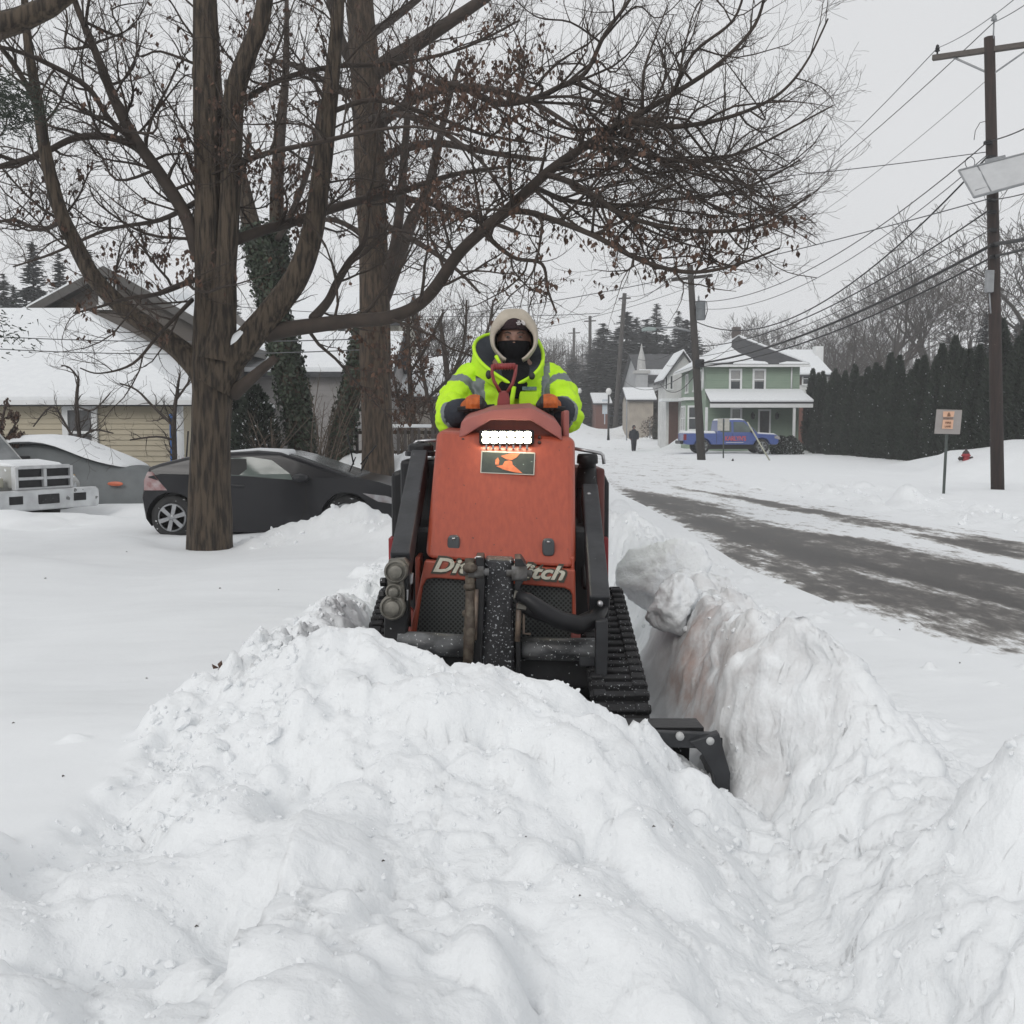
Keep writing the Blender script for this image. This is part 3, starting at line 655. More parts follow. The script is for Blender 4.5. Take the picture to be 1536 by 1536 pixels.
for x in (.455, -.585):
    m = MB(); m.b2(Vector((x - .012, 4.93, .42 if x > 0 else .74)) - MO, Vector((x + .012, 5.5, .86)) - MO); m.build('red_side_strip', mat('deep red paint', (.30, .03, .035), rough=.45), loader, bevel=.005)
m = MB(); beam(m, L(618, 735, 4.9), L(622, 692, 4.95), .022, .02, .03, .03); m.build('red_side_strip', mat('deep red paint', (.30, .03, .035)), loader, bevel=.004)
# hood
m = MB()
fr = [L(655, 645, 4.62), L(863, 656, 4.62), L(864, 853, 4.24), L(637, 838, 4.24)]
md = [L(655, 642, 4.72) , L(863, 652, 4.72), L(864, 853, 4.34), L(637, 838, 4.34)]
bk = [Vector((fr[0].x, .75, fr[0].z + .02)), Vector((fr[1].x, .75, fr[1].z + .02)), Vector((fr[1].x, .75, fr[2].z)), Vector((fr[0].x, .75, fr[3].z))]
m.add(fr + bk, [(0, 1, 2, 3), (0, 4, 5, 1), (1, 5, 6, 2), (2, 6, 7, 3), (3, 7, 4, 0), (4, 7, 6, 5)])
hood = m.build('hood', RED, loader, bevel=.032, seg=4)
# lower fascia round the grille
m = MB(); plate(m, [(637, 841), (863, 855), (865, 960), (858.5, 960), (858.5, 894), (855, 886), (846, 882), (652, 867), (640, 869), (634, 880), (623, 957), (613, 957)], 4.215, .06)
m.b2(Vector((-.405, 4.26, .5)) - MO, Vector((-.385, 4.6, .85)) - MO); m.b2(Vector((.245, 4.26, .5)) - MO, Vector((.262, 4.6, .85)) - MO)
fas = m.build('front_fascia', RED, loader, bevel=.006)
m = MB(); plate(m, [(632, 862), (862, 876), (862, 965), (616, 958)], 4.25, .01); m.build('grille', GRILL, loader)
# bottom rail of the fascia, red with frost
m = MB(); plate(m, [(608, 905), (628, 925), (622, 962), (604, 960)], 4.3, .04); m.build('tie_bracket', RED2, loader, bevel=.004); m = MB(); plate(m, [(858, 930), (872, 930), (870, 975), (856, 975)], 4.2, .03); m.build('tie_bracket', RED2, loader, bevel=.004)
# lettering, half hidden by the mast
roll = -math.atan2(17, 195)
cB = L(749, 853.5, 4.211)
text_obj('lettering_edge', 'Ditch Witch', .565, .078, cB, OUTL, loader, shear=.32, bold=.055, depth=.003, roll=roll * .8, space=1.02)
text_obj('lettering', 'Ditch Witch', .545, .060, cB - Vector((0, .003, 0)), CREAM, loader, shear=.32, bold=.03, depth=.003, roll=roll * .8, space=1.02)
# emblem plate
m = MB(); plate(m, [(722, 676), (803, 679), (801.5, 713), (720, 709.5)], lambda y: hoodY(y) - .010, .012); em = m.build('emblem_border', mat('cream decal edge', (.60, .58, .50)), loader, bevel=.003)
m = MB(); plate(m, [(723.6, 677.6), (801.4, 680.4), (800, 711.4), (721.8, 708)], lambda y: hoodY(y) - .0125, .004); m.build('emblem', BADGE, loader, bevel=.002)
m = MB()
for pts in ([(751, 684), (764, 680.5), (780, 680), (775, 686), (768, 690), (760, 689)], [(743, 690), (747, 686), (749, 691), (748, 697), (743, 697)],
            [(744, 699), (754, 697.5), (757, 692), (764, 690.5), (768, 692), (769, 697), (776, 703), (784, 710), (772, 708.5), (756, 704.5)]):
    plate(m, pts, lambda y: hoodY(y) - .0145, .003)
m.build('emblem_figure', ORNG, loader)
# latches and screws
for px, py in ((680.5, 816), (822.5, 821)):
    m = MB(); c = L(px, py, hoodY(py) - .012)
    pts = [(c.x + .026 * math.copysign(abs(math.cos(a)) ** .6, math.cos(a)), c.z + .037 * math.copysign(abs(math.sin(a)) ** .6, math.sin(a))) for a in [2 * math.pi * i / 20 for i in range(20)]]
    m.prism(pts, 'y', c.y - .012, c.y + .025); lt = m.build('hood_latch', GREYP, loader, bevel=.006)
    m = MB(); m.sphere((c.x, c.y - .014, c.z + .024), (.009, .005, .005), 10); m.build('latch_screw', CHRM, lt)
for px, py in ((695.5, 652.5), (694.5, 659.5), (809, 656), (809, 663.5)):
    m = MB(); c = L(px, py, hoodY(py) - .004); m.lathe([(.006, -.004), (.008, .0), (.008, .006)], c, 'y', 10); m.build('hood_bolt', mat('dark bolt', (.06, .03, .025)), loader)
# console shroud over the light bar
outer = [(688, 657), (692, 633), (700, 627), (738, 615), (797, 611), (836, 633), (842, 642), (843, 661)]
inner = [(836, 656), (797, 631), (737, 630), (697, 654)]
m = MB(); a = [L(x, y, 4.60) for x, y in outer + inner]; b = [L(x, y, 4.60) + Vector((0, .40, .03)) for x, y in outer + inner]; n = len(a)
m.add(a + b, [tuple(range(n)), tuple(range(n, 2 * n))[::-1]] + [(i, n + i, n + (i + 1) % n, (i + 1) % n) for i in range(n)])
con = m.build('console_shroud', RED2, loader, bevel=.005)
m = MB(); pts = [(691, 655), (695, 634), (738, 618), (797, 614), (838, 637), (841, 658)]
a = [L(x, y, 4.70) for x, y in pts]; b = [q + Vector((0, .02, 0)) for q in a]; n = 6
m.add(a + b, [tuple(range(n)), tuple(range(n, 2 * n))[::-1]] + [(i, n + i, n + (i + 1) % n, (i + 1) % n) for i in range(n)])
m.build('console_recess', RED, loader)
m = MB(); c = L(760, 656, 4.56); m.box(c + Vector((0, .03, 0)), (.245, .05, .068)); lb = m.build('light_bar', BLKP, loader, bevel=.012)
m = MB(); 
for i in range(6):
    for j in range(2): m.box(c + Vector((-.092 + i * .0368, .002, -.014 + j * .028)), (.0325, .016, .0235))
m.build('led_lens', LAMP, lb, bevel=.008)
m = MB()
for i in range(7): m = MB(); m.box(c + Vector((-.09 + i * .03, .012, -.042)), (.008, .03, .018)); m.build('light_bar_fin', CHRM, lb)
# handles and controls on the console
for (pa, pb) in (((686, 614), (742, 610)), ((806, 609), (848, 614))):
    m = MB(); a, b = L(pa[0], pa[1], 5.0), L(pb[0], pb[1], 5.0); m.tube([a, a + (b - a) * .5, b], .013, 10); m.tube([a + (b - a) * .5, a + (b - a) * .5 + Vector((0, .02, -.2))], .012, 8)
    m.build('control_bar', BLKP, loader)
m = MB(); m.b2(Vector((.235, 4.72, 1.3)) - MO, Vector((.262, 4.95, 1.47)) - MO); m.build('console_bracket', RED2, loader, bevel=.008)
# loader arms
m = MB(); beam(m, L(630, 688, 4.85), L(601, 848, 4.08), .075, .079, .10, .12); m.build('lift_arm', ARMM, loader, bevel=.008)
m = MB(); beam(m, L(884, 738, 4.7), L(899, 912, 4.05), .072, .082, .10, .12); arm = m.build('lift_arm', ARMM, loader, bevel=.008)
m = MB()
for px, py, Y in ((883, 742, 4.62), (888, 817, 4.33), (900, 905, 4.0)): m = MB(); m.lathe([(.002, -.02), (.011, -.018), (.012, -.004), (.009, .02)], L(px, py, Y), 'y', 12); m.build('arm_bolt', CHRM, arm)
m = MB(); m.tube([L(640, 700, 4.9), L(628, 760, 4.6), L(618, 830, 4.35), L(612, 900, 4.3)], .02, 8); m.build('hydraulic_line', BLKP, loader); m = MB(); m.tube([L(872, 720, 4.9), L(874, 800, 4.6), L(880, 880, 4.35)], .022, 8); m.build('hydraulic_line', BLKP, loader); m = MB()
m.tube([L(637, 720, 4.9), L(622, 800, 4.5), L(609, 860, 4.25), L(612, 940, 4.2)], .014, 8); m.build('hydraulic_line', BLKP, loader)
# caps
m = MB(); c = L(631, 684, 4.9); m.lathe([(.075, 0), (.075, .02), (.062, .025), (.062, .05), (.045, .06), (.02, .062), (.018, .072), (0.001, .072)], c, 'z', 10, sm=False)
m.build('tank_cap', BLKP, loader, bevel=.004)
m = MB(); c = L(881, 702, 4.78); m.lathe([(.040, 0), (.040, .018), (.050, .022), (.048, .055), (.042, .066), (0.001, .068)], c, 'z', 18); m.build('filler_cap', BLKP, loader)
m = MB(); c = L(880, 730, 4.86); m.lathe([(.05, -.05), (.052, .0), (.045, .09), (.035, .11)], c, 'z', 16); m.build('air_cleaner', BLK, loader)
# rails
m = MB(); m.tube([L(862, 673, 4.8), L(885, 677, 4.8), L(901, 680, 4.8), L(904.5, 683, 4.8), L(906, 696, 4.8)], .008, 8); m.build('grab_rail', CHRM, loader)
m = MB(); m.tube([L(660, 660.5, 4.9), L(640, 661, 4.9), L(624, 662.5, 4.9), L(621, 666, 4.9), L(619, 684, 4.9)], .008, 8); m.build('grab_rail', CHRM, loader)
# mast (quick attach tower)
m = MB(); a = [(727, 838), (771, 840), (770, 905), (773, 1012), (718, 1010), (726, 905)]
plate(m, a, 3.98, .12); m.build('mast', MASTM, loader, bevel=.012)
m = MB(); plate(m, [(713, 836), (725, 836), (728, 860), (722, 1010), (710, 1010), (713, 900)], 3.94, .16); plate(m, [(772, 838), (782, 838), (790, 850), (788, 868), (781, 880), (781, 1010), (774, 1010)], 3.94, .16)
ear = m.build('mast_plate', BLK, loader, bevel=.004)
m = MB()
for px, py, r in ((779, 860, .030), (714, 858, .026)):
    c = L(px, py, 3.95); m.lathe([(r, -.03), (r, .03)], c, 'x', 16)
    m.lathe([(.014, -.05), (.014, .05)], c, 'x', 12); m.build('pivot_pin', mat('frosted pin', (.05, .045, .04), (.16, .16, .16), rough=.5, scale=25), ear); m = MB()
for px, py in ((718, 838), (777, 841)): m = MB(); m.sphere(L(px, py - 1, 3.96), (.016, .02, .007), 10); m.build('snow_cap', SNOW, ear)
m = MB(); m.tube([L(705, 838, 3.97), L(705.5, 900, 3.93), L(704, 950, 3.9), L(701, 1010, 3.88)], [.020, .019, .022, .018], 12)
for px, py, r in ((705, 852, .030), (704, 880, .024), (703, 920, .027), (704, 945, .026), (703, 957, .024)): m.sphere(L(px, py, 3.93), (r, r, r * .7), 12)
m.build('tilt_cylinder', RUST, loader)
m = MB(); m.tube([L(715, 884, 3.93), L(712, 960, 3.91)], .009, 8); m.build('steel_line', mat('tan steel line', (.16, .12, .09), (.08, .06, .05), rough=.5, scale=30), loader); m = MB(); m.tube([L(779, 905, 3.93), L(776, 962, 3.92)], .011, 8); m.tube([L(786, 905, 3.95), L(785, 950, 3.94), L(796, 951, 3.94)], .006, 8); m.build('steel_line', mat('tan steel line', (.16, .12, .09), (.08, .06, .05), rough=.5, scale=30), loader)
m = MB()
for px, py in ((771, 892), (776, 908)):
    a = L(px, py, 3.92); m.tube([a, a + Vector((.035, 0, -.008))], [.018, .014], 6, sm=False)
m.build('hose_fitting', CAST, loader)
m = MB(); m.tube([L(777, 893, 3.92), L(792, 899, 3.9), L(812, 915, 3.9), L(838, 930, 3.92), L(868, 938, 3.96), L(892, 930, 4.0), L(902, 912, 4.06)], [.022, .026, .034, .036, .036, .034, .03], 12)
m.tube([L(779, 908, 3.93), L(800, 916, 3.95), L(836, 928, 3.97), L(868, 935, 4.0), L(890, 925, 4.05)], [.018, .03, .032, .032, .03], 12); m.build('hydraulic_hose', BLKP, loader)
# crossbar and lower frame
m = MB(); m.tube([L(597, 964, 4.02), L(640, 965, 4.02), L(700, 969, 4.02)], .046, 18); m.build('crossbar', TUBEM, loader); m = MB(); m.tube([L(783, 972, 4.02), L(845, 974, 4.02), L(910, 974, 4.02)], .046, 18); m.build('crossbar', TUBEM, loader)
m = MB(); plate(m, [(600, 975), (905, 985), (905, 1032), (838, 1030), (834, 1042), (790, 1040), (600, 1032)], 4.06, .10); m.build('lower_frame', BLK, loader, bevel=.006)
m = MB(); plate(m, [(894, 932), (912, 930), (912, 975), (909, 1062), (893, 1062)], 3.93, .05); plate(m, [(868, 975), (893, 975), (893, 1000), (870, 1000)], 3.98, .05); m.build('attach_plate', ARMM, loader, bevel=.004)
# couplers on the left
m = MB(); plate(m, [(590, 838), (608, 838), (614, 850), (612, 930), (606, 975), (576, 968), (576, 870)], 4.0, .10); cb = m.build('coupler_block', BLK, loader, bevel=.008)
m = MB(); plate(m, [(583, 840), (606, 838), (612, 848), (610, 865), (604, 873), (606, 893), (604, 925), (580, 925), (576, 912), (583, 893), (581, 872), (580, 858)], 3.955, .05)
for px, py, r in ((594, 857, .046), (591, 887, .033), (589, 911, .050)):
    c = L(px, py, 3.945); m.lathe([(r, .02), (r, -.008), (r * .88, -.016), (r * .8, -.016), (r * .78, -.006), (r * .6, -.008), (r * .56, -.03), (r * .2, -.034), (.001, -.034)], c, 'y', 20)
m.build('coupler', CAST, cb, bevel=.003)
m = MB()
for px, py in ((574, 873), (572, 893)):
    m = MB(); c = L(px, py, 3.98); m.lathe([(.012, -.01), (.019, -.008), (.019, .01), (.012, .02)], c, 'x', 6, sm=False); m.tube([c, c + Vector((.05, .02, 0))], .008, 8); m.build('coupler_bolt', BLK, cb)
m = MB(); plate(m, [(611, 862), (620, 860), (619, 876), (613, 880)], 4.05, .03); plate(m, [(606, 884), (613, 884), (612, 902), (606, 900)], 4.0, .03); m.build('hose_fitting', CHRM, loader, bevel=.004)
# tracks
def track_path():
    cs = [(-.70, .20, .165), (-.55, .19, .17), (.18, .44, .15), (.75, .19, .17)]
    pts = []
    for cy, cz, r in cs:
        for i in range(72): a = 2 * math.pi * i / 72; pts.append((cy + r * math.cos(a), cz + r * math.sin(a)))
    pts = sorted(set(pts))
    def half(ps):
        o = []
        for q in ps:
            while len(o) > 1 and (o[-1][0] - o[-2][0]) * (q[1] - o[-2][1]) - (o[-1][1] - o[-2][1]) * (q[0] - o[-2][0]) <= 0: o.pop()
            o.append(q)
        return o[:-1]
    h = half(pts) + half(pts[::-1]); h.append(h[0])
    out = []; acc = 0; ln = [math.dist(h[i], h[i + 1]) for i in range(len(h) - 1)]; tot = sum(ln); n = int(tot / .03) // 2 * 2; step = tot / n
    for k in range(n):
        s = k * step; i = 0
        while s > ln[i]: s -= ln[i]; i += 1
        t = s / ln[i]; a, b = h[i], h[i + 1]; d = Vector((b[0] - a[0], b[1] - a[1])).normalized()
        out.append((a[0] + (b[0] - a[0]) * t, a[1] + (b[1] - a[1]) * t, d))
    return out
TP = track_path()
for xa, xb in ((.30, .515), (-.615, -.41)):
    fr_ = thing('track', None, None, (0, 0, 0)); fr_.parent = loader; fr_.name = 'track'
    m = MB(); n = len(TP); A = xa - MO.x; B = xb - MO.x
    secs = []
    for y, z, d in TP:
        nr = Vector((d.y, -d.x)); o_ = .0; i_ = -.022
        secs.append([(A, y + nr.x * o_, z + nr.y * o_), (B, y + nr.x * o_, z + nr.y * o_), (B, y + nr.x * i_, z + nr.y * i_), (A, y + nr.x * i_, z + nr.y * i_)])
    m.loft(secs + [secs[0]], 0, False, False)
    for k in range(0, n, 2):
        y, z, d = TP[k]; nr = Vector((d.y, -d.x)); ang = math.atan2(d.y, d.x)
        m.box(((A + B) / 2, y + nr.x * .012, z + nr.y * .012), (B - A + .01, .030, .030), (ang, 0, 0))
        m.box((A + .03, y + nr.x * .016, z + nr.y * .016), (.05, .036, .036), (ang, 0, 0)); m.box((B - .03, y + nr.x * .016, z + nr.y * .016), (.05, .036, .036), (ang, 0, 0))
    m.build('tread_belt', RUB, fr_, bevel=.004, seg=1)
    for cy, cz, r in ((-.62, .19, .14), (.18, .44, .12), (.75, .19, .14), (-.25, .12, .09), (.05, .12, .09), (.35, .12, .09)):
        m = MB(); m.lathe([(r * .3, A + .02), (r, A + .03), (r, B - .03), (r * .3, B - .02)], (0, cy, cz), 'x', 20); m.build('road_wheel', BLK, fr_)
# bucket
m = MB(); bz = lambda px, py, Y: L(px, py, Y)
a = [L(900, 1078, 3.42), L(985, 1088, 3.42), L(1079, 1101, 3.42), L(1074, 1124, 3.42), L(1040, 1121, 3.42), L(900, 1100, 3.42)]
Lx = -.78 - MO.x
top = [Vector((Lx, a[0].y, a[0].z + .0)), a[2], a[3], Vector((Lx, a[0].y, a[0].z - .055))]
m.add(top + [q + Vector((0, .03, 0)) for q in top], [(0, 1, 2, 3), (7, 6, 5, 4), (0, 4, 5, 1), (1, 5, 6, 2), (2, 6, 7, 3), (3, 7, 4, 0)])
bucket = thing('bucket', None, None); bucket.parent = loader
m.build('top_lip', ARMM, bucket, bevel=.004)
for sgn in (1, -1):
    m = MB(); pts = [(1034, 1113), (1079, 1100), (1096, 1161), (1095, 1196), (1076, 1196), (1071, 1164), (1052, 1130)]
    a = [L(x, y, 3.40) for x, y in pts]
    if sgn < 0: a = [Vector((-.05 - MO.x - (q.x - (.0)) + .0, q.y, q.z)) for q in a]
    b = [q + Vector((0, .045, 0)) for q in a]; n = len(a)
    m.add(a + b, [tuple(range(n)), tuple(range(n, 2 * n))[::-1]] + [(i, n + i, n + (i + 1) % n, (i + 1) % n) for i in range(n)])
    x0 = a[2].x - .03 * sgn
    m.prism([(a[0].y + .02, a[3].z - .08), (a[0].y + .02, a[1].z - .02), (a[0].y + .38, a[1].z - .20), (a[0].y + .38, .08)], 'x', x0 - .006, x0 + .006)
    m.build('bucket_end', ARMM, bucket, bevel=.004)
m = MB(); prof = [(3.46, .34), (3.60, .33), (3.72, .28), (3.74, .16), (3.66, .06), (3.40, .035), (3.40, .025), (3.68, .045), (3.76, .16), (3.74, .29), (3.61, .35), (3.46, .36)]
m.prism([(y - MO.y, z - MO.z) for y, z in prof], 'x', -.76 - MO.x, .66 - MO.x); m.build('bucket_shell', BLK, bucket)
m = MB()
for px, py in ((1020, 1104.5), (1065, 1111)): m = MB(); m.lathe([(.014, -.006), (.014, .01)], L(px, py, 3.405), 'y', 12); m.build('bucket_bolt', mat('shiny worn bolt', (.55, .56, .56), rough=.4), bucket)
# ================================================================ snow shovel standing behind the console
SO = P(755, 612, 5.02); sv = thing('snow_shovel', 'red shovel with a ribbed D-shaped grip standing upright behind the red console', 'shovel', (SO.x, SO.y, .25))
def S(px, py, Y=5.02): return P(px, py, Y) - Vector((SO.x, SO.y, .25))
SH = mat('dark red shovel plastic', (.26, .035, .035), (.20, .03, .03), rough=.45)
m = MB(); m.tube([S(739, 550), S(773, 549)], .0145, 12)
for i in range(8): m.lathe([(.015, -.003), (.0185, 0), (.015, .003)], S(741.5 + i * 4.1, 549.8), 'x', 12)
m.tube([S(739, 547), S(738, 560), S(741, 572), S(750, 587)], .0085, 8); m.tube([S(774, 547), S(773, 560), S(769, 575), S(761, 588)], .0085, 8)
m.build('grip', SH, sv)
m = MB(); a = [S(749, 586), S(762, 586), S(765, 600), S(766, 640), S(744, 640), S(746, 600)]
m.add(a + [q + Vector((0, .035, 0)) for q in a], [tuple(range(6)), tuple(range(6, 12))[::-1]] + [(i, 6 + i, 6 + (i + 1) % 6, (i + 1) % 6) for i in range(6)])
m.build('grip_socket', SH, sv, bevel=.008)
m = MB(); m.tube([S(755, 630), Vector((0, .03, .35))], .016, 10); m.build('shaft', mat('wood shaft', (.35, .22, .12)), sv)
m = MB(); m.prism([(-.12, 0), (.12, 0), (.11, .35), (-.11, .35)], 'y', .02, .035); m.build('shovel_blade', SH, sv, bevel=.004)
# ================================================================ the operator
OO = Vector((0, 5.55, .22)); op = thing('person', 'person in a neon yellow hooded work jacket and black face mask driving the red loader', 'person', OO)
def Q(px, py, Y): return P(px, py, Y) - OO
HV = mat('neon yellow work jacket', (.52, .84, .012), (.42, .72, .01), rough=.7, scale=7, bump=.25, bscale=26)
STR = mat('grey reflective tape', (.13, .155, .16), (.17, .19, .195), rough=.45, scale=10)
NAVY = mat('navy jacket lining', (.012, .016, .026), (.02, .025, .035), rough=.8, scale=20, bump=.2)
SKIN = mat('weathered skin', (.25, .14, .10), (.20, .105, .078), rough=.55, scale=30)
HOODM = mat('tan hood fabric', (.46, .41, .34), (.38, .335, .275), rough=.9, scale=12, bump=.3, bscale=90)
KNIT = mat('dark maroon knit', (.022, .010, .012), (.03, .015, .018), rough=.95, scale=60, bump=.6, bscale=160)
GAIT = mat('black neck gaiter', (.006, .006, .007), (.010, .010, .012), spec=.15, rough=.9, scale=20, bump=.3)
GLO = mat('orange work glove', (.55, .13, .02), (.36, .08, .015), rough=.7, scale=22, bump=.4)
GLB = mat('black glove rubber', (.012, .013, .013), (.02, .022, .02), rough=.6)
def ell(c, rx, ry, k=20, sq=1.0):
    return [Vector((c[0] + rx * math.copysign(abs(math.cos(a)) ** sq, math.cos(a)), c[1] + ry * math.copysign(abs(math.sin(a)) ** sq, math.sin(a)), c[2])) for a in [2 * math.pi * i / k for i in range(k)]]
# body: legs, trunk, neck and head as one surface
m = MB()
for s in (-1, 1):
    m.tube([(s * .10, .02, .10), (s * .10, .03, .48), (s * .09, .02, .86)], [.055, .075, .10], 14)
m.loft([ell((0, .02, .82), .16, .11), ell((0, .0, 1.0), .155, .11), ell((0, -.04, 1.22), .18, .12), ell((0, -.06, 1.42), .19, .11), ell((0, -.07, 1.50), .12, .08), ell((0, -.08, 1.58), .06, .06), ell((0, -.09, 1.68), .055, .055)])
hc = Q(771, 511, 5.47)
m.sphere(hc + Vector((0, .005, .01)), (.078, .095, .112), 20); m.sphere(hc + Vector((0, -.02, -.055)), (.055, .07, .06), 16)
m.tube([hc + Vector((0, -.088, .012)), hc + Vector((0, -.100, -.012)), hc + Vector((0, -.112, -.030))], [.010, .014, .017], 10)
for s in (-1, 1):
    m.sphere(hc + Vector((s * .034, -.083, .031)), (.026, .014, .008), 10)      # brow
    m.sphere(hc + Vector((s * .045, -.072, -.022)), (.024, .020, .018), 10)      # cheek
    m.sphere(hc + Vector((s * .080, .0, .0)), (.012, .024, .032), 10)            # ear
m.sphere(hc + Vector((0, -.082, -.058)), (.026, .012, .010), 10)
LA = [Q(711, 567, 5.53), Q(684, 600, 5.42), Q(680, 626, 5.22), Q(706, 609, 5.02)]
RA = [Q(824, 568, 5.53), Q(843, 598, 5.42), Q(846, 622, 5.22), Q(828, 607, 5.02)]
for A_ in (LA, RA): m.tube([A_[0], A_[1], A_[2], A_[3]], [.055, .045, .038, .03], 12)
body = blob(m, 'body', [SKIN], op, .009, 4)
# eyes
for s in (-1, 1):
    m = MB(); m.sphere(hc + Vector((s * .033, -.0885, .012)), (.0115, .010, .0045), 12); ey = m.build('eye', mat('shaded eye white', (.20, .17, .155)), op)  # whites darkened in their colour for the shade on the face
    m = MB(); m.sphere(hc + Vector((s * .033, -.0975, .012)), (.0058, .003, .0042), 10); m.build('iris', mat('dark iris', (.02, .012, .008), rough=.2), ey)
    m = MB(); m.tube([hc + Vector((s * .016, -.099, .029)), hc + Vector((s * .034, -.102, .036)), hc + Vector((s * .055, -.088, .030))], [.003, .0042, .002], 6); m.build('eyebrow', mat('black hair', (.015, .012, .01)), op)
# trousers and boots
m = MB()
for s in (-1, 1): m.tube([(s * .10, .02, .06), (s * .10, .03, .48), (s * .09, .02, .90)], [.085, .10, .125], 14)
m.loft([ell((0, .02, .80), .19, .14), ell((0, .0, 1.02), .18, .13)])
blob(m, 'trousers', [mat('dark work trousers', (.03, .032, .035), rough=.85, bump=.3)], op, .016, 3)
for s in (-1, 1):
    m = MB(); m.tube([(s * .10, .03, .20), (s * .10, .03, .06)], [.065, .07], 14); m.loft([ell((s * .10, -.02, 0), .055, .14), ell((s * .10, -.02, .05), .055, .14), ell((s * .10, 0, .10), .05, .09)])
    m.build('boot', BLKP, op)
# jacket
m = MB()
m.loft([ell((0, .0, .84), .25, .18), ell((0, -.01, 1.0), .24, .17), ell((0, -.04, 1.2), .245, .17), ell((0, -.055, 1.34), .25, .165), ell((0, -.06, 1.43), .225, .145), ell((0, -.04, 1.455), .17, .12), ell((0, -.03, 1.465), .10, .09)])
SLV = []
for A_ in (LA, RA):
    a, b, c, d = A_; s = -1 if a.x < 0 else 1
    e = c + (d - c) * .30
    pts = [a + Vector((-s * .04, 0, .0)), a, (a + b) / 2 + Vector((s * .006, 0, .01)), b + Vector((s * .012, 0, .0)), (b + c) / 2 + Vector((s * .012, 0, 0)), c, e]
    m.tube(pts, [.080, .090, .086, .082, .082, .084, .080], 18); SLV.append((pts, s))
    m.sphere(a + Vector((-s * .02, 0, .0)), (.088, .10, .080), 16)
    for q_, rr_ in ((b + Vector((-s * .02, -.03, .03)), .075), (c + Vector((s * .01, .02, -.01)), .088)): m.sphere(q_, rr_, 14)
jk = blob(m, 'jacket', [HV, STR], op, .0085, 3, disp=(.034, .055))
c_, n_ = face_info(jk.data); mi = np.zeros(len(c_), np.int32)
for px, wd in ((720.5, .024), (818, .021)):
    x0 = Q(px, 580, 5.35).x; mi[(np.abs(c_[:, 0] - x0 - .02 * np.sign(x0) * (c_[:, 2] - 1.3)) < wd) & (c_[:, 2] > .9) & (c_[:, 1] < .2) & (np.abs(c_[:, 0]) < .23)] = 1
mi[(np.abs(c_[:, 2] - 1.02) < .03) & (np.abs(c_[:, 0]) < .27)] = 1
for pts, s in SLV:
    a, b, c, e = pts[1], pts[3], pts[5], pts[6]
    for (p0, p1, t0, t1) in ((a, b, .42, .78), (c, e, .35, 1.15)):
        d = p1 - p0; ln = d.length; dn = np.array(d / ln); rel = c_ - np.array(p0); t_ = rel @ dn / ln
        rad = np.linalg.norm(rel - np.outer(t_ * ln, dn), axis=1)
        mi[(t_ > t0) & (t_ < t1) & (rad < .14) & (s * c_[:, 0] > .19)] = 1
jk.data.polygons.foreach_set('material_index', mi)
# cuffs
for A_, s in ((LA, -1), (RA, 1)):
    c, d = A_[2], A_[3]; m = MB()
    m.tube([c + (d - c) * .25, c + (d - c) * .55, c + (d - c) * .8], [.078, .066, .050], 18); m.build('inner_cuff', NAVY, op)
# hi-vis collar with open hood rim
rim = [(769, 578, 5.27), (745, 563, 5.29), (727, 550, 5.34), (714, 536, 5.43), (708.5, 520, 5.54), (716, 507, 5.66), (735, 500, 5.75), (772, 497, 5.8), (800, 502, 5.74), (810, 514, 5.65), (816, 531, 5.52), (814, 548, 5.41), (802, 562, 5.33), (785, 573, 5.28)]
rim = [Q(*q) for q in rim]; n = len(rim)
nk = [Vector((0 + .075 * math.sin(2 * math.pi * i / n) * -1, -.09 - .07 * math.cos(2 * math.pi * i / n), 1.50)) for i in range(n)]
dn_ = [Vector((q.x * 1.12, q.y * 1.0 + .03, min(q.z - .06, 1.46 + (.06 if q.y > 0 else 0)))) for q in rim]
m = MB(); m.tube(rim + [rim[0]], .011, 8, 0, False)
v = rim + dn_; m.add(v, [(i, (i + 1) % n, n + (i + 1) % n, n + i) for i in range(n)], 0, True)
m.add([q + (w_ - q) * .02 for q, w_ in zip(rim, nk)] + nk, [(i, (i + 1) % n, n + (i + 1) % n, n + i) for i in range(n)], 1, True)
m.build('collar', [HV, NAVY], op, sub=1)
# open placket down the front, snaps, pull tab and chest pocket
m = MB(); m.tube([Q(771, 580, 5.26), Q(768, 600, 5.25), Q(766, 625, 5.25)], .012, 8)
m.tube([Q(744, 534, 5.26), Q(750, 545, 5.24)], [.010, .007], 8)
m.build('placket', HV, op)
m = MB(); m.sphere(Q(733, 562, 5.29), (.016, .010, .024), 10); m.build('hood_snap', GLB, op); m = MB(); m.sphere(Q(798, 564, 5.29), (.016, .010, .020), 10); m.build('hood_snap', GLB, op)
m = MB(); c = Q(794, 583, 5.275); m.box(c, (.075, .012, .020), (R(-6), 0, R(0))); m.build('chest_badge', mat('teal chest badge', (.03, .09, .08), (.15, .2, .2), rough=.5, scale=60), op, bevel=.003)
m = MB(); c = Q(793, 598, 5.28); m.box(c, (.10, .018, .075), (R(-6), 0, R(2))); m.build('chest_pocket', HV, op, bevel=.008)
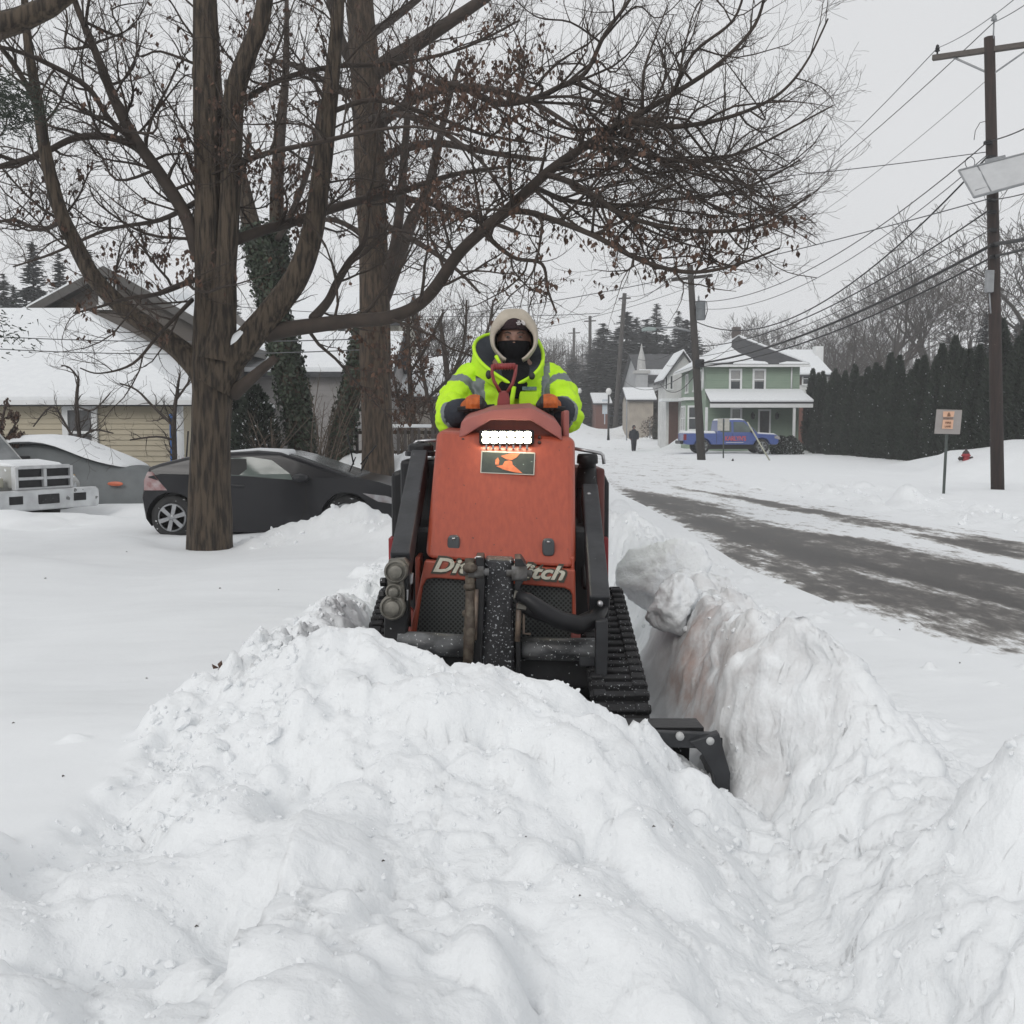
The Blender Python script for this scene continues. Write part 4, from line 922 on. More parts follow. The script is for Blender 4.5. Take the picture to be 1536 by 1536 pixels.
# gaiter
m = MB(); gz = hc.z
m.loft([ell((hc.x, hc.y - .012, gz - .008), .086, .106, 24), ell((hc.x, hc.y - .018, gz - .05), .086, .108, 24), ell((hc.x, hc.y - .01, gz - .09), .072, .093, 24), ell((hc.x, hc.y + .01, gz - .12), .080, .088, 24), ell((hc.x, hc.y - .02, gz - .15), .100, .125, 24), ell((hc.x, hc.y - .06, gz - .20), .112, .145, 24), ell((0, hc.y - .09, gz - .27), .085, .13, 24), ell((0, hc.y - .10, gz - .31), .05, .12, 24)], cap=False)
m.sphere(hc + Vector((0, -.094, -.030)), (.022, .030, .026), 12)
m.build('neck_gaiter', GAIT, op, sub=1)
# beanie
m = MB(); m.loft([ell((hc.x, hc.y, gz + .048), .086, .103, 24), ell((hc.x, hc.y, gz + .052), .090, .107, 24), ell((hc.x, hc.y, gz + .085), .089, .106, 24), ell((hc.x, hc.y + .005, gz + .115), .078, .092, 24), ell((hc.x, hc.y + .01, gz + .138), .045, .055, 24), ell((hc.x, hc.y + .01, gz + .145), .012, .015, 24)])
bn = m.build('beanie', KNIT, op, sub=1)
WH = mat('white stitching', (.75, .72, .72), rough=.8)
lc = hc + Vector((.030, -.106, .082))
text_obj('beanie_logo', 'THE\nNORTH\nFACE', .026, .022, lc + Vector((-.006, -.002, 0)), WH, bn, rot=(R(90), 0, R(14)), bold=.04, depth=.003)
m = MB()
for r in (.012, .018, .024):
    pts = [lc + Vector((.008 + r * math.cos(a) * .8, .003 + .004 * 0 + r * .25 * math.cos(a), -.011 + r * math.sin(a))) for a in [math.pi / 2 * i / 6 for i in range(7)]]
    m.tube(pts, .0022, 5)
m.build('beanie_logo', WH, bn)
# tan hood pulled over the beanie
m = MB(); vs = []; fs = []; NA = 30
rings = [(-.094, .104, .096, -.010), (-.104, .111, .108, -.002), (-.098, .117, .124, .008), (-.070, .122, .140, .018), (-.01, .126, .148, .024), (.05, .124, .144, .020), (.10, .108, .122, .012), (.14, .075, .085, .0), (.158, .03, .035, -.01)]
for y_, rx, rz, zc in rings:
    for j in range(NA + 1):
        ph = R(-68) + R(316) * j / NA
        vs.append(hc + Vector((rx * math.cos(ph), y_ + .018 * math.sin(ph) - .0, zc + rz * math.sin(ph) + .004 * math.sin(ph * 7))))
for i in range(len(rings) - 1):
    for j in range(NA): fs.append((i * (NA + 1) + j, i * (NA + 1) + j + 1, (i + 1) * (NA + 1) + j + 1, (i + 1) * (NA + 1) + j))
m.add(vs, fs, 0, True); hd = m.build('tan_hood', HOODM, op, sub=1)
sd_ = hd.modifiers.new('s', 'SOLIDIFY'); sd_.thickness = .007; sd_.offset = 0
# gloved hands closed round the control bars
def hand(A_, s, bar):
    d = A_[3]; w0 = A_[2] + (d - A_[2]) * .8; m = MB()
    bar = Vector(bar); dirb = Vector((1, 0, .06 * -s))
    palm = bar + Vector((0, .018, .030))
    m.tube([w0, w0 + (palm - w0) * .5, palm + Vector((0, .01, 0))], [.040, .038, .040], 14)
    m.sphere(palm + Vector((0, .0, .004)), (.048, .040, .030), 14)
    for i in range(4):
        x = (-.033 + i * .022); ln = [.9, 1.0, .97, .82][i if s > 0 else 3 - i]
        b0 = bar + Vector((x, .0, .036)); pts = [b0 + Vector((0, .01, .004)), b0 + Vector((0, -.022 * ln, .002)), b0 + Vector((0, -.036 * ln, -.022)), b0 + Vector((0, -.026, -.046 * ln)), b0 + Vector((0, -.004, -.052 * ln))]
        m.tube(pts, [.0125, .0125, .012, .0112, .0095], 10)
    tb = bar + Vector((-s * .045, .012, .016))
    m.tube([palm + Vector((-s * .030, .005, .0)), tb, tb + Vector((-s * .006, -.022, -.008)), tb + Vector((s * .004, -.036, -.018))], [.018, .015, .0135, .011], 10)
    h = blob(m, 'gloved_hand', [GLO, GLB], op, .0045, 2)
    c_, n_ = face_info(h.data); mi = np.zeros(len(c_), np.int32)
    mi[(c_[:, 2] < bar.z - .006)] = 1; mi[(s * (c_[:, 0] - bar.x) < -.026)] = 1
    h.data.polygons.foreach_set('material_index', mi)
hand(LA, -1, Q(712, 611, 4.99)); hand(RA, 1, Q(823, 610, 4.99))
# ================================================================ trees near the camera
BARK = mat('grey brown bark', (.080, .060, .042), (.022, .0165, .0125), rough=.9, scale=9, stretch=(3, 3, .4), bump=1.0, bscale=14, detail=12, ramp=(.42, .60))
BARK2 = mat('brown bark', (.080, .056, .038), (.030, .022, .016), rough=.9, scale=9, stretch=(3, 3, .45), bump=1.0, bscale=14, detail=12, ramp=(.42, .60))
TWIG = mat('twig bark', (.052, .038, .030), (.034, .026, .021), rough=.85, scale=6)
LEAF = mat('dry brown leaves', (.10, .052, .032), (.055, .032, .024), rough=.7, scale=3, island=.35)
IVY = mat('dark ivy leaves', (.022, .032, .018), (.035, .05, .028), rough=.6, scale=5, island=.4)
SPL = mat('clinging snow', (.78, .80, .815), (.74, .76, .78), rough=.8, scale=6, bump=.3)
def crom(pts, n=5):
    """smooth a polyline of (Vector, radius)"""
    out = []; m_ = len(pts)
    for i in range(m_ - 1):
        p0, p1, p2, p3 = pts[max(i - 1, 0)], pts[i], pts[i + 1], pts[min(i + 2, m_ - 1)]
        for k in range(n):
            t = k / n
            f = lambda a, b, c, d: .5 * ((2 * b) + (c - a) * t + (2 * a - 5 * b + 4 * c - d) * t * t + (-a + 3 * b - 3 * c + d) * t ** 3)
            out.append((f(p0[0], p1[0], p2[0], p3[0]), p1[1] + (p2[1] - p1[1]) * t))
    out.append(pts[-1]); return out
def rough_tube(mb, path, k=28, amp=.10):
    """big trunk with furrowed bark relief"""
    vs = []; prev = None
    for i, (p, r) in enumerate(path):
        t = (path[min(i + 1, len(path) - 1)][0] - path[max(i - 1, 0)][0]).normalized()
        n1 = prev if prev is not None else Vector((1, 0, 0)); n1 = (n1 - t * n1.dot(t)).normalized(); prev = n1; n2 = t.cross(n1)
        for j in range(k):
            a = 2 * math.pi * j / k; d = n1 * math.cos(a) + n2 * math.sin(a)
            q = p + d * r; f = mnoise.noise(Vector((d.x * 5, d.y * 5, q.z * .9))) + .5 * mnoise.noise(Vector((d.x * 14, d.y * 14, q.z * 3.0)))
            vs.append(p + d * r * (1 + amp * f))
    fs = [(i * k + j, i * k + (j + 1) % k, (i + 1) * k + (j + 1) % k, (i + 1) * k + j) for i in range(len(path) - 1) for j in range(k)]
    mb.add(vs, fs, 0, True)
class Crown:
    """bare branches grown from traced limbs; leaves are small folded quads"""
    def __init__(s, seed, lift=.0, dens=1.0, leafy=None, cfg=None):
        s.r = random.Random(seed); s.mb = MB(); s.lf = MB(); s.lift = lift; s.dens = dens; s.leafy = leafy; s.cfg = cfg or [(.34, 1.6), (.14, .72), (.085, .26)]
        s.paths = []
    def leaf(s, p, sz):
        r = s.r
        for _ in range(r.choice((2, 3, 4))):
            d = Vector((r.gauss(0, .5), r.gauss(0, .5), -1)).normalized(); w_ = d.cross(Vector((r.gauss(0, 1), r.gauss(0, 1), .2))).normalized()
            L_ = sz * r.uniform(.7, 1.4); W = L_ * r.uniform(.22, .4); q = p + Vector((r.gauss(0, .02), r.gauss(0, .02), r.gauss(0, .02))); nn = d.cross(w_) * W * .4
            s.lf.add([q, q + d * L_ * .45 + w_ * W + nn, q + d * L_, q + d * L_ * .45 - w_ * W + nn], [(0, 1, 2), (0, 2, 3)], 0, False)
    def grow(s, path, lv):
        if lv >= len(s.cfg): return
        r = s.r; sp, ln = s.cfg[lv]; sp /= s.dens
        acc = sp * r.random(); tot = sum((path[i + 1][0] - path[i][0]).length for i in range(len(path) - 1)); run = 0
        for i in range(len(path) - 1):
            a, ra = path[i]; b, rb = path[i + 1]; seg = (b - a).length
            if seg < 1e-6: continue
            t_ = (b - a) / seg
            while acc < seg:
                f = (run + acc) / max(tot, 1e-6); p = a + t_ * acc; pr = ra + (rb - ra) * acc / seg
                acc += sp * r.uniform(.5, 1.5)
                if f < (.12 if lv else .0): continue
                az = Vector((r.gauss(0, 1), r.gauss(0, 1), r.gauss(0, 1))); az = (az - t_ * az.dot(t_))
                if az.length < 1e-3: continue
                az.normalize(); an = R(r.uniform(28, 68)); d = t_ * math.cos(an) + az * math.sin(an); d.z += s.lift * (1 if lv else .5); d.normalize()
                L_ = ln * r.uniform(.45, 1.25) * (1 - .55 * f); r0 = min(pr * .6, (.019, .0080, .0043, .003)[lv] * r.uniform(.7, 1.3)); s.branch(p, d, L_, r0, lv)
            acc -= seg; run += seg
    def branch(s, p, d, L_, r0, lv):
        r = s.r; n = (7, 5, 3, 2)[lv]; pts = [(p.copy(), r0)]; q = p.copy(); bend = Vector((r.gauss(0, .12), r.gauss(0, .12), r.gauss(.05, .12) + s.lift * .3))
        for k in range(n):
            d = (d + bend + Vector((r.gauss(0, .12), r.gauss(0, .12), r.gauss(0, .12)))).normalized(); q = q + d * L_ / n
            pts.append((q.copy(), max(r0 * (1 - .8 * (k + 1) / n), .0016)))
        s.mb.tube([x[0] for x in pts], [x[1] for x in pts], (5, 4, 3, 3)[lv], 0, False)
        if s.leafy and lv >= 1:
            w_ = s.leafy(q)
            if r.random() < w_:
                for x in pts[1:]:
                    if r.random() < w_ + .25: s.leaf(x[0], .055)
        s.grow(pts, lv + 1)
    def limb(s, pts, k=10, kids_=True, sub=5, lv=0):
        path = crom(pts, sub); s.paths.append(path); s.mb.tube([x[0] for x in path], [x[1] for x in path], k, 0, True)
        if kids_: s.grow(path, lv)
        return path
def T(lst, Y):
    """traced limb: (px, py, width_px[, dY])"""
    o = []
    for q in lst:
        yy = Y + (q[3] if len(q) > 3 else 0); o.append((P(q[0], q[1], yy), q[2] / 2 * yy / F_PX))
    return o
Y1 = 11.8
def proj(p):
    """bearing of a point, used only to decide which boughs kept their dead leaves"""
    fx = p.x; d = p.y * math.cos(PITCH) - (p.z - CAMZ) * math.sin(PITCH); v = p.y * math.sin(PITCH) + (p.z - CAMZ) * math.cos(PITCH)
    return 768 + F_PX * fx / d, 768 - F_PX * v / d
LEAFZ = [(700, 130, 130, 110, .42), (880, 190, 100, 50, .28), (650, 290, 100, 50, .35), (860, 350, 130, 45, .36), (1010, 400, 100, 35, .30), (820, 430, 90, 40, .3), (430, 240, 90, 100, .28),
         (230, 400, 80, 50, .45), (180, 440, 120, 70, .22), (60, 300, 80, 60, .15), (1110, 350, 80, 40, .3), (600, 560, 60, 90, .9), (350, 120, 200, 120, .12), (330, 180, 60, 80, .2)]
def leafy(p):
    px, py = proj(p); w_ = 0
    for a, b, c, d, e in LEAFZ: w_ = max(w_, e * math.exp(-((px - a) / c) ** 2 - ((py - b) / d) ** 2))
    return w_
def rebase(o, root):
    """hand a mesh built in world space to its thing"""
    o.parent = root; o.location = -Vector(root.location)
b1p = P(316, 812, Y1)
tree1 = thing('tree', 'large bare tree with a furrowed trunk forking low in front of the black coupe', 'tree', (b1p.x, Y1, H(b1p.x, Y1)))
tr = MB(); rough_tube(tr, crom(T([(315, 860, 72), (315, 812, 66), (315, 740, 60), (316, 660, 57), (318, 590, 58), (321, 545, 66), (318, 500, 54), (317, 450, 46), (315, 380, 43), (313, 280, 41), (312, 180, 43), (310, 100, 38), (308, 0, 32), (306, -120, 24)], Y1), 8), 48, .10)
rough_tube(tr, crom(T([(326, 540, 56), (336, 470, 36), (339, 400, 30), (345, 300, 30), (348, 200, 30), (352, 140, 30), (372, 80, 26), (392, 30, 24), (405, -60, 20)], Y1 - .1), 6), 28, .08)
rough_tube(tr, crom(T([(322, 580, 58), (345, 540, 46), (372, 510, 42), (410, 465, 38), (445, 415, 35), (468, 350, 32), (482, 260, 28), (492, 170, 25), (502, 80, 20), (508, 0, 17), (512, -100, 13)], Y1 - .05), 6), 32, .07)
rough_tube(tr, crom(T([(318, 590, 50), (300, 556, 38), (270, 525, 32), (235, 498, 28), (185, 462, 26), (140, 415, 24), (110, 360, 22), (88, 310, 20), (68, 230, 18), (56, 150, 15), (44, 80, 13), (38, 20, 10), (34, -60, 8)], Y1), 6), 24, .06)
rebase(tr.build('trunk', BARK, None), tree1)
cr = Crown(3, lift=.12, dens=1.15, leafy=leafy)
for k_, l_ in enumerate([
    [(315, 380, 8), (313, 180, 8), (308, 0, 8), (306, -120, 5)], [(345, 300, 6), (352, 140, 6), (392, 30, 5), (405, -60, 4)],
    [(468, 350, 6), (482, 260, 6), (502, 80, 6), (512, -100, 4)], [(185, 462, 6), (110, 360, 6), (68, 230, 6), (44, 80, 5), (34, -60, 4)],
    [(300, 390, 24), (283, 335, 20), (262, 295, 19), (232, 250, 18), (200, 205, 17), (172, 150, 15), (150, 95, 12), (132, 50, 10), (112, 0, 9), (100, -60, 6)],
    [(232, 255, 12), (205, 222, 11, .2), (160, 205, 11, .3), (110, 208, 10, .5), (60, 232, 9, .6), (0, 250, 8, .7), (-60, 270, 5, .8)],
    [(200, 210, 9), (165, 180, 8, -.3), (130, 130, 8, -.6), (60, 90, 7, -.9), (0, 70, 5, -1.2), (-60, 60, 4, -1.3)],
    [(68, 230, 9), (55, 160, 8, -.2), (20, 95, 8, -.4), (-10, 60, 6, -.5)],
    [(355, 360, 16), (395, 345, 15, .3), (430, 336, 14, .6), (490, 316, 13, 1), (545, 300, 12, 1.4), (600, 288, 10, 1.8), (680, 262, 7, 2), (760, 250, 4, 2)],
    [(398, 500, 30), (430, 494, 24, .0), (480, 487, 22, -.1), (530, 481, 21, -.2), (579, 477, 20, -.3), (620, 462, 19, -.4), (650, 435, 19, -.5), (687, 382, 18, -.6), (725, 345, 18, -.7), (762, 314, 17, -.7), (822, 258, 15, -.8), (880, 218, 13, -.8), (935, 184, 11, -.9), (1010, 141, 8, -.9), (1080, 94, 6, -.9), (1132, 38, 5, -.8), (1150, -20, 3, -.8)],
    [(890, 212, 9, -.8), (935, 183, 9, -1.0), (1010, 190, 8, -1.2), (1085, 178, 6, -1.3), (1146, 155, 5, -1.4), (1184, 127, 4, -1.4), (1215, 84, 3, -1.4), (1242, 28, 2.4, -1.4)],
    [(820, 262, 9, -.8), (860, 275, 9, -1.2), (900, 300, 8, -1.5), (935, 323, 7, -1.7), (1005, 342, 7, -1.9), (1076, 347, 6, -2), (1146, 336, 4, -2), (1216, 292, 3, -2)],
    [(762, 318, 9, -.7), (800, 320, 9, -1.0), (888, 352, 8, -1.4), (958, 389, 7, -1.7), (1029, 408, 6, -2), (1099, 399, 4, -2.1), (1170, 372, 2.6, -2.2)],
    [(880, 220, 8, -.8), (930, 225, 8, -.2), (1000, 240, 7, .1), (1060, 240, 6, .2), (1120, 226, 4, .3), (1190, 190, 3, .3), (1250, 158, 2, .3)],
    [(800, 280, 8, -.7), (850, 300, 7, .0), (920, 310, 6, .4), (1000, 300, 5, .5), (1080, 292, 4, .6), (1150, 268, 3, .6), (1200, 240, 2, .6)],
    [(729, 352, 8, -.7), (750, 372, 7, -.9), (775, 388, 6, -1.1), (813, 396, 5, -1.3), (822, 436, 4, -1.4), (835, 470, 2.4, -1.4)],
    [(654, 122, 10, .5), (700, 134, 10, .4), (747, 155, 10, .3), (800, 148, 9, .2), (840, 130, 8, .1), (879, 108, 7, 0), (907, 52, 6, 0), (944, 0, 5, 0), (965, -50, 3, 0)],
    [(1010, 141, 6, -.9), (1040, 80, 5, -1.3), (1100, 30, 4, -1.6), (1120, -30, 3, -1.8)],
    [(470, 478, 16, -.1), (492, 452, 13, .2), (505, 425, 12, .4), (524, 393, 11, .6), (545, 365, 8, .8), (552, 335, 4, .9)],
    [(350, 590, 24), (372, 572, 18, -.2), (395, 552, 15, -.3), (412, 538, 12, -.4)],
    [(290, 420, 9), (240, 440, 7, -.8), (190, 448, 5, -1.4), (150, 460, 4, -1.8), (110, 470, 2.6, -2)],
    [(288, 450, 7), (240, 500, 5, -.8), (200, 545, 4, -1.2), (150, 560, 2.4, -1.5), (120, 552, 2, -1.6)],
    [(300, 300, 9), (240, 330, 7, .6), (160, 345, 5, 1), (80, 380, 4, 1.4), (20, 400, 2.5, 1.6)],
    [(95, 330, 8), (60, 345, 6, .3), (20, 330, 5, .5), (-30, 340, 3, .6)],
    [(345, 250, 9), (400, 230, 8, -.5), (470, 215, 7, -.9), (540, 200, 6, -1.2), (620, 190, 4, -1.4), (700, 205, 3, -1.5)],
    [(350, 160, 9), (420, 120, 8, .5), (500, 100, 7, .9), (600, 95, 6, 1.2), (700, 70, 4, 1.4), (780, 30, 3, 1.5)],
    [(492, 170, 8), (560, 150, 7, -.3), (640, 170, 6, -.5), (720, 200, 5, -.7), (800, 215, 3, -.8)]]):
    short = k_ == 19
    cr.limb(T(l_, Y1), 10, not short)
# low pull on the big right limb, plus the drooping fan of thin boughs towards the street
rr = random.Random(12); base_paths = list(cr.paths); nodes = [(p, r_, k) for k, pth in enumerate(base_paths) for (p, r_) in pth if r_ > .012]
def pick(x0_, x1_, y0_, y1_):
    c_ = [q for q in nodes if x0_ < proj(q[0])[0] < x1_ and y0_ < proj(q[0])[1] < y1_]; return rr.choice(c_) if c_ else None
def bough(q, ex, ey, dd):
    """a thin bough that leaves a limb and ends on the bearing ex, ey"""
    p, r_, k = q; sx, sy = proj(p); r0 = min(r_ * .6, .020); e = P(ex, ey, p.y + dd); a = p + (e - p) * .35 + Vector((rr.gauss(0, .12), rr.gauss(0, .12), rr.gauss(-.12, .12))); b = p + (e - p) * .7 + Vector((rr.gauss(0, .12), rr.gauss(0, .12), rr.gauss(-.14, .12)))
    cr.limb([(p, r0), (a, r0 * .75), (b, r0 * .5), (e, .005)], 5, True, 4, 1)
for i in range(36):
    q = pick(760, 1100, 80, 330)
    if q: sx, sy = proj(q[0]); bough(q, min(sx + rr.uniform(130, 300), 1225), sy + rr.uniform(10, 150) * (1 if rr.random() < .7 else -.7), rr.uniform(-1.4, 1.2))
for i in range(85):
    q = pick(-40, 1150, -110, 420)
    if q:
        sx, sy = proj(q[0]); a = rr.uniform(-2.9, -.25); L_ = rr.uniform(90, 190); bough(q, sx + L_ * math.cos(a), sy + L_ * math.sin(a), rr.uniform(-1.5, 1.5))
rebase(cr.mb.build('branches', TWIG, None, fix=False), tree1)
rebase(cr.lf.build('dead_leaves', LEAF, None, fix=False), tree1)
m = MB()   # snow lodged in the fork
a = T([(338, 528, 20), (356, 512, 24), (378, 494, 20), (400, 470, 13), (418, 448, 6)], Y1 - .12)
m.tube([q[0] + Vector((0, 0, .0)) for q in a], [q[1] for q in a], 14); o = blob(m, 'fork_snow', SPL, None, .02, 3); rebase(o, tree1)
# ---------------- second tree, behind the coupe
Y2 = 19.0; b2 = P(567, 720, Y2)
tree2 = thing('tree', 'tall straight bare tree with brown dead leaves behind the nose of the black coupe', 'tree', (b2.x, Y2, H(b2.x, Y2)))
tr = MB(); rough_tube(tr, crom(T([(568, 760, 56), (567, 718, 50), (566, 650, 46), (563, 560, 45), (562, 470, 46), (560, 380, 42), (556, 280, 44), (552, 180, 44), (546, 80, 42), (540, 0, 38), (536, -100, 30)], Y2), 8), 36, .06)
rebase(tr.build('trunk', BARK2, None), tree2)
cr = Crown(8, lift=.10, dens=1.0, leafy=leafy, cfg=[(.5, 2.6), (.24, 1.1), (.15, .40)])
for l_ in [[(556, 280, 8), (546, 80, 8), (536, -100, 6)], [(563, 470, 22, 0), (578, 440, 22, .05), (600, 380, 20, .3), (618, 330, 18, .5), (640, 290, 15, .7), (655, 230, 12, .9), (668, 170, 9, 1), (690, 90, 6, 1)],
           [(562, 455, 20, 0), (576, 420, 19, -.1), (592, 370, 16, -.4), (600, 310, 14, -.7), (606, 240, 12, -.9), (612, 160, 9, -1), (618, 60, 6, -1)],
           [(560, 110, 26, 0), (590, 88, 24, -.3), (621, 68, 22, -.5), (682, 28, 18, -.8), (745, -15, 14, -1)], [(555, 130, 18), (520, 80, 15, .5), (500, 20, 12, .8), (480, -60, 8, 1)],
           [(556, 250, 16), (600, 225, 13, 1), (660, 215, 11, 1.6), (740, 230, 8, 2), (820, 240, 5, 2.2)], [(555, 200, 16), (620, 150, 13, -1), (700, 130, 11, -1.6), (790, 150, 8, -2), (860, 190, 5, -2.4)],
           [(562, 380, 10), (540, 350, 9, .4), (500, 330, 7, .8), (460, 335, 4, 1)], [(550, 150, 12), (500, 130, 10, 1), (450, 100, 8, 1.6), (400, 90, 5, 2)],
           [(560, 330, 12), (620, 360, 9, -1), (680, 400, 6, -1.4), (720, 440, 3.4, -1.6)], [(556, 300, 12), (620, 300, 10, 1), (700, 320, 8, 1.5), (780, 350, 5, 1.8)],
           [(545, 60, 14), (600, 20, 12, 1.5), (660, -30, 9, 2)], [(552, 180, 12), (590, 170, 10, -1.5), (650, 190, 8, -2), (720, 240, 6, -2.5), (760, 300, 4, -2.6)]]:
    cr.limb(T(l_, Y2), 8)
rebase(cr.mb.build('branches', TWIG, None, fix=False), tree2); rebase(cr.lf.build('dead_leaves', LEAF, None, fix=False), tree2)
# ---------------- ivy clad trees further back
def leaf_shell(mb, path, n, off, sz, seed):
    r = random.Random(seed); cum = len(path) - 1
    for _ in range(n):
        f = r.random() * cum; i = int(f); p, ra = path[i]; q, rb = path[min(i + 1, cum)]; c = p + (q - p) * (f - i); rad = ra + (rb - ra) * (f - i)
        a = r.uniform(0, 2 * math.pi); d = Vector((math.cos(a), math.sin(a), r.uniform(-.4, .4))); k_ = mnoise.noise(Vector((c.z * 1.3, a, seed)))
        c = c + d * (rad + off * r.random() * (1 + 1.2 * k_)); u_ = Vector((r.gauss(0, 1), r.gauss(0, 1), r.gauss(0, 1))).normalized(); v_ = u_.cross(d).normalized(); s_ = sz * r.uniform(.6, 1.3)
        mb.add([c - u_ * s_, c + v_ * s_ * .8, c + u_ * s_, c - v_ * s_ * .8], [(0, 1, 2, 3)], 0, False)
Y3 = 21.5; b3 = P(455, 740, Y3)
tree3 = thing('ivy_tree', 'twin trunked leaning tree covered in dark ivy behind the roof of the black coupe', 'tree', (b3.x, Y3, H(b3.x, Y3)))
ps = [crom(T([(462, 740, 40), (452, 660, 36), (440, 590, 40), (425, 520, 38), (408, 450, 34), (392, 390, 34), (375, 330, 26), (365, 280, 20), (352, 220, 12)], Y3), 5), crom(T([(412, 460, 30), (418, 380, 26), (415, 300, 20), (420, 200, 16), (428, 120, 11), (430, 40, 7)], Y3 + .3), 5)]
tr = MB(); rough_tube(tr, ps[0], 20, .06); rough_tube(tr, ps[1], 16, .05); rebase(tr.build('trunk', BARK, None), tree3)
m = MB(); leaf_shell(m, ps[0][3:30], 6500, .10, .045, 1); leaf_shell(m, ps[1][:9], 1500, .12, .045, 2); rebase(m.build('ivy', IVY, None, fix=False), tree3)
cr = Crown(21, lift=.2, leafy=leafy, cfg=[(.45, 2.0), (.25, .9), (.16, .35)])
for l_ in [[(365, 280, 12), (352, 220, 10), (340, 120, 6)], [(415, 300, 14), (428, 120, 10), (430, 0, 6)], [(416, 360, 10), (450, 290, 9, .5), (470, 220, 7, .8), (480, 150, 5, 1)], [(380, 340, 10), (360, 300, 8), (375, 200, 6, .4)]]: cr.limb(T(l_, Y3), 7)
rebase(cr.mb.build('branches', TWIG, None, fix=False), tree3); rebase(cr.lf.build('dead_leaves', LEAF, None, fix=False), tree3)
b4 = P(500, 735, 20.5)
tree4 = thing('ivy_tree', 'short ivy wrapped trunk leaning right against the tall straight tree', 'tree', (b4.x, 20.5, H(b4.x, 20.5)))
p4 = crom(T([(497, 740, 36), (508, 680, 36), (520, 620, 34), (533, 560, 30), (543, 510, 32), (550, 470, 20)], 20.5), 5)
tr = MB(); rough_tube(tr, p4, 18, .06); rebase(tr.build('trunk', BARK, None), tree4); m = MB(); leaf_shell(m, p4, 2600, .07, .04, 5); rebase(m.build('ivy', IVY, None, fix=False), tree4)
# branch of another tree reaching in at the top left corner, with a spruce bough below it
tl = thing('tree', 'tree off to the left whose thick limb crosses the top left corner', 'tree', (-6.2, 8.2, H(-6.2, 8.2)))
tr = MB(); rough_tube(tr, [(Vector((-6.4, 8.2, .1)), .26), (Vector((-6.3, 8.1, 3.0)), .2), (Vector((-6.1, 8.0, 4.2)), .15), (P(-120, 90, 8.0), .12), (P(-40, 50, 8), .10), (P(30, 30, 8), .085), (P(75, 10, 8), .075), (P(120, -22, 8), .06), (P(200, -70, 8), .04)], 20, .08)
rebase(tr.build('trunk', BARK, None), tl)
cr = Crown(33, lift=.1, cfg=[(.35, 1.0), (.15, .5), (.1, .2)])
cr.limb(T([(-40, 50, 8), (30, 30, 8), (75, 10, 8), (150, -30, 6)], 8), 6); rebase(cr.mb.build('branches', TWIG, None, fix=False), tl)
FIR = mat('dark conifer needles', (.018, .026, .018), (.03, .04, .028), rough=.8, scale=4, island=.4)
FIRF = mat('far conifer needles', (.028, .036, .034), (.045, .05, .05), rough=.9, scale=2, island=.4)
SNF = mat('snow on needles', (.75, .77, .79), rough=.9)
nl = thing('spruce', 'dark green spruce whose bough tips hang in at the left edge', 'tree', (-7.3, 9.5, H(-7.3, 9.5)))
m = MB(); m.tube([(-7.3, 9.5, -.1), (-7.2, 9.5, 9)], [.2, .05], 10); rebase(m.build('trunk', BARK, None), nl)
m = MB(); r = random.Random(5)
for (px, py, n) in ((25, 150, 700), (0, 170, 700), (-30, 120, 500), (-10, 480, 90), (4, 505, 120)):
    c0 = P(px, py, 9.2)
    for _ in range(n):
        c = c0 + Vector((r.gauss(0, .14), r.gauss(0, .2), r.gauss(0, .09))); d = Vector((r.gauss(.4, 1), r.gauss(0, 1), r.gauss(-.3, .5))).normalized() * r.uniform(.03, .08); w_ = d.cross(Vector((0, 1, 0))).normalized() * .006
        m.add([c - w_, c + w_, c + d], [(0, 1, 2)], 0)
    m.tube([(-7.25, 9.5, c0.z + .25), (c0.x - .3, 9.3, c0.z + .1), tuple(c0)], [.05, .025, .008], 6)
rebase(m.build('boughs', FIR, None, fix=False), nl)
# ---------------- shrubs and saplings by the left house
def sapling(name, label, px, py, Y, limbs, leafz=None, seed=1, cfg=None, lift=.2, cat='tree', leafm=LEAF):
    b = P(px, py, Y); t_ = thing(name, label, cat, (b.x, Y, H(b.x, Y))); c = Crown(seed, lift=lift, leafy=leafz, cfg=cfg or [(.16, .7), (.12, .4), (.1, .16)])
    for l_ in limbs: c.limb(T(l_, Y), 7, True, 4, 0)
    rebase(c.mb.build('branches', TWIG, None, fix=False), t_)
    if c.lf.n: rebase(c.lf.build('dead_leaves', leafm, None, fix=False), t_)
    return t_
sapling('sapling', 'thin bare sapling standing before the window of the beige house', 124, 745, 21.5, [[(125, 745, 7), (122, 690, 6.5), (117, 630, 6), (115, 600, 5.5), (118, 568, 4)], [(122, 680, 4), (100, 640, 3.5, .2), (78, 610, 3, .3), (50, 640, 2, .3)], [(120, 660, 4), (140, 645, 3, -.2), (170, 650, 2, -.3)], [(116, 610, 3), (140, 615, 2.5), (165, 590, 2)], [(118, 568, 3), (105, 552, 2.5), (92, 548, 2)]], None, 41)
sapling('sapling', 'bare sapling beside the corner of the beige house', 262, 745, 22, [[(262, 745, 9), (262, 690, 8), (261, 640, 7), (264, 600, 5), (270, 560, 3)], [(262, 640, 5), (230, 610, 4, .3), (205, 585, 3, .4), (180, 575, 2, .5)], [(261, 660, 4), (235, 655, 3), (195, 660, 2.4)], [(264, 600, 4), (285, 570, 3), (300, 540, 2)]], None, 43)
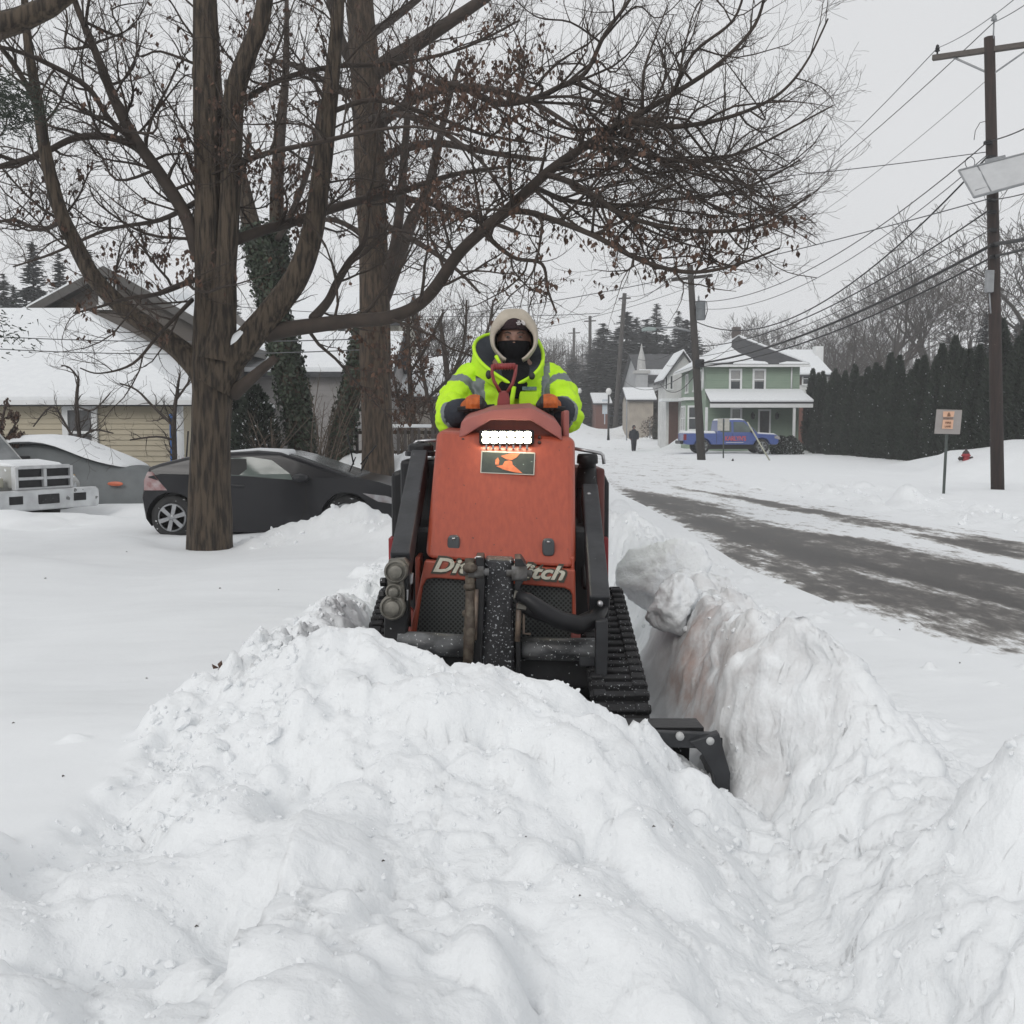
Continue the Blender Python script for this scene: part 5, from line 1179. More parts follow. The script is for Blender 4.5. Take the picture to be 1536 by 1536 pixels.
sapling('oak_sapling', 'young oak with rusty brown leaves beside the thick straight trunk', 622, 720, 24, [[(622, 720, 11), (620, 650, 10), (617, 600, 9), (613, 540, 7), (612, 470, 5)], [(618, 620, 6), (650, 590, 5, .3), (680, 560, 4, .5), (705, 520, 3, .6)], [(620, 640, 5), (600, 610, 4), (590, 560, 3)], [(614, 560, 5), (640, 520, 4, .5), (665, 470, 3, .6)]], lambda p: 1.0 if proj(p)[0] < 650 and proj(p)[1] > 470 else .08, 45, [(.22, 1.1), (.16, .5), (.12, .2)])
sapling('bare_tree', 'dense grey bare tree behind the left shoulder of the driver', 662, 690, 30, [[(640, 710, 14), (655, 660, 12), (672, 600, 10), (668, 540, 8), (660, 480, 5)], [(665, 620, 8), (700, 560, 6, .5), (730, 500, 4, .7), (740, 450, 3, .8)], [(655, 650, 8), (640, 590, 6), (630, 530, 5), (625, 470, 3)], [(670, 580, 6), (695, 520, 5), (700, 450, 3)], [(660, 640, 6), (700, 620, 4), (725, 600, 3)]], None, 47, [(.22, 1.8), (.18, .9), (.16, .35)])
sapling('bush', 'bush of rusty brown leaves at the left edge before the beige house', -2, 690, 20, [[(-5, 700, 6), (0, 650, 5), (8, 610, 3)], [(-4, 690, 4), (15, 650, 3), (28, 630, 2)], [(-4, 690, 4), (-20, 640, 3), (-25, 600, 2)], [(0, 660, 3), (22, 670, 2), (30, 655, 2)]], lambda p: 1.0, 49, [(.10, .4), (.08, .22), (.08, .1)], cat='bush')
for i, (px, py, Y, sc, lab) in enumerate([(480, 735, 20.2, 1.0, 'bare many stemmed shrub between the two ivy covered trunks'), (400, 735, 20, .8, 'bare tan shrub behind the roof of the black coupe'), (600, 718, 23, .8, 'low bare shrub right of the thick straight trunk')]):
    b = P(px, py, Y); t_ = thing('shrub', lab, 'bush', (b.x, Y, H(b.x, Y)), group='bare shrubs behind the coupe'); c = Crown(60 + i, lift=.25, cfg=[(.2, .6), (.16, .3)]); r = random.Random(70 + i)
    for _ in range(11):
        a = r.gauss(0, .28); h_ = r.uniform(1.0, 1.9) * sc; q = Vector((b.x + r.gauss(0, .18), Y + r.gauss(0, .2), H(b.x, Y) - .05))
        c.limb([(q, .016), (q + Vector((a * .4 * h_, r.gauss(0, .1), .45 * h_)), .012), (q + Vector((a * 1.1 * h_, r.gauss(0, .2), h_)), .005)], 5)
    rebase(c.mb.build('stems', mat('tan stems', (.11, .085, .065), (.07, .055, .045), rough=.9), None, fix=False), t_)
# ================================================================ evergreens
def clump_tree(name, label, h, rad, seed, nleaf, shape, mats_, snow=.05, leaf=.07, trunk=True, flat=.5):
    """evergreen crown from many small leaf sprays; shape(f) gives the relative radius at height fraction f"""
    r = random.Random(seed); t_ = thing(name, label, 'tree'); m = MB()
    for _ in range(nleaf):
        f = r.random() ** .85; a = r.uniform(0, 2 * math.pi); rr_ = rad * shape(f) * (1 + .22 * mnoise.noise(Vector((math.cos(a) * 2.2, math.sin(a) * 2.2, f * h * 1.3 + seed))))
        k_ = r.uniform(.62, 1.05) if r.random() < .85 else r.uniform(.2, .7)
        c = Vector((math.cos(a) * rr_ * k_, math.sin(a) * rr_ * k_, f * h)); d = Vector((math.cos(a) * .6, math.sin(a) * .6, r.uniform(.2, 1.0))).normalized(); w_ = d.cross(Vector((r.gauss(0, 1), r.gauss(0, 1), r.gauss(0, 1)))).normalized()
        mi_ = 1 if r.random() < snow else 0; s_ = leaf * r.uniform(.6, 1.5) * (.55 if mi_ else 1)
        m.add([c - w_ * s_ * .5, c + d * s_ * .4 - w_ * s_ * .2, c + d * s_ * 1.3, c + d * s_ * .3 + w_ * s_ * .55], [(0, 1, 2, 3)], mi_)
    m.build('crown', mats_, t_, fix=False)
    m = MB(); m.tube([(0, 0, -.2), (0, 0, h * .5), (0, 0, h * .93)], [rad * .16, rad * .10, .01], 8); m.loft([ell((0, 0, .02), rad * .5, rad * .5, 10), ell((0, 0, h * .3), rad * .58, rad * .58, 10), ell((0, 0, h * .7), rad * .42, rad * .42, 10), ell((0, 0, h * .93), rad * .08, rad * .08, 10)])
    m.build('trunk', mat('dark inner twigs', (.012, .014, .010), (.02, .02, .015), rough=1), t_)  # stem and solid inner core in one near-black tone
    return t_
ARB = mat('arborvitae foliage', (.016, .024, .016), (.028, .038, .026), rough=.85, scale=1.2, island=.45)
col_shape = lambda f: (.78 + .22 * min(1, f * 4)) * (1 - f ** 2.6) ** .95
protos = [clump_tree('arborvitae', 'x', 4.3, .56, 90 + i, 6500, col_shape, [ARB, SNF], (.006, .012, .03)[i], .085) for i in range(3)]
Yh = [62.0 - .92 * i for i in range(36)]; r = random.Random(4)
ordn = ['first', 'second', 'third', 'fourth', 'fifth', 'sixth', 'seventh', 'eighth', 'ninth', 'tenth', 'eleventh', 'twelfth', 'thirteenth', 'fourteenth', 'fifteenth', 'sixteenth', 'seventeenth', 'eighteenth', 'nineteenth', 'twentieth', 'twenty-first', 'twenty-second', 'twenty-third', 'twenty-fourth', 'twenty-fifth', 'twenty-sixth', 'twenty-seventh', 'twenty-eighth', 'twenty-ninth', 'thirtieth', 'thirty-first', 'thirty-second', 'thirty-third', 'thirty-fourth', 'thirty-fifth', 'thirty-sixth', 'thirty-seventh', 'thirty-eighth', 'thirty-ninth', 'fortieth']
used = set()
for i, y in enumerate(Yh):
    k_ = 2 if (y < 45 and r.random() < .8) else r.choice((0, 1)); o = protos[k_] if k_ not in used else copy_tree(protos[k_]); used.add(k_)
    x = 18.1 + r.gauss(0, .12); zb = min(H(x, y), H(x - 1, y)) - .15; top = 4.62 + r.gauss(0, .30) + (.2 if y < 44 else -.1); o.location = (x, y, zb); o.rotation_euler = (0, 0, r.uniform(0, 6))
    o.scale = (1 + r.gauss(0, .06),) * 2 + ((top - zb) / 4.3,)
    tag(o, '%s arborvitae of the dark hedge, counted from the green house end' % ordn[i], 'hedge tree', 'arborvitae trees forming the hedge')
def conifer(name, h, rad, seed, mm, nw=46):
    r = random.Random(seed); t_ = thing(name, 'x', 'tree'); m = MB()
    for wv in range(nw):
        f = (wv + r.random()) / nw; z = h * (.08 + .92 * f); L0 = rad * (1 - f) ** .85 + .15; nb = int(9 + 6 * (1 - f))
        for b_ in range(nb):
            a = 2 * math.pi * (b_ + r.random() * .8) / nb; L_ = L0 * r.uniform(.65, 1.15); zz = z + r.gauss(0, h * .012); d = Vector((math.cos(a), math.sin(a), 0)); s_ = d.cross(Vector((0, 0, 1)))
            ns = max(3, int(L_ / .28))
            for q in range(ns):
                g = (q + .5) / ns; c = Vector((0, 0, zz)) + d * L_ * g + Vector((0, 0, -.30 * L_ * g + .12 * L_ * g * g + r.gauss(0, .07))); w_ = .30 * L_ * (1 - g * .7) * r.uniform(.6, 1.1) + .06
                for sg in (-1, 1):
                    tip = c + s_ * sg * w_ + d * w_ * .5 + Vector((0, 0, -w_ * r.uniform(.1, .45)))
                    m.add([c - d * .22, c + d * .30, tip + d * .16, tip - d * .12], [(0, 1, 2, 3)], 1 if r.random() < .04 else 0)
                m.add([c - d * .1 + s_ * .05, c - d * .1 - s_ * .05, c + d * L_ / ns * 1.3], [(0, 1, 2)], 0)
    m.build('crown', [mm, SNF], t_, fix=False); m = MB(); m.tube([(0, 0, -.5), (0, 0, h * .5), (0, 0, h * .97)], [rad * .09, rad * .05, .02], 8); m.build('trunk', BARK, t_); return t_
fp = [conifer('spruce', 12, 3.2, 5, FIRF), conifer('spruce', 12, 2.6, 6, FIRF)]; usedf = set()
def put(protos_, used_, k_, x, y, h_, hp, label, group, wide=1.0, rz=0, cat='tree'):
    o = protos_[k_] if k_ not in used_ else copy_tree(protos_[k_]); used_.add(k_); s_ = h_ / hp
    o.location = (x, y, H(x, y) - .2); o.scale = (s_ * wide, s_ * wide, s_); o.rotation_euler = (0, 0, rz); tag(o, label, cat, group)
def at_top(px, py, Y): q = P(px, py, Y); return q.x, q.z - H(q.x, Y) + .2
for i, (px, py, Y, k_, w_, lab) in enumerate([
    (48, 366, 70, 0, .9, 'tallest grey spruce behind the left ridge of the snowy roof'), (88, 385, 72, 1, .9, 'slim grey spruce left of the dark gable peak'), (132, 378, 68, 0, .8, 'grey spruce rising behind the left slope of the dark gable'),
    (5, 415, 75, 1, 1.1, 'hazy spruce at the far left edge'), (345, 425, 70, 1, 1, 'hazy spruce right of the forked trunk behind the gable'), (20, 430, 66, 0, .8, 'short hazy spruce low at the left edge'),
    (985, 458, 135, 0, 1.0, 'tallest hazy spruce behind the grey church'), (1018, 470, 140, 1, 1.1, 'hazy spruce between the church and the leaning pole'), (955, 478, 145, 0, 1.2, 'hazy spruce left of the church steeple'),
    (925, 500, 150, 1, 1.3, 'low hazy spruce at the far end of the street'), (1040, 500, 120, 0, 1.2, 'hazy spruce behind the leaning utility pole'), (1000, 505, 118, 1, 1.3, 'broad hazy spruce above the dark church roof'),
    (905, 488, 128, 1, 1.9, 'wide hazy spruce left of the straight far pole'), (940, 470, 122, 0, 1.7, 'wide hazy spruce behind the leaning far pole'), (970, 482, 128, 1, 1.9, 'broad dark spruce just left of the church roof'), (1030, 482, 116, 0, 1.8, 'broad hazy spruce filling the gap left of the green house'),
    (895, 530, 118, 0, 2.2, 'low broad spruce behind the nearer street lamp'), (1005, 520, 112, 1, 2.2, 'low broad spruce behind the church ridge'), (860, 535, 135, 1, 2.2, 'low hazy spruce beside the neon sleeve'),
    (1480, 470, 75, 0, 1.0, 'dark spruce behind the hedge left of the near pole'), (1425, 500, 80, 1, 1.1, 'dark spruce behind the middle of the hedge'), (1530, 480, 70, 1, 1.2, 'dark spruce at the right edge behind the hedge')]):
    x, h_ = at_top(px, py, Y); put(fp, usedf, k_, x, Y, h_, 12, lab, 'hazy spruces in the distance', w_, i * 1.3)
# ---------------- far bare trees
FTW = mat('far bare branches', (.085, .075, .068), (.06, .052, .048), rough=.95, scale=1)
def bare(name, h, spread, seed, levels=5, nfork=(2, 3), rmin=.012, up=.35):
    r = random.Random(seed); t_ = thing(name, 'x', 'tree'); tm = MB(); m = MB()
    def rec(p, d, L_, rad, lv):
        q = p.copy(); pts = [p.copy()]; rs = [rad]; nseg = 3 if lv < levels else 2
        for k_ in range(nseg):
            d = (d + Vector((r.gauss(0, .13), r.gauss(0, .13), r.gauss(.03, .08)))).normalized(); q = q + d * L_ / nseg; pts.append(q.copy()); rs.append(max(rad * (1 - .35 * (k_ + 1) / nseg), rmin * .7))
        (tm if lv == 0 else m).tube(pts, rs, 8 if lv < 2 else (4 if lv < 4 else 3), 0, False)
        if lv >= levels: return
        n = r.choice(nfork) + (1 if lv < 2 else 0)
        for i_ in range(n):
            az = Vector((r.gauss(0, 1), r.gauss(0, 1), r.gauss(0, .5))); az = (az - d * az.dot(d)).normalized(); an = R(r.uniform(14, 48)) * spread; e = (d * math.cos(an) + az * math.sin(an)); e.z += up * .25; e.normalize()
            rec(pts[-1] if r.random() < .6 else pts[-2], e, L_ * r.uniform(.62, .88), rs[-1] * r.uniform(.6, .8), lv + 1)
    rec(Vector((0, 0, -.3)), Vector((0, 0, 1)), h * .25, h * .024, 0)
    tm.build('trunk', FTW, t_, fix=False); m.build('branches', FTW, t_, fix=False)
    zmax = max(v[2] for v in m.v); t_['hh'] = zmax; return t_, zmax
bp = [bare('bare_tree', 14, 1.0, s_, 7, (2, 3), .016) for s_ in (3, 11)]; bh = [b[1] for b in bp]
for t_, _ in bp: del t_['hh']
bpp = [b[0] for b in bp]; usedb = set()
for i, (px, py, Y, k_, w_, lab) in enumerate([
    (1305, 345, 80, 0, 1.1, 'great broad bare tree behind the left half of the hedge'), (1390, 362, 84, 1, 1.1, 'broad bare tree behind the right half of the hedge'), (1350, 385, 95, 1, 1.3, 'hazy bare tree between the two great trees behind the hedge'),
    (1245, 430, 92, 0, 1.1, 'bare tree leaning left behind the brick house'), (1160, 462, 105, 1, 1.2, 'hazy bare tree right of the green house chimney'), (1205, 470, 110, 0, 1.2, 'low hazy bare tree above the brick house roof'),
    (1080, 470, 125, 0, 1.2, 'hazy bare tree left of the green house chimney'), (1460, 420, 78, 1, 1.2, 'bare tree close left of the near utility pole'), (1560, 270, 60, 0, 1.2, 'bare tree at the right edge below the solar panel'),
    (905, 490, 130, 1, 1.3, 'hazy bare tree at the street end beside the middle pole'), (850, 500, 150, 0, 1.4, 'hazy bare tree at the far end of the street'), (880, 525, 170, 1, 1.6, 'faint bare tree where the street vanishes'),
    (430, 455, 60, 1, 1.2, 'grey bare tree behind the grey garage'), (370, 450, 75, 0, 1.1, 'bare tree behind the dark gable right slope'), (640, 430, 55, 1, 1.0, 'grey bare tree behind the driver left shoulder'), (720, 450, 60, 0, 1.1, 'grey bare tree directly behind the driver head'),
    (960, 520, 125, 0, 1.5, 'low bare tree before the church'), (700, 480, 90, 0, 1.5, 'hazy bare tree left of the driver hood'), (800, 500, 120, 1, 1.5, 'hazy bare tree right of the driver shoulder'), (1130, 500, 115, 1, 1.5, 'low hazy tree behind the green roof'), (1290, 450, 110, 0, 1.4, 'hazy tree in the gap above the hedge')]):
    x, h_ = at_top(px, py, Y); put(bpp, usedb, k_, x, Y, h_, bh[k_], lab, 'bare trees in the distance', w_, i * 2.1)
# a wood far off that reads as one mass
m = MB(); r = random.Random(9)
for i in range(5200):
    x = r.uniform(-120, 130); y = r.uniform(185, 240); z = H(x, y); h_ = r.uniform(5, 13) * (1 + .4 * mnoise.noise(Vector((x * .05, 0, 3)))); s_ = r.uniform(.4, 1.1)
    m.tube([(x, y, z), (x + r.gauss(0, 1), y, z + h_)], [.16 * s_ + .1, .03], 3, 0, False)
    for _ in range(5):
        c = Vector((x + r.gauss(0, 1.6), y, z + h_ * r.uniform(.35, 1.0))); d = Vector((r.gauss(0, 1), 0, r.uniform(.3, 1.5))).normalized() * r.uniform(.8, 2.2); w_ = Vector((.05, 0, 0)); m.add([c - w_, c + w_, c + d], [(0, 1, 2)])
wd = m.build('far_wood', FTW, None, fix=False); tag(wd, 'hazy mass of far bare woodland along the skyline', 'woodland', kind='stuff')
# snowy evergreen shrub by the coupe and boxwood by the porch
def shrub(label, px, py, Y, h_, rad, seed, sn, mm):
    b = P(px, py, Y); t_ = clump_tree('evergreen_shrub', label, h_, rad, seed, 3200, lambda f: (.8 + .2 * math.sin(f * 3)) * (1 - f ** 2.4) ** .7, [mm, SPL], sn, .075); t_.location = (b.x, Y, H(b.x, Y) - .1); t_['category'] = 'bush'; return t_
shrub('dark evergreen shrub dotted with snow just right of the forked trunk', 385, 740, 20.5, 1.95, .52, 71, .12, FIR)
shrub('second dark pointed evergreen shrub right behind the forked trunk', 352, 740, 21.5, 2.1, .42, 72, .06, FIR)
shrub('low boxwood with a snow cap beside the green house porch', 1172, 668, 58, 1.1, .75, 73, .35, ARB); shrub('low boxwood with a snow cap next to the white porch post', 1186, 668, 58.2, 1.1, .75, 74, .35, ARB)
shrub('brown hedge bush beside the white house and its snow pile', 1000, 668, 82, 2.4, 2.2, 75, .02, mat('brown hedge', (.06, .045, .035), (.04, .03, .025), rough=1)); shrub('dark rounded bush left of the far white house', 988, 655, 95, 2.6, 1.9, 76, .02, mat('brown hedge', (.06, .045, .035)))
# ================================================================ buildings
WHT = mat('white trim paint', (.72, .73, .73), (.66, .67, .67), rough=.6, scale=3)
GLASS = mat('dark window glass', (.035, .04, .045), (.06, .065, .07), rough=.12, scale=1.2, spec=.6)
BLIND = mat('grey window blind', (.32, .32, .31), (.27, .27, .27), rough=.5)
SHNG = mat('dark grey shingles', (.065, .067, .072), (.045, .046, .05), rough=.9, scale=3, bump=.4, bscale=20)
def window(parent, x0, x1, z0, z1, y, fr=.12, mull=True, blind=.5, dirx=None, gm=None):
    """sash window in a wall facing the camera (plane y), or facing -x when dirx is given"""
    def bx(mb, a, b, c, d, dp0, dp1):
        if dirx is None: mb.b2((a, y - dp1, c), (b, y - dp0, d))
        else: mb.b2((dirx - dp1, a, c), (dirx - dp0, b, d))
    m = MB(); bx(m, x0, x0 + fr, z0, z1, -.02, .06); bx(m, x1 - fr, x1, z0, z1, -.02, .06); bx(m, x0 + fr, x1 - fr, z1 - fr, z1, -.02, .06); bx(m, x0 - .04, x1 + .04, z0 - .06, z0 + fr * .6, -.02, .10)
    if mull: bx(m, x0 + fr, x1 - fr, (z0 + z1) / 2 - .03, (z0 + z1) / 2 + .03, -.02, .035)
    w_ = m.build('window', WHT, parent)
    m = MB(); bx(m, x0 + fr, x1 - fr, z0 + fr * .6, z1 - fr, -.02, .012); m.build('pane', gm or GLASS, w_)
    if blind:
        m = MB(); bx(m, x0 + fr + .02, x1 - fr - .02, z1 - fr - (z1 - z0) * blind, z1 - fr - .01, .013, .02); m.build('blind', BLIND, w_)
    return w_
def slab(mb, pts, th, mi=0):
    """roof sheet: polygon of 3D points thickened downwards"""
    n = len(pts); mb.add([Vector(p) for p in pts] + [Vector(p) - Vector((0, 0, th)) for p in pts], [tuple(range(n)), tuple(range(n, 2 * n))[::-1]] + [(i, n + i, n + (i + 1) % n, (i + 1) % n) for i in range(n)], mi)
def gx(px, Y): return (px - 768) / F_PX * Y
def gz(py, Y): return P(768, py, Y).z
# --- green house
gh = thing('green_house', 'sage green two storey house with a snowy hipped roof behind the blue pickup', 'house', (14.4, 66, .0)); GO = Vector(gh.location)
def G(x, y, z): return Vector((x, y, z)) - GO
x0, x1, y0, y1 = 11.65, 17.25, 62.0, 71.0; ez = 5.30
GRN = siding('sage green siding', (.235, .305, .235), .14, (.21, .28, .215))
m = MB(); m.b2(G(x0, y0, -1), G(x1, y1, ez)); m.build('wall', GRN, gh)
ap0, ap1 = G(14.45, 66, 7.35), G(14.45, 67.4, 7.35); e_ = .45
cA, cB, cC, cD = G(x0 - e_, y0 - e_, ez - .02), G(x1 + e_, y0 - e_, ez - .02), G(x1 + e_, y1 + e_, ez - .02), G(x0 - e_, y1 + e_, ez - .02)
m = MB(); m.add([cA, cB, cC, cD, ap0, ap1], [(0, 1, 4), (1, 2, 5, 4), (2, 3, 5), (3, 0, 4, 5), (3, 2, 1, 0)]); rf = m.build('roof', SHNG, gh)
m = MB(); m.b2(cA - Vector((.05, .05, .16)), cB + Vector((.05, .0, -.02))); m.b2(cA - Vector((.05, -.02, .16)), cD + Vector((.0, .05, -.02))); m.build('eave_board', WHT, gh)
n1 = (ap0 - cA).cross(cB - cA).normalized(); n1 = n1 if n1.z > 0 else -n1
def fr_pt(u, v): return cA + (cB - cA) * u + ((ap0 - cA) - (cB - cA) * .5) * v   # u across eave, v up to apex
def patch(pts): return [fr_pt(u, v) + Vector((0, 0, .07)) for u, v in pts]
m = MB(); slab(m, patch([(.0, .0), (.30, .06), (.50, .10), (.50, .17), (.40, .36), (.36, .55), (.40, .80), (.47, .94), (.49, .99)]), .06); m.build('roof_snow', SPL, rf)
m = MB(); slab(m, patch([(.30, .0), (.62, .0), (.60, .05), (.50, .08), (.34, .045)]), .06); slab(m, patch([(.72, .0), (.99, .0), (.95, .04), (.80, .055)]), .06)
slab(m, patch([(.985, .03), (1.0, .0), (.53, .95), (.50, 1.0), (.505, .93)]), .08); m.build('roof_snow', SPL, rf)
m = MB(); slab(m, [cD + Vector((0, 0, .08)), cA + Vector((0, 0, .08)), ap0 + Vector((0, 0, .08)), ap1 + Vector((0, 0, .08))], .06); slab(m, [cB + Vector((0, 0, .08)), cC + Vector((0, 0, .08)), ap1 + Vector((0, 0, .08)), ap0 + Vector((0, 0, .08))], .06); m.build('roof_snow', SPL, rf)
m = MB(); m.b2(G(14.15, 66.3, 6.8), G(14.62, 66.8, 7.95)); m.build('chimney', mat('dark chimney brick', (.10, .085, .08), rough=.9), rf)
for a, b in ((1091, 1110.5), (1126, 1146)): window(gh, gx(a, y0) - GO.x, gx(b, y0) - GO.x, gz(585.5, y0), gz(553, y0), y0 - GO.y)
window(gh, gx(1094, y0) - GO.x, gx(1111.5, y0) - GO.x, gz(646, y0), gz(611, y0), y0 - GO.y)
m = MB(); xa, xb = gx(1135.5, y0) - GO.x, gx(1154.5, y0) - GO.x; za, zb = gz(664, y0), gz(614, y0); yy = y0 - GO.y
m.b2((xa, yy - .06, za), (xa + .1, yy + .02, zb)); m.b2((xb - .1, yy - .06, za), (xb, yy + .02, zb)); m.b2((xa + .1, yy - .06, zb - .1), (xb - .1, yy + .02, zb)); dr = m.build('door', WHT, gh)
m = MB(); m.b2((xa + .1, yy - .03, za), (xb - .1, yy + .02, zb - .1)); m.build('door_leaf', mat('black storm door', (.03, .03, .032), (.06, .06, .06), rough=.4, scale=6), dr)
for px in (1127, 1163): m = MB(); q = G(gx(px, y0), y0 - .12, gz(624, y0)); m.lathe([(.03, -.2), (.11, -.15), (.13, .05), (.05, .2), (.01, .24)], q, 'z', 8); m.build('wall_lantern', BLKP, gh)
# porch
pz0, pz1 = gz(588, y0), gz(603, 59.8)
m = MB(); slab(m, [G(x0 - .05, y0 - .02, pz0), G(x0 - .15, 59.8, pz1), G(x1 + .2, 59.8, pz1), G(x1 + .05, y0 - .02, pz0)], .10); pr = m.build('porch_roof', SHNG, gh)
m = MB(); slab(m, [G(x0 - .08, y0 - .02, pz0 + .2), G(x0 - .18, 59.75, pz1 + .14), G(x1 + .23, 59.75, pz1 + .14), G(x1 + .08, y0 - .02, pz0 + .2)], .14); m.build('porch_snow', SPL, pr, bevel=.04)
m = MB(); m.b2(G(x0 - .15, 59.80, pz1 - .32), G(x1 + .2, 59.95, pz1 - .08)); m.build('porch_fascia', WHT, pr)
for px in (1058.5, 1189.5):
    m = MB(); q = gx(px, 59.9); m.b2(G(q - .07, 59.85, -.5), G(q + .07, 59.98, pz1 - .3)); m.build('porch_post', WHT, gh)
for px, zt in ((1052.5, 0), (1184.5, 0)):
    m = MB(); q = gx(px, y0 - .1); m.tube([G(q, y0 - .08, ez - .2), G(q, y0 - .08, pz0 + .2)], .05, 6); m.build('downspout', WHT, gh)
# bay and windows on the left side
m = MB(); bxs = [(0, 64.0), (-.75, 64.6), (-.75, 66.4), (0, 67.0)]
m.prism([(x0 + a - GO.x, b - GO.y) for a, b in bxs], 'z', -1, gz(600, 64)); bay = m.build('bay', GRN, gh)
m = MB(); m.prism([(x0 + a * 1.25 + (.0 if a == 0 else 0) - GO.x, b - GO.y + (-.2 if b < 65 else .2)) for a, b in bxs], 'z', gz(600, 64), gz(600, 64) + .18); m.build('bay_cornice', WHT, bay)
for ya, yb in ((64.75, 65.45), (65.55, 66.25)): window(bay, ya - GO.y, yb - GO.y, gz(646, 64), gz(608, 64), 0, .1, True, 0, x0 - .75 - GO.x)
m = MB(); dd = Vector((-.75, .6, 0)).normalized(); nn_ = Vector((dd.y, -dd.x, 0)) * -1; nn_ = Vector((-.6, -.75, 0)).normalized()
c0 = G(x0, 64.0, 0) + dd * .14; c1 = G(x0, 64.0, 0) + dd * .82; zA, zB = gz(646, 64), gz(608, 64)
for (t0, t1, za_, zb_) in ((0, .15, zA, zB), (.85, 1, zA, zB), (.15, .85, zB - .12, zB), (.15, .85, zA, zA + .1), (.15, .85, (zA + zB) / 2 - .03, (zA + zB) / 2 + .03)):
    p_, q_ = c0 + (c1 - c0) * t0, c0 + (c1 - c0) * t1; vs_ = [Vector((w_.x, w_.y, z_)) + nn_ * o_ for w_ in (p_, q_) for z_ in (za_, zb_) for o_ in (.0, .06)]; m.add(vs_, [(0, 1, 3, 2), (4, 6, 7, 5), (0, 4, 5, 1), (2, 3, 7, 6), (0, 2, 6, 4), (1, 5, 7, 3)])
wn = m.build('window', WHT, bay); m = MB(); p_, q_ = c0 + (c1 - c0) * .1, c0 + (c1 - c0) * .9; m.add([Vector((p_.x, p_.y, zA)) + nn_ * .02, Vector((q_.x, q_.y, zA)) + nn_ * .02, Vector((q_.x, q_.y, zB)) + nn_ * .02, Vector((p_.x, p_.y, zB)) + nn_ * .02], [(0, 1, 2, 3)]); m.build('pane', GLASS, wn)
for ya, yb in ((63.2, 64.1), (65.3, 66.2), (68.2, 69.1)): window(gh, ya - GO.y, yb - GO.y, gz(585, 64), gz(555, 64), 0, .1, True, .5, x0 - GO.x)
# --- generic gabled house
def gabled(name, label, x0, x1, y0, y1, zb, ze, zr, wall, along='x', cat='house', snow=True, over=.3, snowcol=None):
    t_ = thing(name, label, cat, ((x0 + x1) / 2, (y0 + y1) / 2, zb)); O_ = Vector(t_.location); g = lambda x, y, z: Vector((x, y, z)) - O_
    m = MB(); m.b2(g(x0, y0, zb - 1), g(x1, y1, ze))
    if along == 'x': ym = (y0 + y1) / 2; m.add([g(x0, y0, ze), g(x0, y1, ze), g(x0, ym, zr - .1), g(x1, y0, ze), g(x1, y1, ze), g(x1, ym, zr - .1)], [(0, 1, 2), (3, 5, 4), (0, 2, 5, 3), (1, 4, 5, 2)])
    else: xm = (x0 + x1) / 2; m.add([g(x0, y0, ze), g(x1, y0, ze), g(xm, y0, zr - .1), g(x0, y1, ze), g(x1, y1, ze), g(xm, y1, zr - .1)], [(0, 1, 2), (3, 5, 4), (0, 2, 5, 3), (1, 4, 5, 2)])
    m.build('wall', wall, t_)
    def sheets(dz, th, mm, nm, ov, par):
        m = MB(); k_ = (zr - ze) / (((y1 - y0) if along == 'x' else (x1 - x0)) / 2)
        if along == 'x':
            slab(m, [g(x0 - ov, y0 - ov, ze - k_ * ov + dz), g(x1 + ov, y0 - ov, ze - k_ * ov + dz), g(x1 + ov, ym, zr + dz), g(x0 - ov, ym, zr + dz)], th); slab(m, [g(x0 - ov, ym, zr + dz), g(x1 + ov, ym, zr + dz), g(x1 + ov, y1 + ov, ze - k_ * ov + dz), g(x0 - ov, y1 + ov, ze - k_ * ov + dz)], th)
        else:
            slab(m, [g(x0 - ov, y0 - ov, ze - k_ * ov + dz), g(xm, y0 - ov, zr + dz), g(xm, y1 + ov, zr + dz), g(x0 - ov, y1 + ov, ze - k_ * ov + dz)], th); slab(m, [g(xm, y0 - ov, zr + dz), g(x1 + ov, y0 - ov, ze - k_ * ov + dz), g(x1 + ov, y1 + ov, ze - k_ * ov + dz), g(xm, y1 + ov, zr + dz)], th)
        return m.build(nm, mm, par)
    rf = sheets(0, .14, SHNG if snow else (snowcol or SHNG), 'roof', over, t_)
    if snow: sheets(.14, .135, SPL, 'roof_snow', over - .04, rf)
    return t_, O_
WSD = siding('white siding', (.62, .63, .62), .14); GSD = siding('light grey siding', (.40, .41, .42), .16)
# white neighbour left of the green house
t_, O_ = gabled('white_house', 'white two storey house with snowy roof left of the green house', 10.9, 13.2, 73, 77, .2, gz(563, 74), gz(530, 75), WSD, 'y')
for a, b in ((995.5, 1000), (1003, 1008)): window(t_, gx(a, 73) - O_.x, gx(b, 73) - O_.x, gz(584, 73) - O_.z, gz(563, 73) - O_.z, 73 - O_.y, .05, False, 0)
m = MB(); m.b2(Vector((10.4, 71.5, gz(602, 72))) - O_, Vector((11.9, 73, gz(598, 72))) - O_); m.build('entry_roof', SPL, t_); m = MB(); m.b2(Vector((11.1, 72.92, .3)) - O_, Vector((11.75, 73.05, gz(603, 73))) - O_); m.build('door', mat('brown door', (.10, .05, .04)), t_)
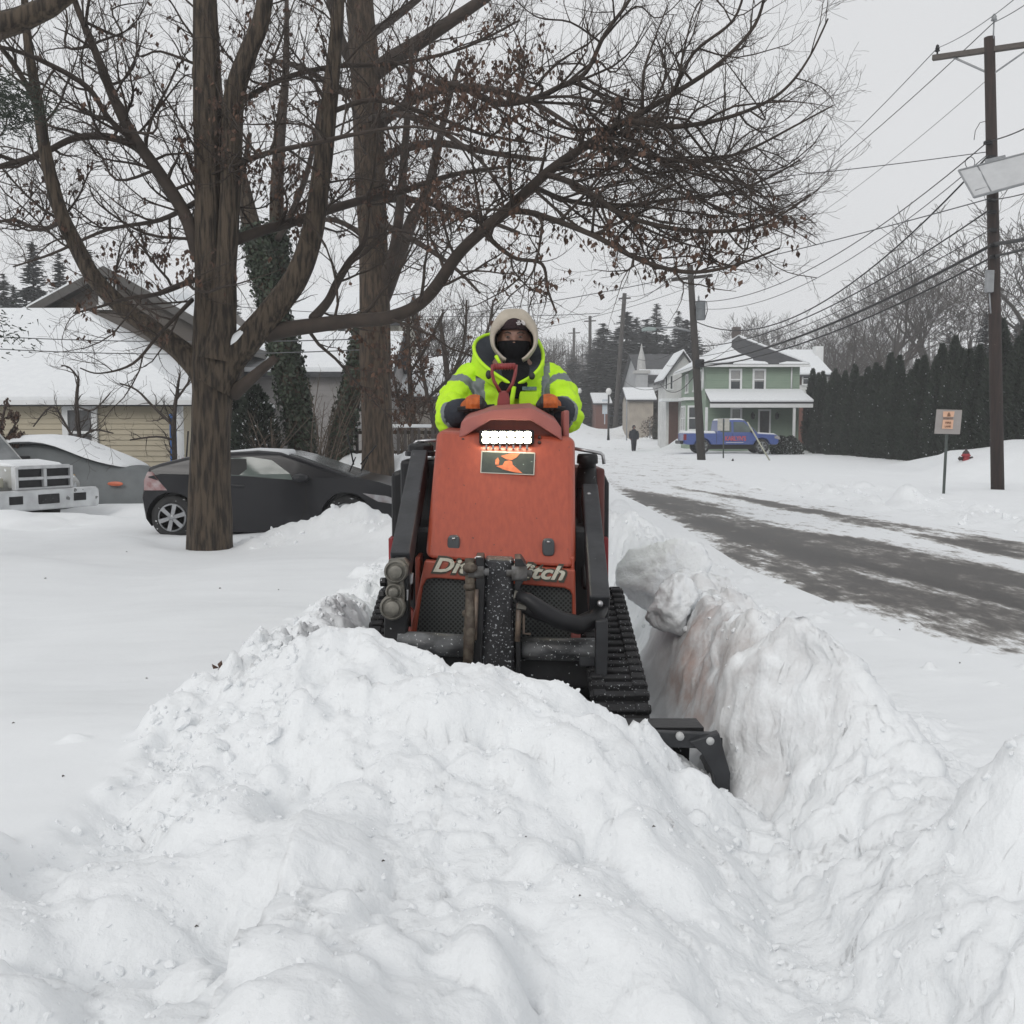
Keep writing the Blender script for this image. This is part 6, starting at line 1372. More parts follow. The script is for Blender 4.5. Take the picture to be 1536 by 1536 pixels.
# brick house right of it
BRK = mat('red brown brick', (.17, .075, .055), (.12, .055, .045), rough=.9, scale=14, bump=.3)
t_, O_ = gabled('brick_house', 'house with white upper storey over red brick right of the green house', 19.6, 22.6, 74, 84, .2, gz(560, 74), gz(527, 79), WSD, 'x')
m = MB(); m.b2(Vector((19.55, 73.9, -.5)) - O_, Vector((22.65, 84.05, gz(594, 74))) - O_); m.build('brick_storey', BRK, t_)
w_ = window(t_, gx(1200, 74) - O_.x, gx(1212, 74) - O_.x, gz(577, 74) - O_.z, gz(559, 74) - O_.z, 74 - O_.y, .08, True, 0)
for a, b in ((1193.5, 1199), (1213, 1218)): m = MB(); m.b2((gx(a, 74) - O_.x, 74 - O_.y - .06, gz(577, 74) - O_.z), (gx(b, 74) - O_.x, 74 - O_.y + .01, gz(560, 74) - O_.z)); m.build('shutter', mat('brown shutter', (.08, .055, .05)), t_)
m = MB(); m.b2(Vector((22.7, 77.5, .2)) - O_, Vector((23.3, 78.3, gz(520, 78))) - O_); m.build('chimney', WHT, t_)
# church with steeple
t_, O_ = gabled('church', 'pale grey church hall with a dark roof edged in snow', 12.4, 17.5, 98, 116, 0, gz(570, 98), gz(528, 104), GSD, 'x', 'church', snow=False)
m = MB(); m.b2(Vector((12.0, 97.5, gz(560, 98) - .15)) - O_, Vector((18, 98.1, gz(560, 98) + .35)) - O_); m.build('eave_snow', SPL, t_)
sx = gx(960.5, 98); m = MB(); m.b2(Vector((sx - .55, 97.4, 0)) - O_, Vector((sx + .55, 98.6, gz(560, 98))) - O_); m.build('tower', GSD, t_)
m = MB(); m.lathe([(.45, 0), (.34, 1.2), (.14, 2.0), (.02, 2.6)], Vector((sx, 98, gz(560, 98) + .2)) - O_, 'z', 8, sm=False); m.box(Vector((sx, 98, gz(560, 98) + .1)) - O_, (1.5, 1.5, .3)); m.build('steeple', mat('pale steeple cladding', (.45, .45, .44)), t_)
t_, O_ = gabled('small_house', 'low beige house with snow on its roof in front of the church', 10.4, 12.6, 92, 97, 0, gz(598, 92), gz(583, 94), siding('beige siding far', (.36, .32, .27), .2), 'x')
t_, O_ = gabled('far_house', 'small reddish house at the far end of the street', 8.9, 10.4, 110, 118, 1, gz(604, 110), gz(590, 112), BRK, 'x')
# --- beige house on the left
TAN = mat('beige clapboard', (.45, .40, .30), (.39, .345, .26), rough=.7, scale=1.2)
GAB = siding('dark brown shingle wall', (.085, .072, .062), .18, (.07, .06, .052))
hx0, hx1, hy0, hy1 = -15.5, gx(275, 24), 24.0, 29.3; hz = gz(602, 24)
bh_ = thing('beige_house', 'beige clapboard house with a broad snow covered roof on the left', 'house', (-11.5, 27, 0)); BO = Vector(bh_.location); g = lambda x, y, z: Vector((x, y, z)) - BO
m = MB(); m.b2(g(hx0, hy0, -1), g(hx1, hy1, hz)); zz = -.6
while zz < hz - .02:      # lapped boards, each a wedge
    m.prism([(hy0 - BO.y - .004, zz), (hy0 - BO.y - .034, zz + .002), (hy0 - BO.y - .006, min(zz + .125, hz - .01)), (hy0 - BO.y - .002, min(zz + .125, hz - .01))], 'x', hx0 - BO.x, hx1 - BO.x - .02); zz += .125
m.build('wall', TAN, bh_)
rz_ = gz(466, 29.0); rxr = gx(128, 29.0)
def hip(dz, ov, th, mm, nm, par):
    m = MB(); a = g(hx0, hy0 - ov, hz + dz); b = g(hx1 + ov, hy0 - ov, hz + dz); c = g(rxr, 29.2, rz_ + dz); d = g(hx0, 29.2, rz_ + dz); e = g(hx1 + ov, 33, hz + dz); f = g(hx0, 33, hz + dz)
    slab(m, [a, b, c, d], th); slab(m, [b, e, c], th); slab(m, [d, c, e, f], th); return m.build(nm, mm, par)
rf = hip(.0, .35, .12, SHNG, 'roof', bh_); hip(.10, .33, .095, SPL, 'roof_snow', rf)
m = MB(); m.b2(g(hx0, hy0 - .44, hz - .09), g(hx1 + .35, hy0 - .352, hz + .015)); m.build('gutter', WHT, bh_)
wn = window(bh_, gx(98, 24) - BO.x, gx(150, 24) - BO.x, gz(690, 24), gz(607, 24), 23.965 - BO.y, .13, True, 0, gm=mat('grey screened glass', (.10, .10, .10), (.075, .075, .08), rough=.25))
m = MB(); m.b2(g(hx1 - .13, 23.94, -.6), g(hx1 + .02, 24.05, hz)); m.build('corner_board', WHT, bh_)
# dark gable block behind
gb = thing('gable_house', 'tall dark brown gabled house rising behind the beige house roof', 'house', (gx(172, 30), 33, 0)); GBO = Vector(gb.location); g2 = lambda x, y, z: Vector((x, y, z)) - GBO
ax, az = gx(172, 30), gz(402, 30); lx, lz = gx(-20, 30), gz(506, 30); rx_, rz2 = gx(362, 30), gz(512, 30)
m = MB(); m.prism([(lx - GBO.x + .3, -.5), (rx_ - GBO.x - .3, -.5), (rx_ - GBO.x - .3, rz2 + .05), (ax - GBO.x, az - .25), (lx - GBO.x + .3, lz + .1)], 'y', 30 - GBO.y, 38 - GBO.y); m.build('wall', GAB, gb)
def gsh(dz, ov, th, mm, nm, par):
    m = MB(); slab(m, [g2(lx - .2, 30 - ov, lz + dz - .1), g2(ax, 30 - ov, az + dz), g2(ax, 38.3, az + dz), g2(lx - .2, 38.3, lz + dz - .1)], th); slab(m, [g2(ax, 30 - ov, az + dz), g2(rx_ + .2, 30 - ov, rz2 + dz - .1), g2(rx_ + .2, 38.3, rz2 + dz - .1), g2(ax, 38.3, az + dz)], th); return m.build(nm, mm, par)
rf = gsh(0, .4, .26, mat('dark fascia', (.07, .065, .06)), 'roof', gb); gsh(.07, .36, .065, SPL, 'roof_snow', rf)
w_ = window(gb, gx(157, 30) - GBO.x, gx(184, 30) - GBO.x, gz(462, 30), gz(420, 30), 30 - GBO.y, .13, True, 0)
m = MB(); slab(m, [g2(gx(235, 34), 33, gz(440, 33)), g2(gx(300, 34), 33, gz(432, 33)), g2(gx(380, 34), 34, gz(500, 34)), g2(gx(345, 34), 34, gz(512, 34))], .15); m.build('rear_roof_snow', SPL, gb)
m = MB(); m.prism([(gx(240, 34) - GBO.x, 0), (gx(378, 34) - GBO.x, 0), (gx(378, 34) - GBO.x, gz(506, 34)), (gx(300, 34) - GBO.x, gz(440, 34)), (gx(240, 34) - GBO.x, gz(446, 34))], 'y', 34.2 - GBO.y, 37.9 - GBO.y); m.build('rear_wing', GAB, gb)
# garage and houses behind the trees
t_, O_ = gabled('garage', 'grey garage with a snow covered roof behind the ivy covered trees', gx(375, 32), gx(580, 32), 32, 38, 0, gz(553, 32), gz(503, 35), siding('grey garage siding', (.24, .23, .225), .2), 'x')
t_, O_ = gabled('cream_house', 'cream house with small windows showing above the garage roof', gx(430, 44), gx(600, 44), 44, 52, 0, gz(480, 44), gz(440, 48), siding('cream siding', (.42, .40, .34), .2), 'x')
for a, b in ((471, 487), (507, 523)): window(t_, gx(a, 44) - O_.x, gx(b, 44) - O_.x, gz(500, 44) - O_.z, gz(484, 44) - O_.z, 44 - O_.y, .08, False, 0)
m = MB(); m.b2(Vector((gx(504, 46), 45, gz(530, 45))) - O_, Vector((gx(543, 46), 46.5, gz(486, 45))) - O_); m.build('chimney', mat('brown chimney brick', (.10, .075, .07), rough=.9), t_)
t_, O_ = gabled('tan_house', 'tan house half hidden behind the tall straight trunk', gx(572, 36), gx(690, 36), 36, 42, 0, gz(590, 36), gz(540, 39), siding('tan siding', (.36, .32, .28), .2), 'x')
t_, O_ = gabled('grey_shed', 'low grey shed left of the driver with snow before it', gx(628, 40), gx(735, 40), 40, 46, .5, gz(628, 40), gz(600, 43), siding('dark grey boards', (.12, .12, .12), .2), 'x', 'shed')
# low picket fence behind the coupe
fz = H(gx(530, 21), 21); fc = thing('picket_fence', 'short dark picket fence with a snowy top rail behind the coupe', 'fence', (gx(530, 21), 21, fz))
m = MB(); m.b2((-.5, -.02, .55), (1.6, .03, .62)); m.b2((-.5, -.02, .15), (1.6, .03, .22)); m.build('rail', BARK, fc)
for i in range(16): m = MB(); x = -.5 + i * .14; m.prism([(x, -.1), (x + .06, -.1), (x + .06, .62), (x + .03, .68), (x, .62)], 'y', -.05, -.02); m.build('picket', mat('weathered picket', (.07, .06, .055)), fc)
m = MB(); m.b2((-.5, -.05, .68), (1.6, .06, .75)); m.build('rail_snow', SPL, fc, bevel=.02)
# banner sign and red shovel leaning at the house corner
b = P(266, 690, 23.5); t_ = thing('banner', 'blue and white vertical banner at the corner of the beige house', 'sign', (b.x, 23.5, H(b.x, 23.5)))
m = MB(); m.b2((-.16, 0, .25), (.0, .02, 1.75)); m.build('blue_panel', mat('blue plastic', (.03, .12, .36)), t_); m = MB(); m.b2((.0, .002, .25), (.06, .02, 1.75)); m.build('white_panel', WHT, t_)
b = P(277, 690, 23.3); t_ = thing('red_tool', 'red and black tool leaning at the corner of the beige house', 'tool', (b.x, 23.3, H(b.x, 23.3)))
m = MB(); m.tube([(-.02, 0, .1), (.05, .15, 1.35)], .02, 6); m.build('handle', BLKP, t_); m = MB(); m.b2((-.07, -.02, .15), (.08, .01, .75)); m.build('scoop', mat('red plastic', (.32, .03, .03)), t_, bevel=.02)
# ================================================================ vehicles
TYRE = mat('tyre rubber', (.018, .018, .019), (.028, .028, .028), rough=.8, scale=20, specks=((.6, .61, .62), 22, .66))
def wheel(parent, x, y, z, r, wd, side, rimm, spokes=5, name='wheel'):
    m = MB(); m.lathe([(r * .62, -wd / 2), (r * .9, -wd / 2), (r, -wd * .3), (r, wd * .3), (r * .9, wd / 2), (r * .62, wd / 2)], (x, y, z), 'y', 28); w_ = m.build(name, TYRE, parent)
    m = MB(); yo = y + side * (wd * .5 + .012); m.lathe([(r * .64, -.01), (r * .66, .01), (r * .60, .012), (r * .58, -.01)], (x, yo, z), 'y', 28)
    m.lathe([(.01, -.012), (r * .16, -.012), (r * .16, .012), (.01, .012)], (x, yo, z), 'y', 14)
    for i in range(spokes):
        a = 2 * math.pi * i / spokes + .3; c, s_ = math.cos(a), math.sin(a); beam(m, (x + c * r * .1, yo, z + s_ * r * .1), (x + c * r * .62, yo, z + s_ * r * .62), .03, .03, r * .16, r * .20, Vector((0, 1, 0)))
    m.build('rim', rimm, w_); m = MB(); m.lathe([(.02, 0), (r * .58, 0), (r * .58, .01), (.02, .01)], (x, yo - side * .010, z), 'y', 20); m.build('brake_disc', mat('dark hub', (.03, .03, .03)), w_); return w_  # plain near-black disc behind the spokes
RIM = mat('silver alloy rim', (.42, .43, .44), (.34, .35, .36), rough=.3, metal=.7)
def plane_poly(mb, pts, hw, off, side, th=.01, mi=0):
    """flat panel lying on a car side whose half width is hw(z)"""
    a = [Vector((x, side * (hw(z) + off), z)) for x, z in pts]; b = [q - Vector((0, side * th, 0)) for q in a]; n = len(a)
    mb.add(a + b, [tuple(range(n)), tuple(range(n, 2 * n))[::-1]] + [(i, n + i, n + (i + 1) % n, (i + 1) % n) for i in range(n)], mi)
def car_shell(parent, lower, upper, hw0, belt, tumble, paint, wheels, wr, nose=None, bev=.05):
    hw = lambda z: hw0 - max(0, z - belt) * tumble
    m = MB(); n = len(lower); secs = []
    for s_ in (-1, -.86, .86, 1):
        k_ = .965 if abs(s_) == 1 else 1.0; cx_ = sum(p[0] for p in lower) / n
        secs.append([Vector((cx_ + (x - cx_) * (1 if abs(s_) < 1 else .975), s_ * hw0, z)) for x, z in lower])
    m.loft(secs, 0, False, True); o = m.build('body', paint, parent)
    cuts = []
    for wx, wz in wheels:
        for s_ in (-1, 1): c = MB(); c.lathe([(wr, -.22), (wr, .3)], (wx, s_ * hw0, wz), 'y', 32); cc = c.build('cutter', paint); cc.location = parent.location; cc.rotation_euler = parent.rotation_euler; cuts.append(cc)
    bpy.context.view_layer.update(); cut(o, cuts); b = o.modifiers.new('bevel', 'BEVEL'); b.width = bev; b.segments = 3; b.limit_method = 'ANGLE'; b.angle_limit = R(28)
    for p_ in o.data.polygons: p_.use_smooth = True
    w_ = o.modifiers.new('wn', 'WEIGHTED_NORMAL'); w_.keep_sharp = False
    if upper:
        m = MB(); m.loft([[Vector((x, -hw(z), z)) for x, z in upper], [Vector((x, hw(z), z)) for x, z in upper]], 0, False, True); g_ = m.build('cabin', paint, parent, bevel=bev * .8, seg=3)
    return hw
# ---- black coupe
KX = .00927
coupe = thing('coupe', 'black hatchback coupe parked in the snow behind the forked tree', 'car', (P(440, 760, 15.1).x + .06, 15.1, P(440, 811, 14.3).z + .02)); 
cxz = lambda px, py: ((px - 440) * KX, (811 - py) * KX)
CB = mat('black car paint', (.012, .012, .015), (.017, .017, .02), rough=.28, scale=1.5, coat=.25, spec=.3)
lower = [cxz(*p) for p in [(240, 800), (226, 780), (221, 748), (226, 728), (231, 716), (250, 712), (350, 714), (455, 719), (548, 717), (585, 724), (620, 735), (646, 749), (660, 764), (662, 782), (656, 800)]]
upper = [cxz(*p) for p in [(231, 704), (250, 697), (290, 687), (340, 680.5), (395, 677.5), (432, 680), (462, 688), (505, 703), (550, 719), (540, 726), (240, 724)]]
whl = [cxz(270, 778), cxz(532, 778)]
hw = car_shell(coupe, lower, upper, .83, cxz(0, 716)[1], .38, CB, whl, .355, bev=.07)
m = MB(); plane_poly(m, [cxz(*p) for p in [(353, 689), (351, 714), (452, 721), (448, 712), (420, 692), (388, 687)]], hw, .004, -1); m.build('side_window', mat('greenish side glass', (.10, .125, .115), (.16, .19, .175), rough=.08, scale=.8, coat=.3), coupe); m = MB(); plane_poly(m, [cxz(*p) for p in [(353, 689), (351, 714), (452, 721), (448, 712), (420, 692), (388, 687)]], hw, .004, 1); m.build('side_window', mat('greenish side glass', (.10, .125, .115), (.16, .19, .175), rough=.08, scale=.8, coat=.3), coupe)
m = MB(); plane_poly(m, [cxz(*p) for p in [(354, 690), (352, 713), (372, 714), (383, 705), (381, 690)]], hw, .007, -1); m.build('seat_back', mat('dark seat', (.012, .012, .012)), coupe)
m = MB(); plane_poly(m, [cxz(*p) for p in [(352.5, 688), (354, 688), (353, 700), (354.5, 713), (352.5, 714.5), (350.5, 702)]], hw, .009, -1); m.build('window_trim', CHRM, coupe)
def slope_plate(mb, pa, pb, hwa, hwb, off, th=.012):
    """panel across the car between two profile points"""
    (xa, za), (xb, zb) = cxz(*pa), cxz(*pb); d = Vector((xb - xa, 0, zb - za)).normalized(); n_ = Vector((-d.z, 0, d.x)); n_ = n_ if n_.z > 0 else -n_
    A_ = [Vector((xa, -hwa, za)), Vector((xb, -hwb, zb)), Vector((xb, hwb, zb)), Vector((xa, hwa, za))]; a = [q + n_ * off for q in A_]; b = [q - n_ * th for q in A_]
    mb.add(a + b, [(0, 1, 2, 3), (7, 6, 5, 4), (0, 4, 5, 1), (1, 5, 6, 2), (2, 6, 7, 3), (3, 7, 4, 0)])
m = MB(); slope_plate(m, (438, 682), (462, 688), .58, .62, .012); slope_plate(m, (462, 688), (505, 703), .62, .66, .012); slope_plate(m, (505, 703), (545, 716.5), .66, .70, .012); ws = m.build('windshield', mat('frosted windshield', (.10, .11, .115), (.22, .23, .235), rough=.2, scale=3), coupe)
m = MB(); slope_plate(m, (236, 702), (290, 688), .66, .60, .008); slope_plate(m, (290, 688), (338, 681), .60, .56, .008); m.build('rear_glass', mat('dark rear glass', (.03, .03, .033), (.05, .05, .055), rough=.1), coupe)
m = MB(); plane_poly(m, [cxz(*p) for p in [(234, 709), (229, 722), (229, 737), (264, 737), (250, 720), (241, 709)]], hw, .012, -1, .05); m.build('taillight', mat('pale red tail lens', (.28, .13, .13), (.45, .38, .38), rough=.15, scale=8), coupe, bevel=.01); m = MB(); plane_poly(m, [cxz(*p) for p in [(234, 709), (229, 722), (229, 737), (264, 737), (250, 720), (241, 709)]], hw, .012, 1, .05); m.build('taillight', mat('pale red tail lens', (.28, .13, .13), (.45, .38, .38), rough=.15, scale=8), coupe, bevel=.01)
for s_ in (-1, 1):
    m = MB(); plane_poly(m, [cxz(*p) for p in [(556, 741), (592, 745), (614, 752), (606, 758), (580, 754)]], hw, .008, s_, .04); m.build('headlight', mat('clear headlight lens', (.42, .42, .44), (.25, .22, .22), rough=.12, scale=10), coupe, bevel=.01)
    m = MB(); c = Vector((*[cxz(466, 719)[0]], s_ * .93, cxz(0, 718)[1])); m.sphere(c, (.12, .09, .065), 14); m.tube([c, c - Vector((0, s_ * .15, .04))], .03, 8); m.build('door_mirror', CB, coupe)
m = MB(); plane_poly(m, [cxz(*p) for p in [(347, 718), (349, 718), (352, 790), (349.5, 790)]], hw, .002, -1, .004); m.build('door_seam', mat('seam', (.004, .004, .004)), coupe); m = MB(); plane_poly(m, [cxz(*p) for p in [(470, 724), (472, 724), (474, 760), (462, 792), (459.5, 792), (471, 758)]], hw, .002, -1, .004); m.build('door_seam', mat('seam', (.004, .004, .004)), coupe)
m = MB(); plane_poly(m, [cxz(*p) for p in [(358, 728), (380, 729), (380, 733), (358, 732)]], hw, .014, -1, .02); m.build('door_handle', CB, coupe, bevel=.006)
for (wx, wz) in whl:
    for s_ in (-1, 1): wheel(coupe, wx, s_ * .72, wz, .305, .2, s_, RIM, 6)
m = MB(); c0 = cxz(458, 683); m.tube([(cxz(*(300, 686))[0], -.50, cxz(300, 686)[1]), (cxz(395, 678)[0], -.48, cxz(395, 677)[1]), (cxz(445, 682)[0], -.5, cxz(445, 683)[1])], [.03, .03, .07], 10, ell=3.0); m.build('roof_snow', SPL, coupe)
m = MB(); q = cxz(522, 727); m.sphere((q[0], -.55, q[1] + .03), (.17, .16, .085), 14); m.build('hood_snow', SPL, coupe)
m = MB(); q = cxz(540, 717); dxy = lambda px, py, y: Vector((cxz(px, py)[0], y, cxz(px, py)[1]))
m.tube([dxy(527, 720, -.45), dxy(538, 695, -.45), dxy(541, 688, -.45)], .009, 6); m.tube([dxy(538, 700, -.46), dxy(529, 652, -.46)], .011, 6); m.build('wiper', BLKP, coupe)
m = MB(); m.tube([dxy(533, 720, .35), dxy(544, 698, .35), dxy(548, 690, .35)], .009, 6); m.tube([dxy(536, 702, .34), dxy(562, 671, .34)], .011, 6); m.build('wiper', BLKP, coupe)
# ---- pickups
def pickup(name, label, loc, rz, paint, L_=5.4, hwid=.98, hh=1.85, chrome=False, group=None, snowy=True):
    t_ = thing(name, label, 'pickup truck', loc, rz, group); zb = .50; bl = 1.12; h2_ = L_ / 2
    lower = [(-h2_, .55), (-h2_, bl), (-h2_ + 1.75, bl), (-h2_ + 1.8, bl), (h2_ - 1.5, bl), (h2_ - .15, bl - .07), (h2_, bl - .2), (h2_, .62), (h2_ - .1, zb), (-h2_ + .2, zb)]
    wl = [(-h2_ + 1.05, .40), (h2_ - .95, .40)]
    upper = [(-h2_ + 1.82, bl - .05), (-h2_ + 1.90, hh - .04), (-h2_ + 2.1, hh), (-h2_ + 3.15, hh), (-h2_ + 3.4, hh - .07), (-h2_ + 4.05, bl + .02), (-h2_ + 4.05, bl - .05)]
    hw = car_shell(t_, lower, upper, hwid, bl, .22, paint, wl, .47, bev=.06)
    gl = mat('pickup side glass', (.10, .13, .125), (.05, .06, .06), rough=.1, scale=1)
    for s_ in (-1, 1):
        for pts in ([(-h2_ + 2.02, bl + .06), (-h2_ + 2.08, hh - .13), (-h2_ + 2.62, hh - .11), (-h2_ + 2.62, bl + .06)], [(-h2_ + 2.74, bl + .06), (-h2_ + 2.74, hh - .11), (-h2_ + 3.30, hh - .12), (-h2_ + 3.86, bl + .10), (-h2_ + 3.86, bl + .06)]):
            m = MB(); plane_poly(m, pts, hw, .006, s_); m.build('side_window', gl, t_)
        m = MB(); m.box((-h2_ + 3.72, s_ * (hwid + .13), bl + .13), (.12, .2, .2)); m.build('door_mirror', BLKP, t_, bevel=.03)
        m = MB(); plane_poly(m, [(-h2_ + .0, bl - .05), (-h2_ + .16, bl - .05), (-h2_ + .16, .75), (-h2_, .75)], hw, .012, s_, .04); m.build('taillight', mat('red tail lens', (.22, .02, .03), rough=.2), t_)
        m = MB(); plane_poly(m, [(-h2_ + 2.68, bl), (-h2_ + 2.70, bl), (-h2_ + 2.70, .56), (-h2_ + 2.68, .56)], hw, .003, s_, .004); m.build('door_seam', mat('seam', (.004, .004, .004)), t_); m = MB(); plane_poly(m, [(-h2_ + 1.80, bl), (-h2_ + 1.82, bl), (-h2_ + 1.82, .56), (-h2_ + 1.80, .56)], hw, .003, s_, .004); m.build('door_seam', mat('seam', (.004, .004, .004)), t_)
        for wx, wz in wl: wheel(t_, wx, s_ * (hwid - .13), wz, .39, .25, s_, RIM, 6)
    m = MB(); fz = (bl - hh + .07) / .65
    a = [(-h2_ + 3.42, -hw(hh) + .08, hh - .07), (-h2_ + 4.03, -hwid + .08, bl + .07), (-h2_ + 4.03, hwid - .08, bl + .07), (-h2_ + 3.42, hw(hh) - .08, hh - .07)]; m.add(a + [(x - .03, y, z - .03) for x, y, z in a], [(0, 1, 2, 3), (7, 6, 5, 4), (0, 4, 5, 1), (1, 5, 6, 2), (2, 6, 7, 3), (3, 7, 4, 0)]); m.build('windshield', mat('frosted windshield', (.10, .11, .115)), t_)
    m = MB(); m.box((-h2_ - .08, 0, .62), (.16, 1.8, .18)); m.build('rear_bumper', BLK if not chrome else CHRM, t_, bevel=.03)
    if snowy:
        m = MB(); m.prism([(-h2_ + .05, bl - .02), (-h2_ + .05, bl + .08), (-h2_ + .5, bl + .14), (-h2_ + 1.7, bl + .12), (-h2_ + 1.78, bl - .02)], 'y', -hwid + .04, hwid - .04); m.build('bed_snow', SPL, t_, bevel=.04)
        m = MB(); m.prism([(-h2_ + 1.92, hh - .03), (-h2_ + 2.0, hh + .07), (-h2_ + 3.1, hh + .08), (-h2_ + 3.42, hh - .02)], 'y', -hw(hh) + .02, hw(hh) - .02); m.build('roof_snow', SPL, t_, bevel=.03)
        m = MB(); m.prism([(h2_ - 1.5, bl - .02), (h2_ - 1.4, bl + .06), (h2_ - .3, bl - .0), (h2_ - .06, bl - .13), (h2_ - .4, bl - .1)], 'y', -hwid + .08, hwid - .08); m.build('hood_snow', SPL, t_, bevel=.03)
    m = MB(); m.b2((-h2_ + .9, -hwid + .3, .25), (h2_ - .7, hwid - .3, .56)); m.build('underbody', mat('underbody', (.01, .01, .01)), t_)
    return t_, hw, lower
bz_ = P(1090, 682, 57)
bt, hwb, _ = pickup('pickup_truck', 'blue pickup truck with red lettering on its door before the green house', (gx(1092, 57), 57.2, P(1090, 677.5, 57).z - .1), 0, mat('blue truck paint', (.055, .095, .30), (.045, .08, .26), rough=.35, coat=.4), L_=5.25)
text_obj('door_lettering', "KARLYN'S", 1.15, .27, (.22, -.995, .84), mat('red door lettering', (.55, .10, .12)), bt, bold=.03, depth=.01)
m = MB(); m.b2((-.3, -.994, .60), (.65, -.985, .63)); m.build('door_stripe', mat('pale door lettering', (.6, .6, .65)), bt)
for s_ in (-1, 1): m = MB(); plane_poly(m, [(2.63, .95), (2.35, 1.0), (2.35, .85), (2.63, .78)], lambda z: .98, .01, s_, .04); m.build('headlight', mat('clear headlight lens', (.42, .42, .44)), bt)
pz = P(70, 795, 16.6).z
SILV = mat('dirty silver truck paint', (.34, .34, .32), (.46, .47, .47), rough=.45, scale=2, coat=.2, specks=((.74, .76, .78), 9, .62))
wt, hww, _ = pickup('pickup_truck', 'old silver pickup truck with a chrome bumper and snowy hood at the left edge', (gx(70, 16.8) - 2.78, 18.4, pz - .20), R(-27), SILV, L_=5.4, hh=1.9, chrome=True)
FX = 2.7
GXF = FX + .17
m = MB(); m.prism([(-1.02, .50), (1.02, .50), (1.04, .60), (1.04, .80), (.98, .84), (-.98, .84), (-1.04, .80), (-1.04, .60)], 'x', GXF - .02, GXF + .16); bm_ = m.build('front_bumper', mat('snowy chrome', (.52, .53, .54), (.70, .72, .73), rough=.25, metal=.35, scale=4, specks=((.16, .16, .16), 7, .66)), wt, bevel=.03)
for y_ in (-.62, .62): m = MB(); m.b2((GXF + .14, y_ - .12, .62), (GXF + .175, y_ + .12, .75)); m.build('fog_lamp', BLKP, bm_)
m = MB(); m.b2((GXF + .15, -.2, .60), (GXF + .18, .2, .76)); m.build('licence_plate', BLK, bm_, bevel=.01)
m = MB(); m.b2((GXF - .04, -.52, .86), (GXF + .035, .52, 1.20)); gr = m.build('grille_recess', BLKP, wt)
m = MB(); m.b2((GXF - .02, -.56, .84), (GXF + .09, -.50, 1.22)); m.b2((GXF - .02, .50, .84), (GXF + .09, .56, 1.22)); m.b2((GXF - .02, -.5, 1.18), (GXF + .09, .5, 1.24)); m.b2((GXF - .02, -.5, .84), (GXF + .08, .5, .88)); m.b2((GXF - .02, -.03, .88), (GXF + .10, .03, 1.18)); m.b2((GXF - .02, -.5, 1.00), (GXF + .095, -.03, 1.05)); m.b2((GXF - .02, .03, 1.00), (GXF + .095, .5, 1.05)); m.build('grille_frame', mat('frosted chrome frame', (.6, .61, .62), rough=.3, metal=.3), gr, bevel=.012)
m = MB(); m.prism([(.9, 1.0), (1.15, 1.20), (2.2, 1.26), (GXF - .02, 1.22), (GXF - .02, .86), (.9, .86)], 'y', -.52, .52); m.build('hood_bulge', SILV, wt, bevel=.05)
m = MB(); m.prism([(1.2, 1.19), (1.3, 1.27), (2.2, 1.32), (GXF - .15, 1.27), (GXF - .05, 1.22)], 'y', -.5, .5); m.build('hood_snow', SPL, wt, bevel=.04)
for s_ in (-1, 1):
    m = MB(); q = .0 if s_ < 0 else -.22; m.b2((FX - .05 + q, s_ * .60, .88), (FX + .03 + q, s_ * .84, 1.04)); m.build('headlight', mat('hazy headlight', (.35, .34, .27), (.45, .44, .36), rough=.2, scale=9), wt, bevel=.02)
    m = MB(); m.b2((FX - .12 + q, s_ * .85, .86), (FX + .015 + q, s_ * 1.0, 1.04)); m.build('turn_signal', mat('amber lens', (.50, .27, .06), (.42, .30, .14), rough=.25, scale=12), wt, bevel=.02)
# ---- car under a grey cover, half buried in snow
cz0 = P(120, 752, 19.5).z; cc_ = thing('covered_car', 'car under a grey cloth cover with deep snow on top beside the beige house', 'car', (-8.95, 20.4, cz0 - .28), R(-6))
CV = mat('grey car cover', (.16, .175, .18), (.12, .13, .135), rough=.75, scale=2.5, bump=.5, bscale=5)
m = MB(); secs = []
for x, zt, wd in [(-2.3, .55, .60), (-2.2, .85, .8), (-1.6, 1.12, .88), (-.9, 1.42, .90), (-.2, 1.46, .90), (.3, 1.38, .90), (.9, 1.12, .90), (1.5, .98, .88), (2.0, .86, .84), (2.22, .68, .72), (2.30, .40, .6)]:
    secs.append([Vector((x + .05 * math.cos(a * 3), wd * math.copysign(abs(math.cos(a)) ** .55, math.cos(a)) * (1.02 if math.sin(a) < .3 else .86), .0 if math.sin(a) < 0 else zt * math.sin(a) ** .45)) for a in [2 * math.pi * i / 28 for i in range(28)]])
m.loft(secs); m.build('car_cover', CV, cc_, sub=1)
m = MB(); secs = []
for x, zt, wd, th in [(-2.0, .98, .55, .02), (-1.6, 1.12, .72, .14), (-.9, 1.42, .76, .14), (-.2, 1.46, .76, .14), (.3, 1.38, .76, .15), (.9, 1.12, .74, .16), (1.35, 1.0, .70, .13), (1.68, .93, .5, .02)]:
    secs.append([Vector((x, wd * math.cos(a) * (1 + .06 * math.sin(x * 9)), zt - .03 + (th * (1 - math.cos(a) ** 4) if math.sin(a) > 0 else -.12 * (1 - abs(math.cos(a)))))) for a in [2 * math.pi * i / 24 for i in range(24)]])
m.loft(secs); m.build('snow_cover', SPL, cc_, sub=1)
m = MB(); m.sphere((1.55, -.86, .62), (.16, .03, .045), 12); m.build('reflector', mat('orange reflector', (.65, .16, .08), rough=.4), cc_)
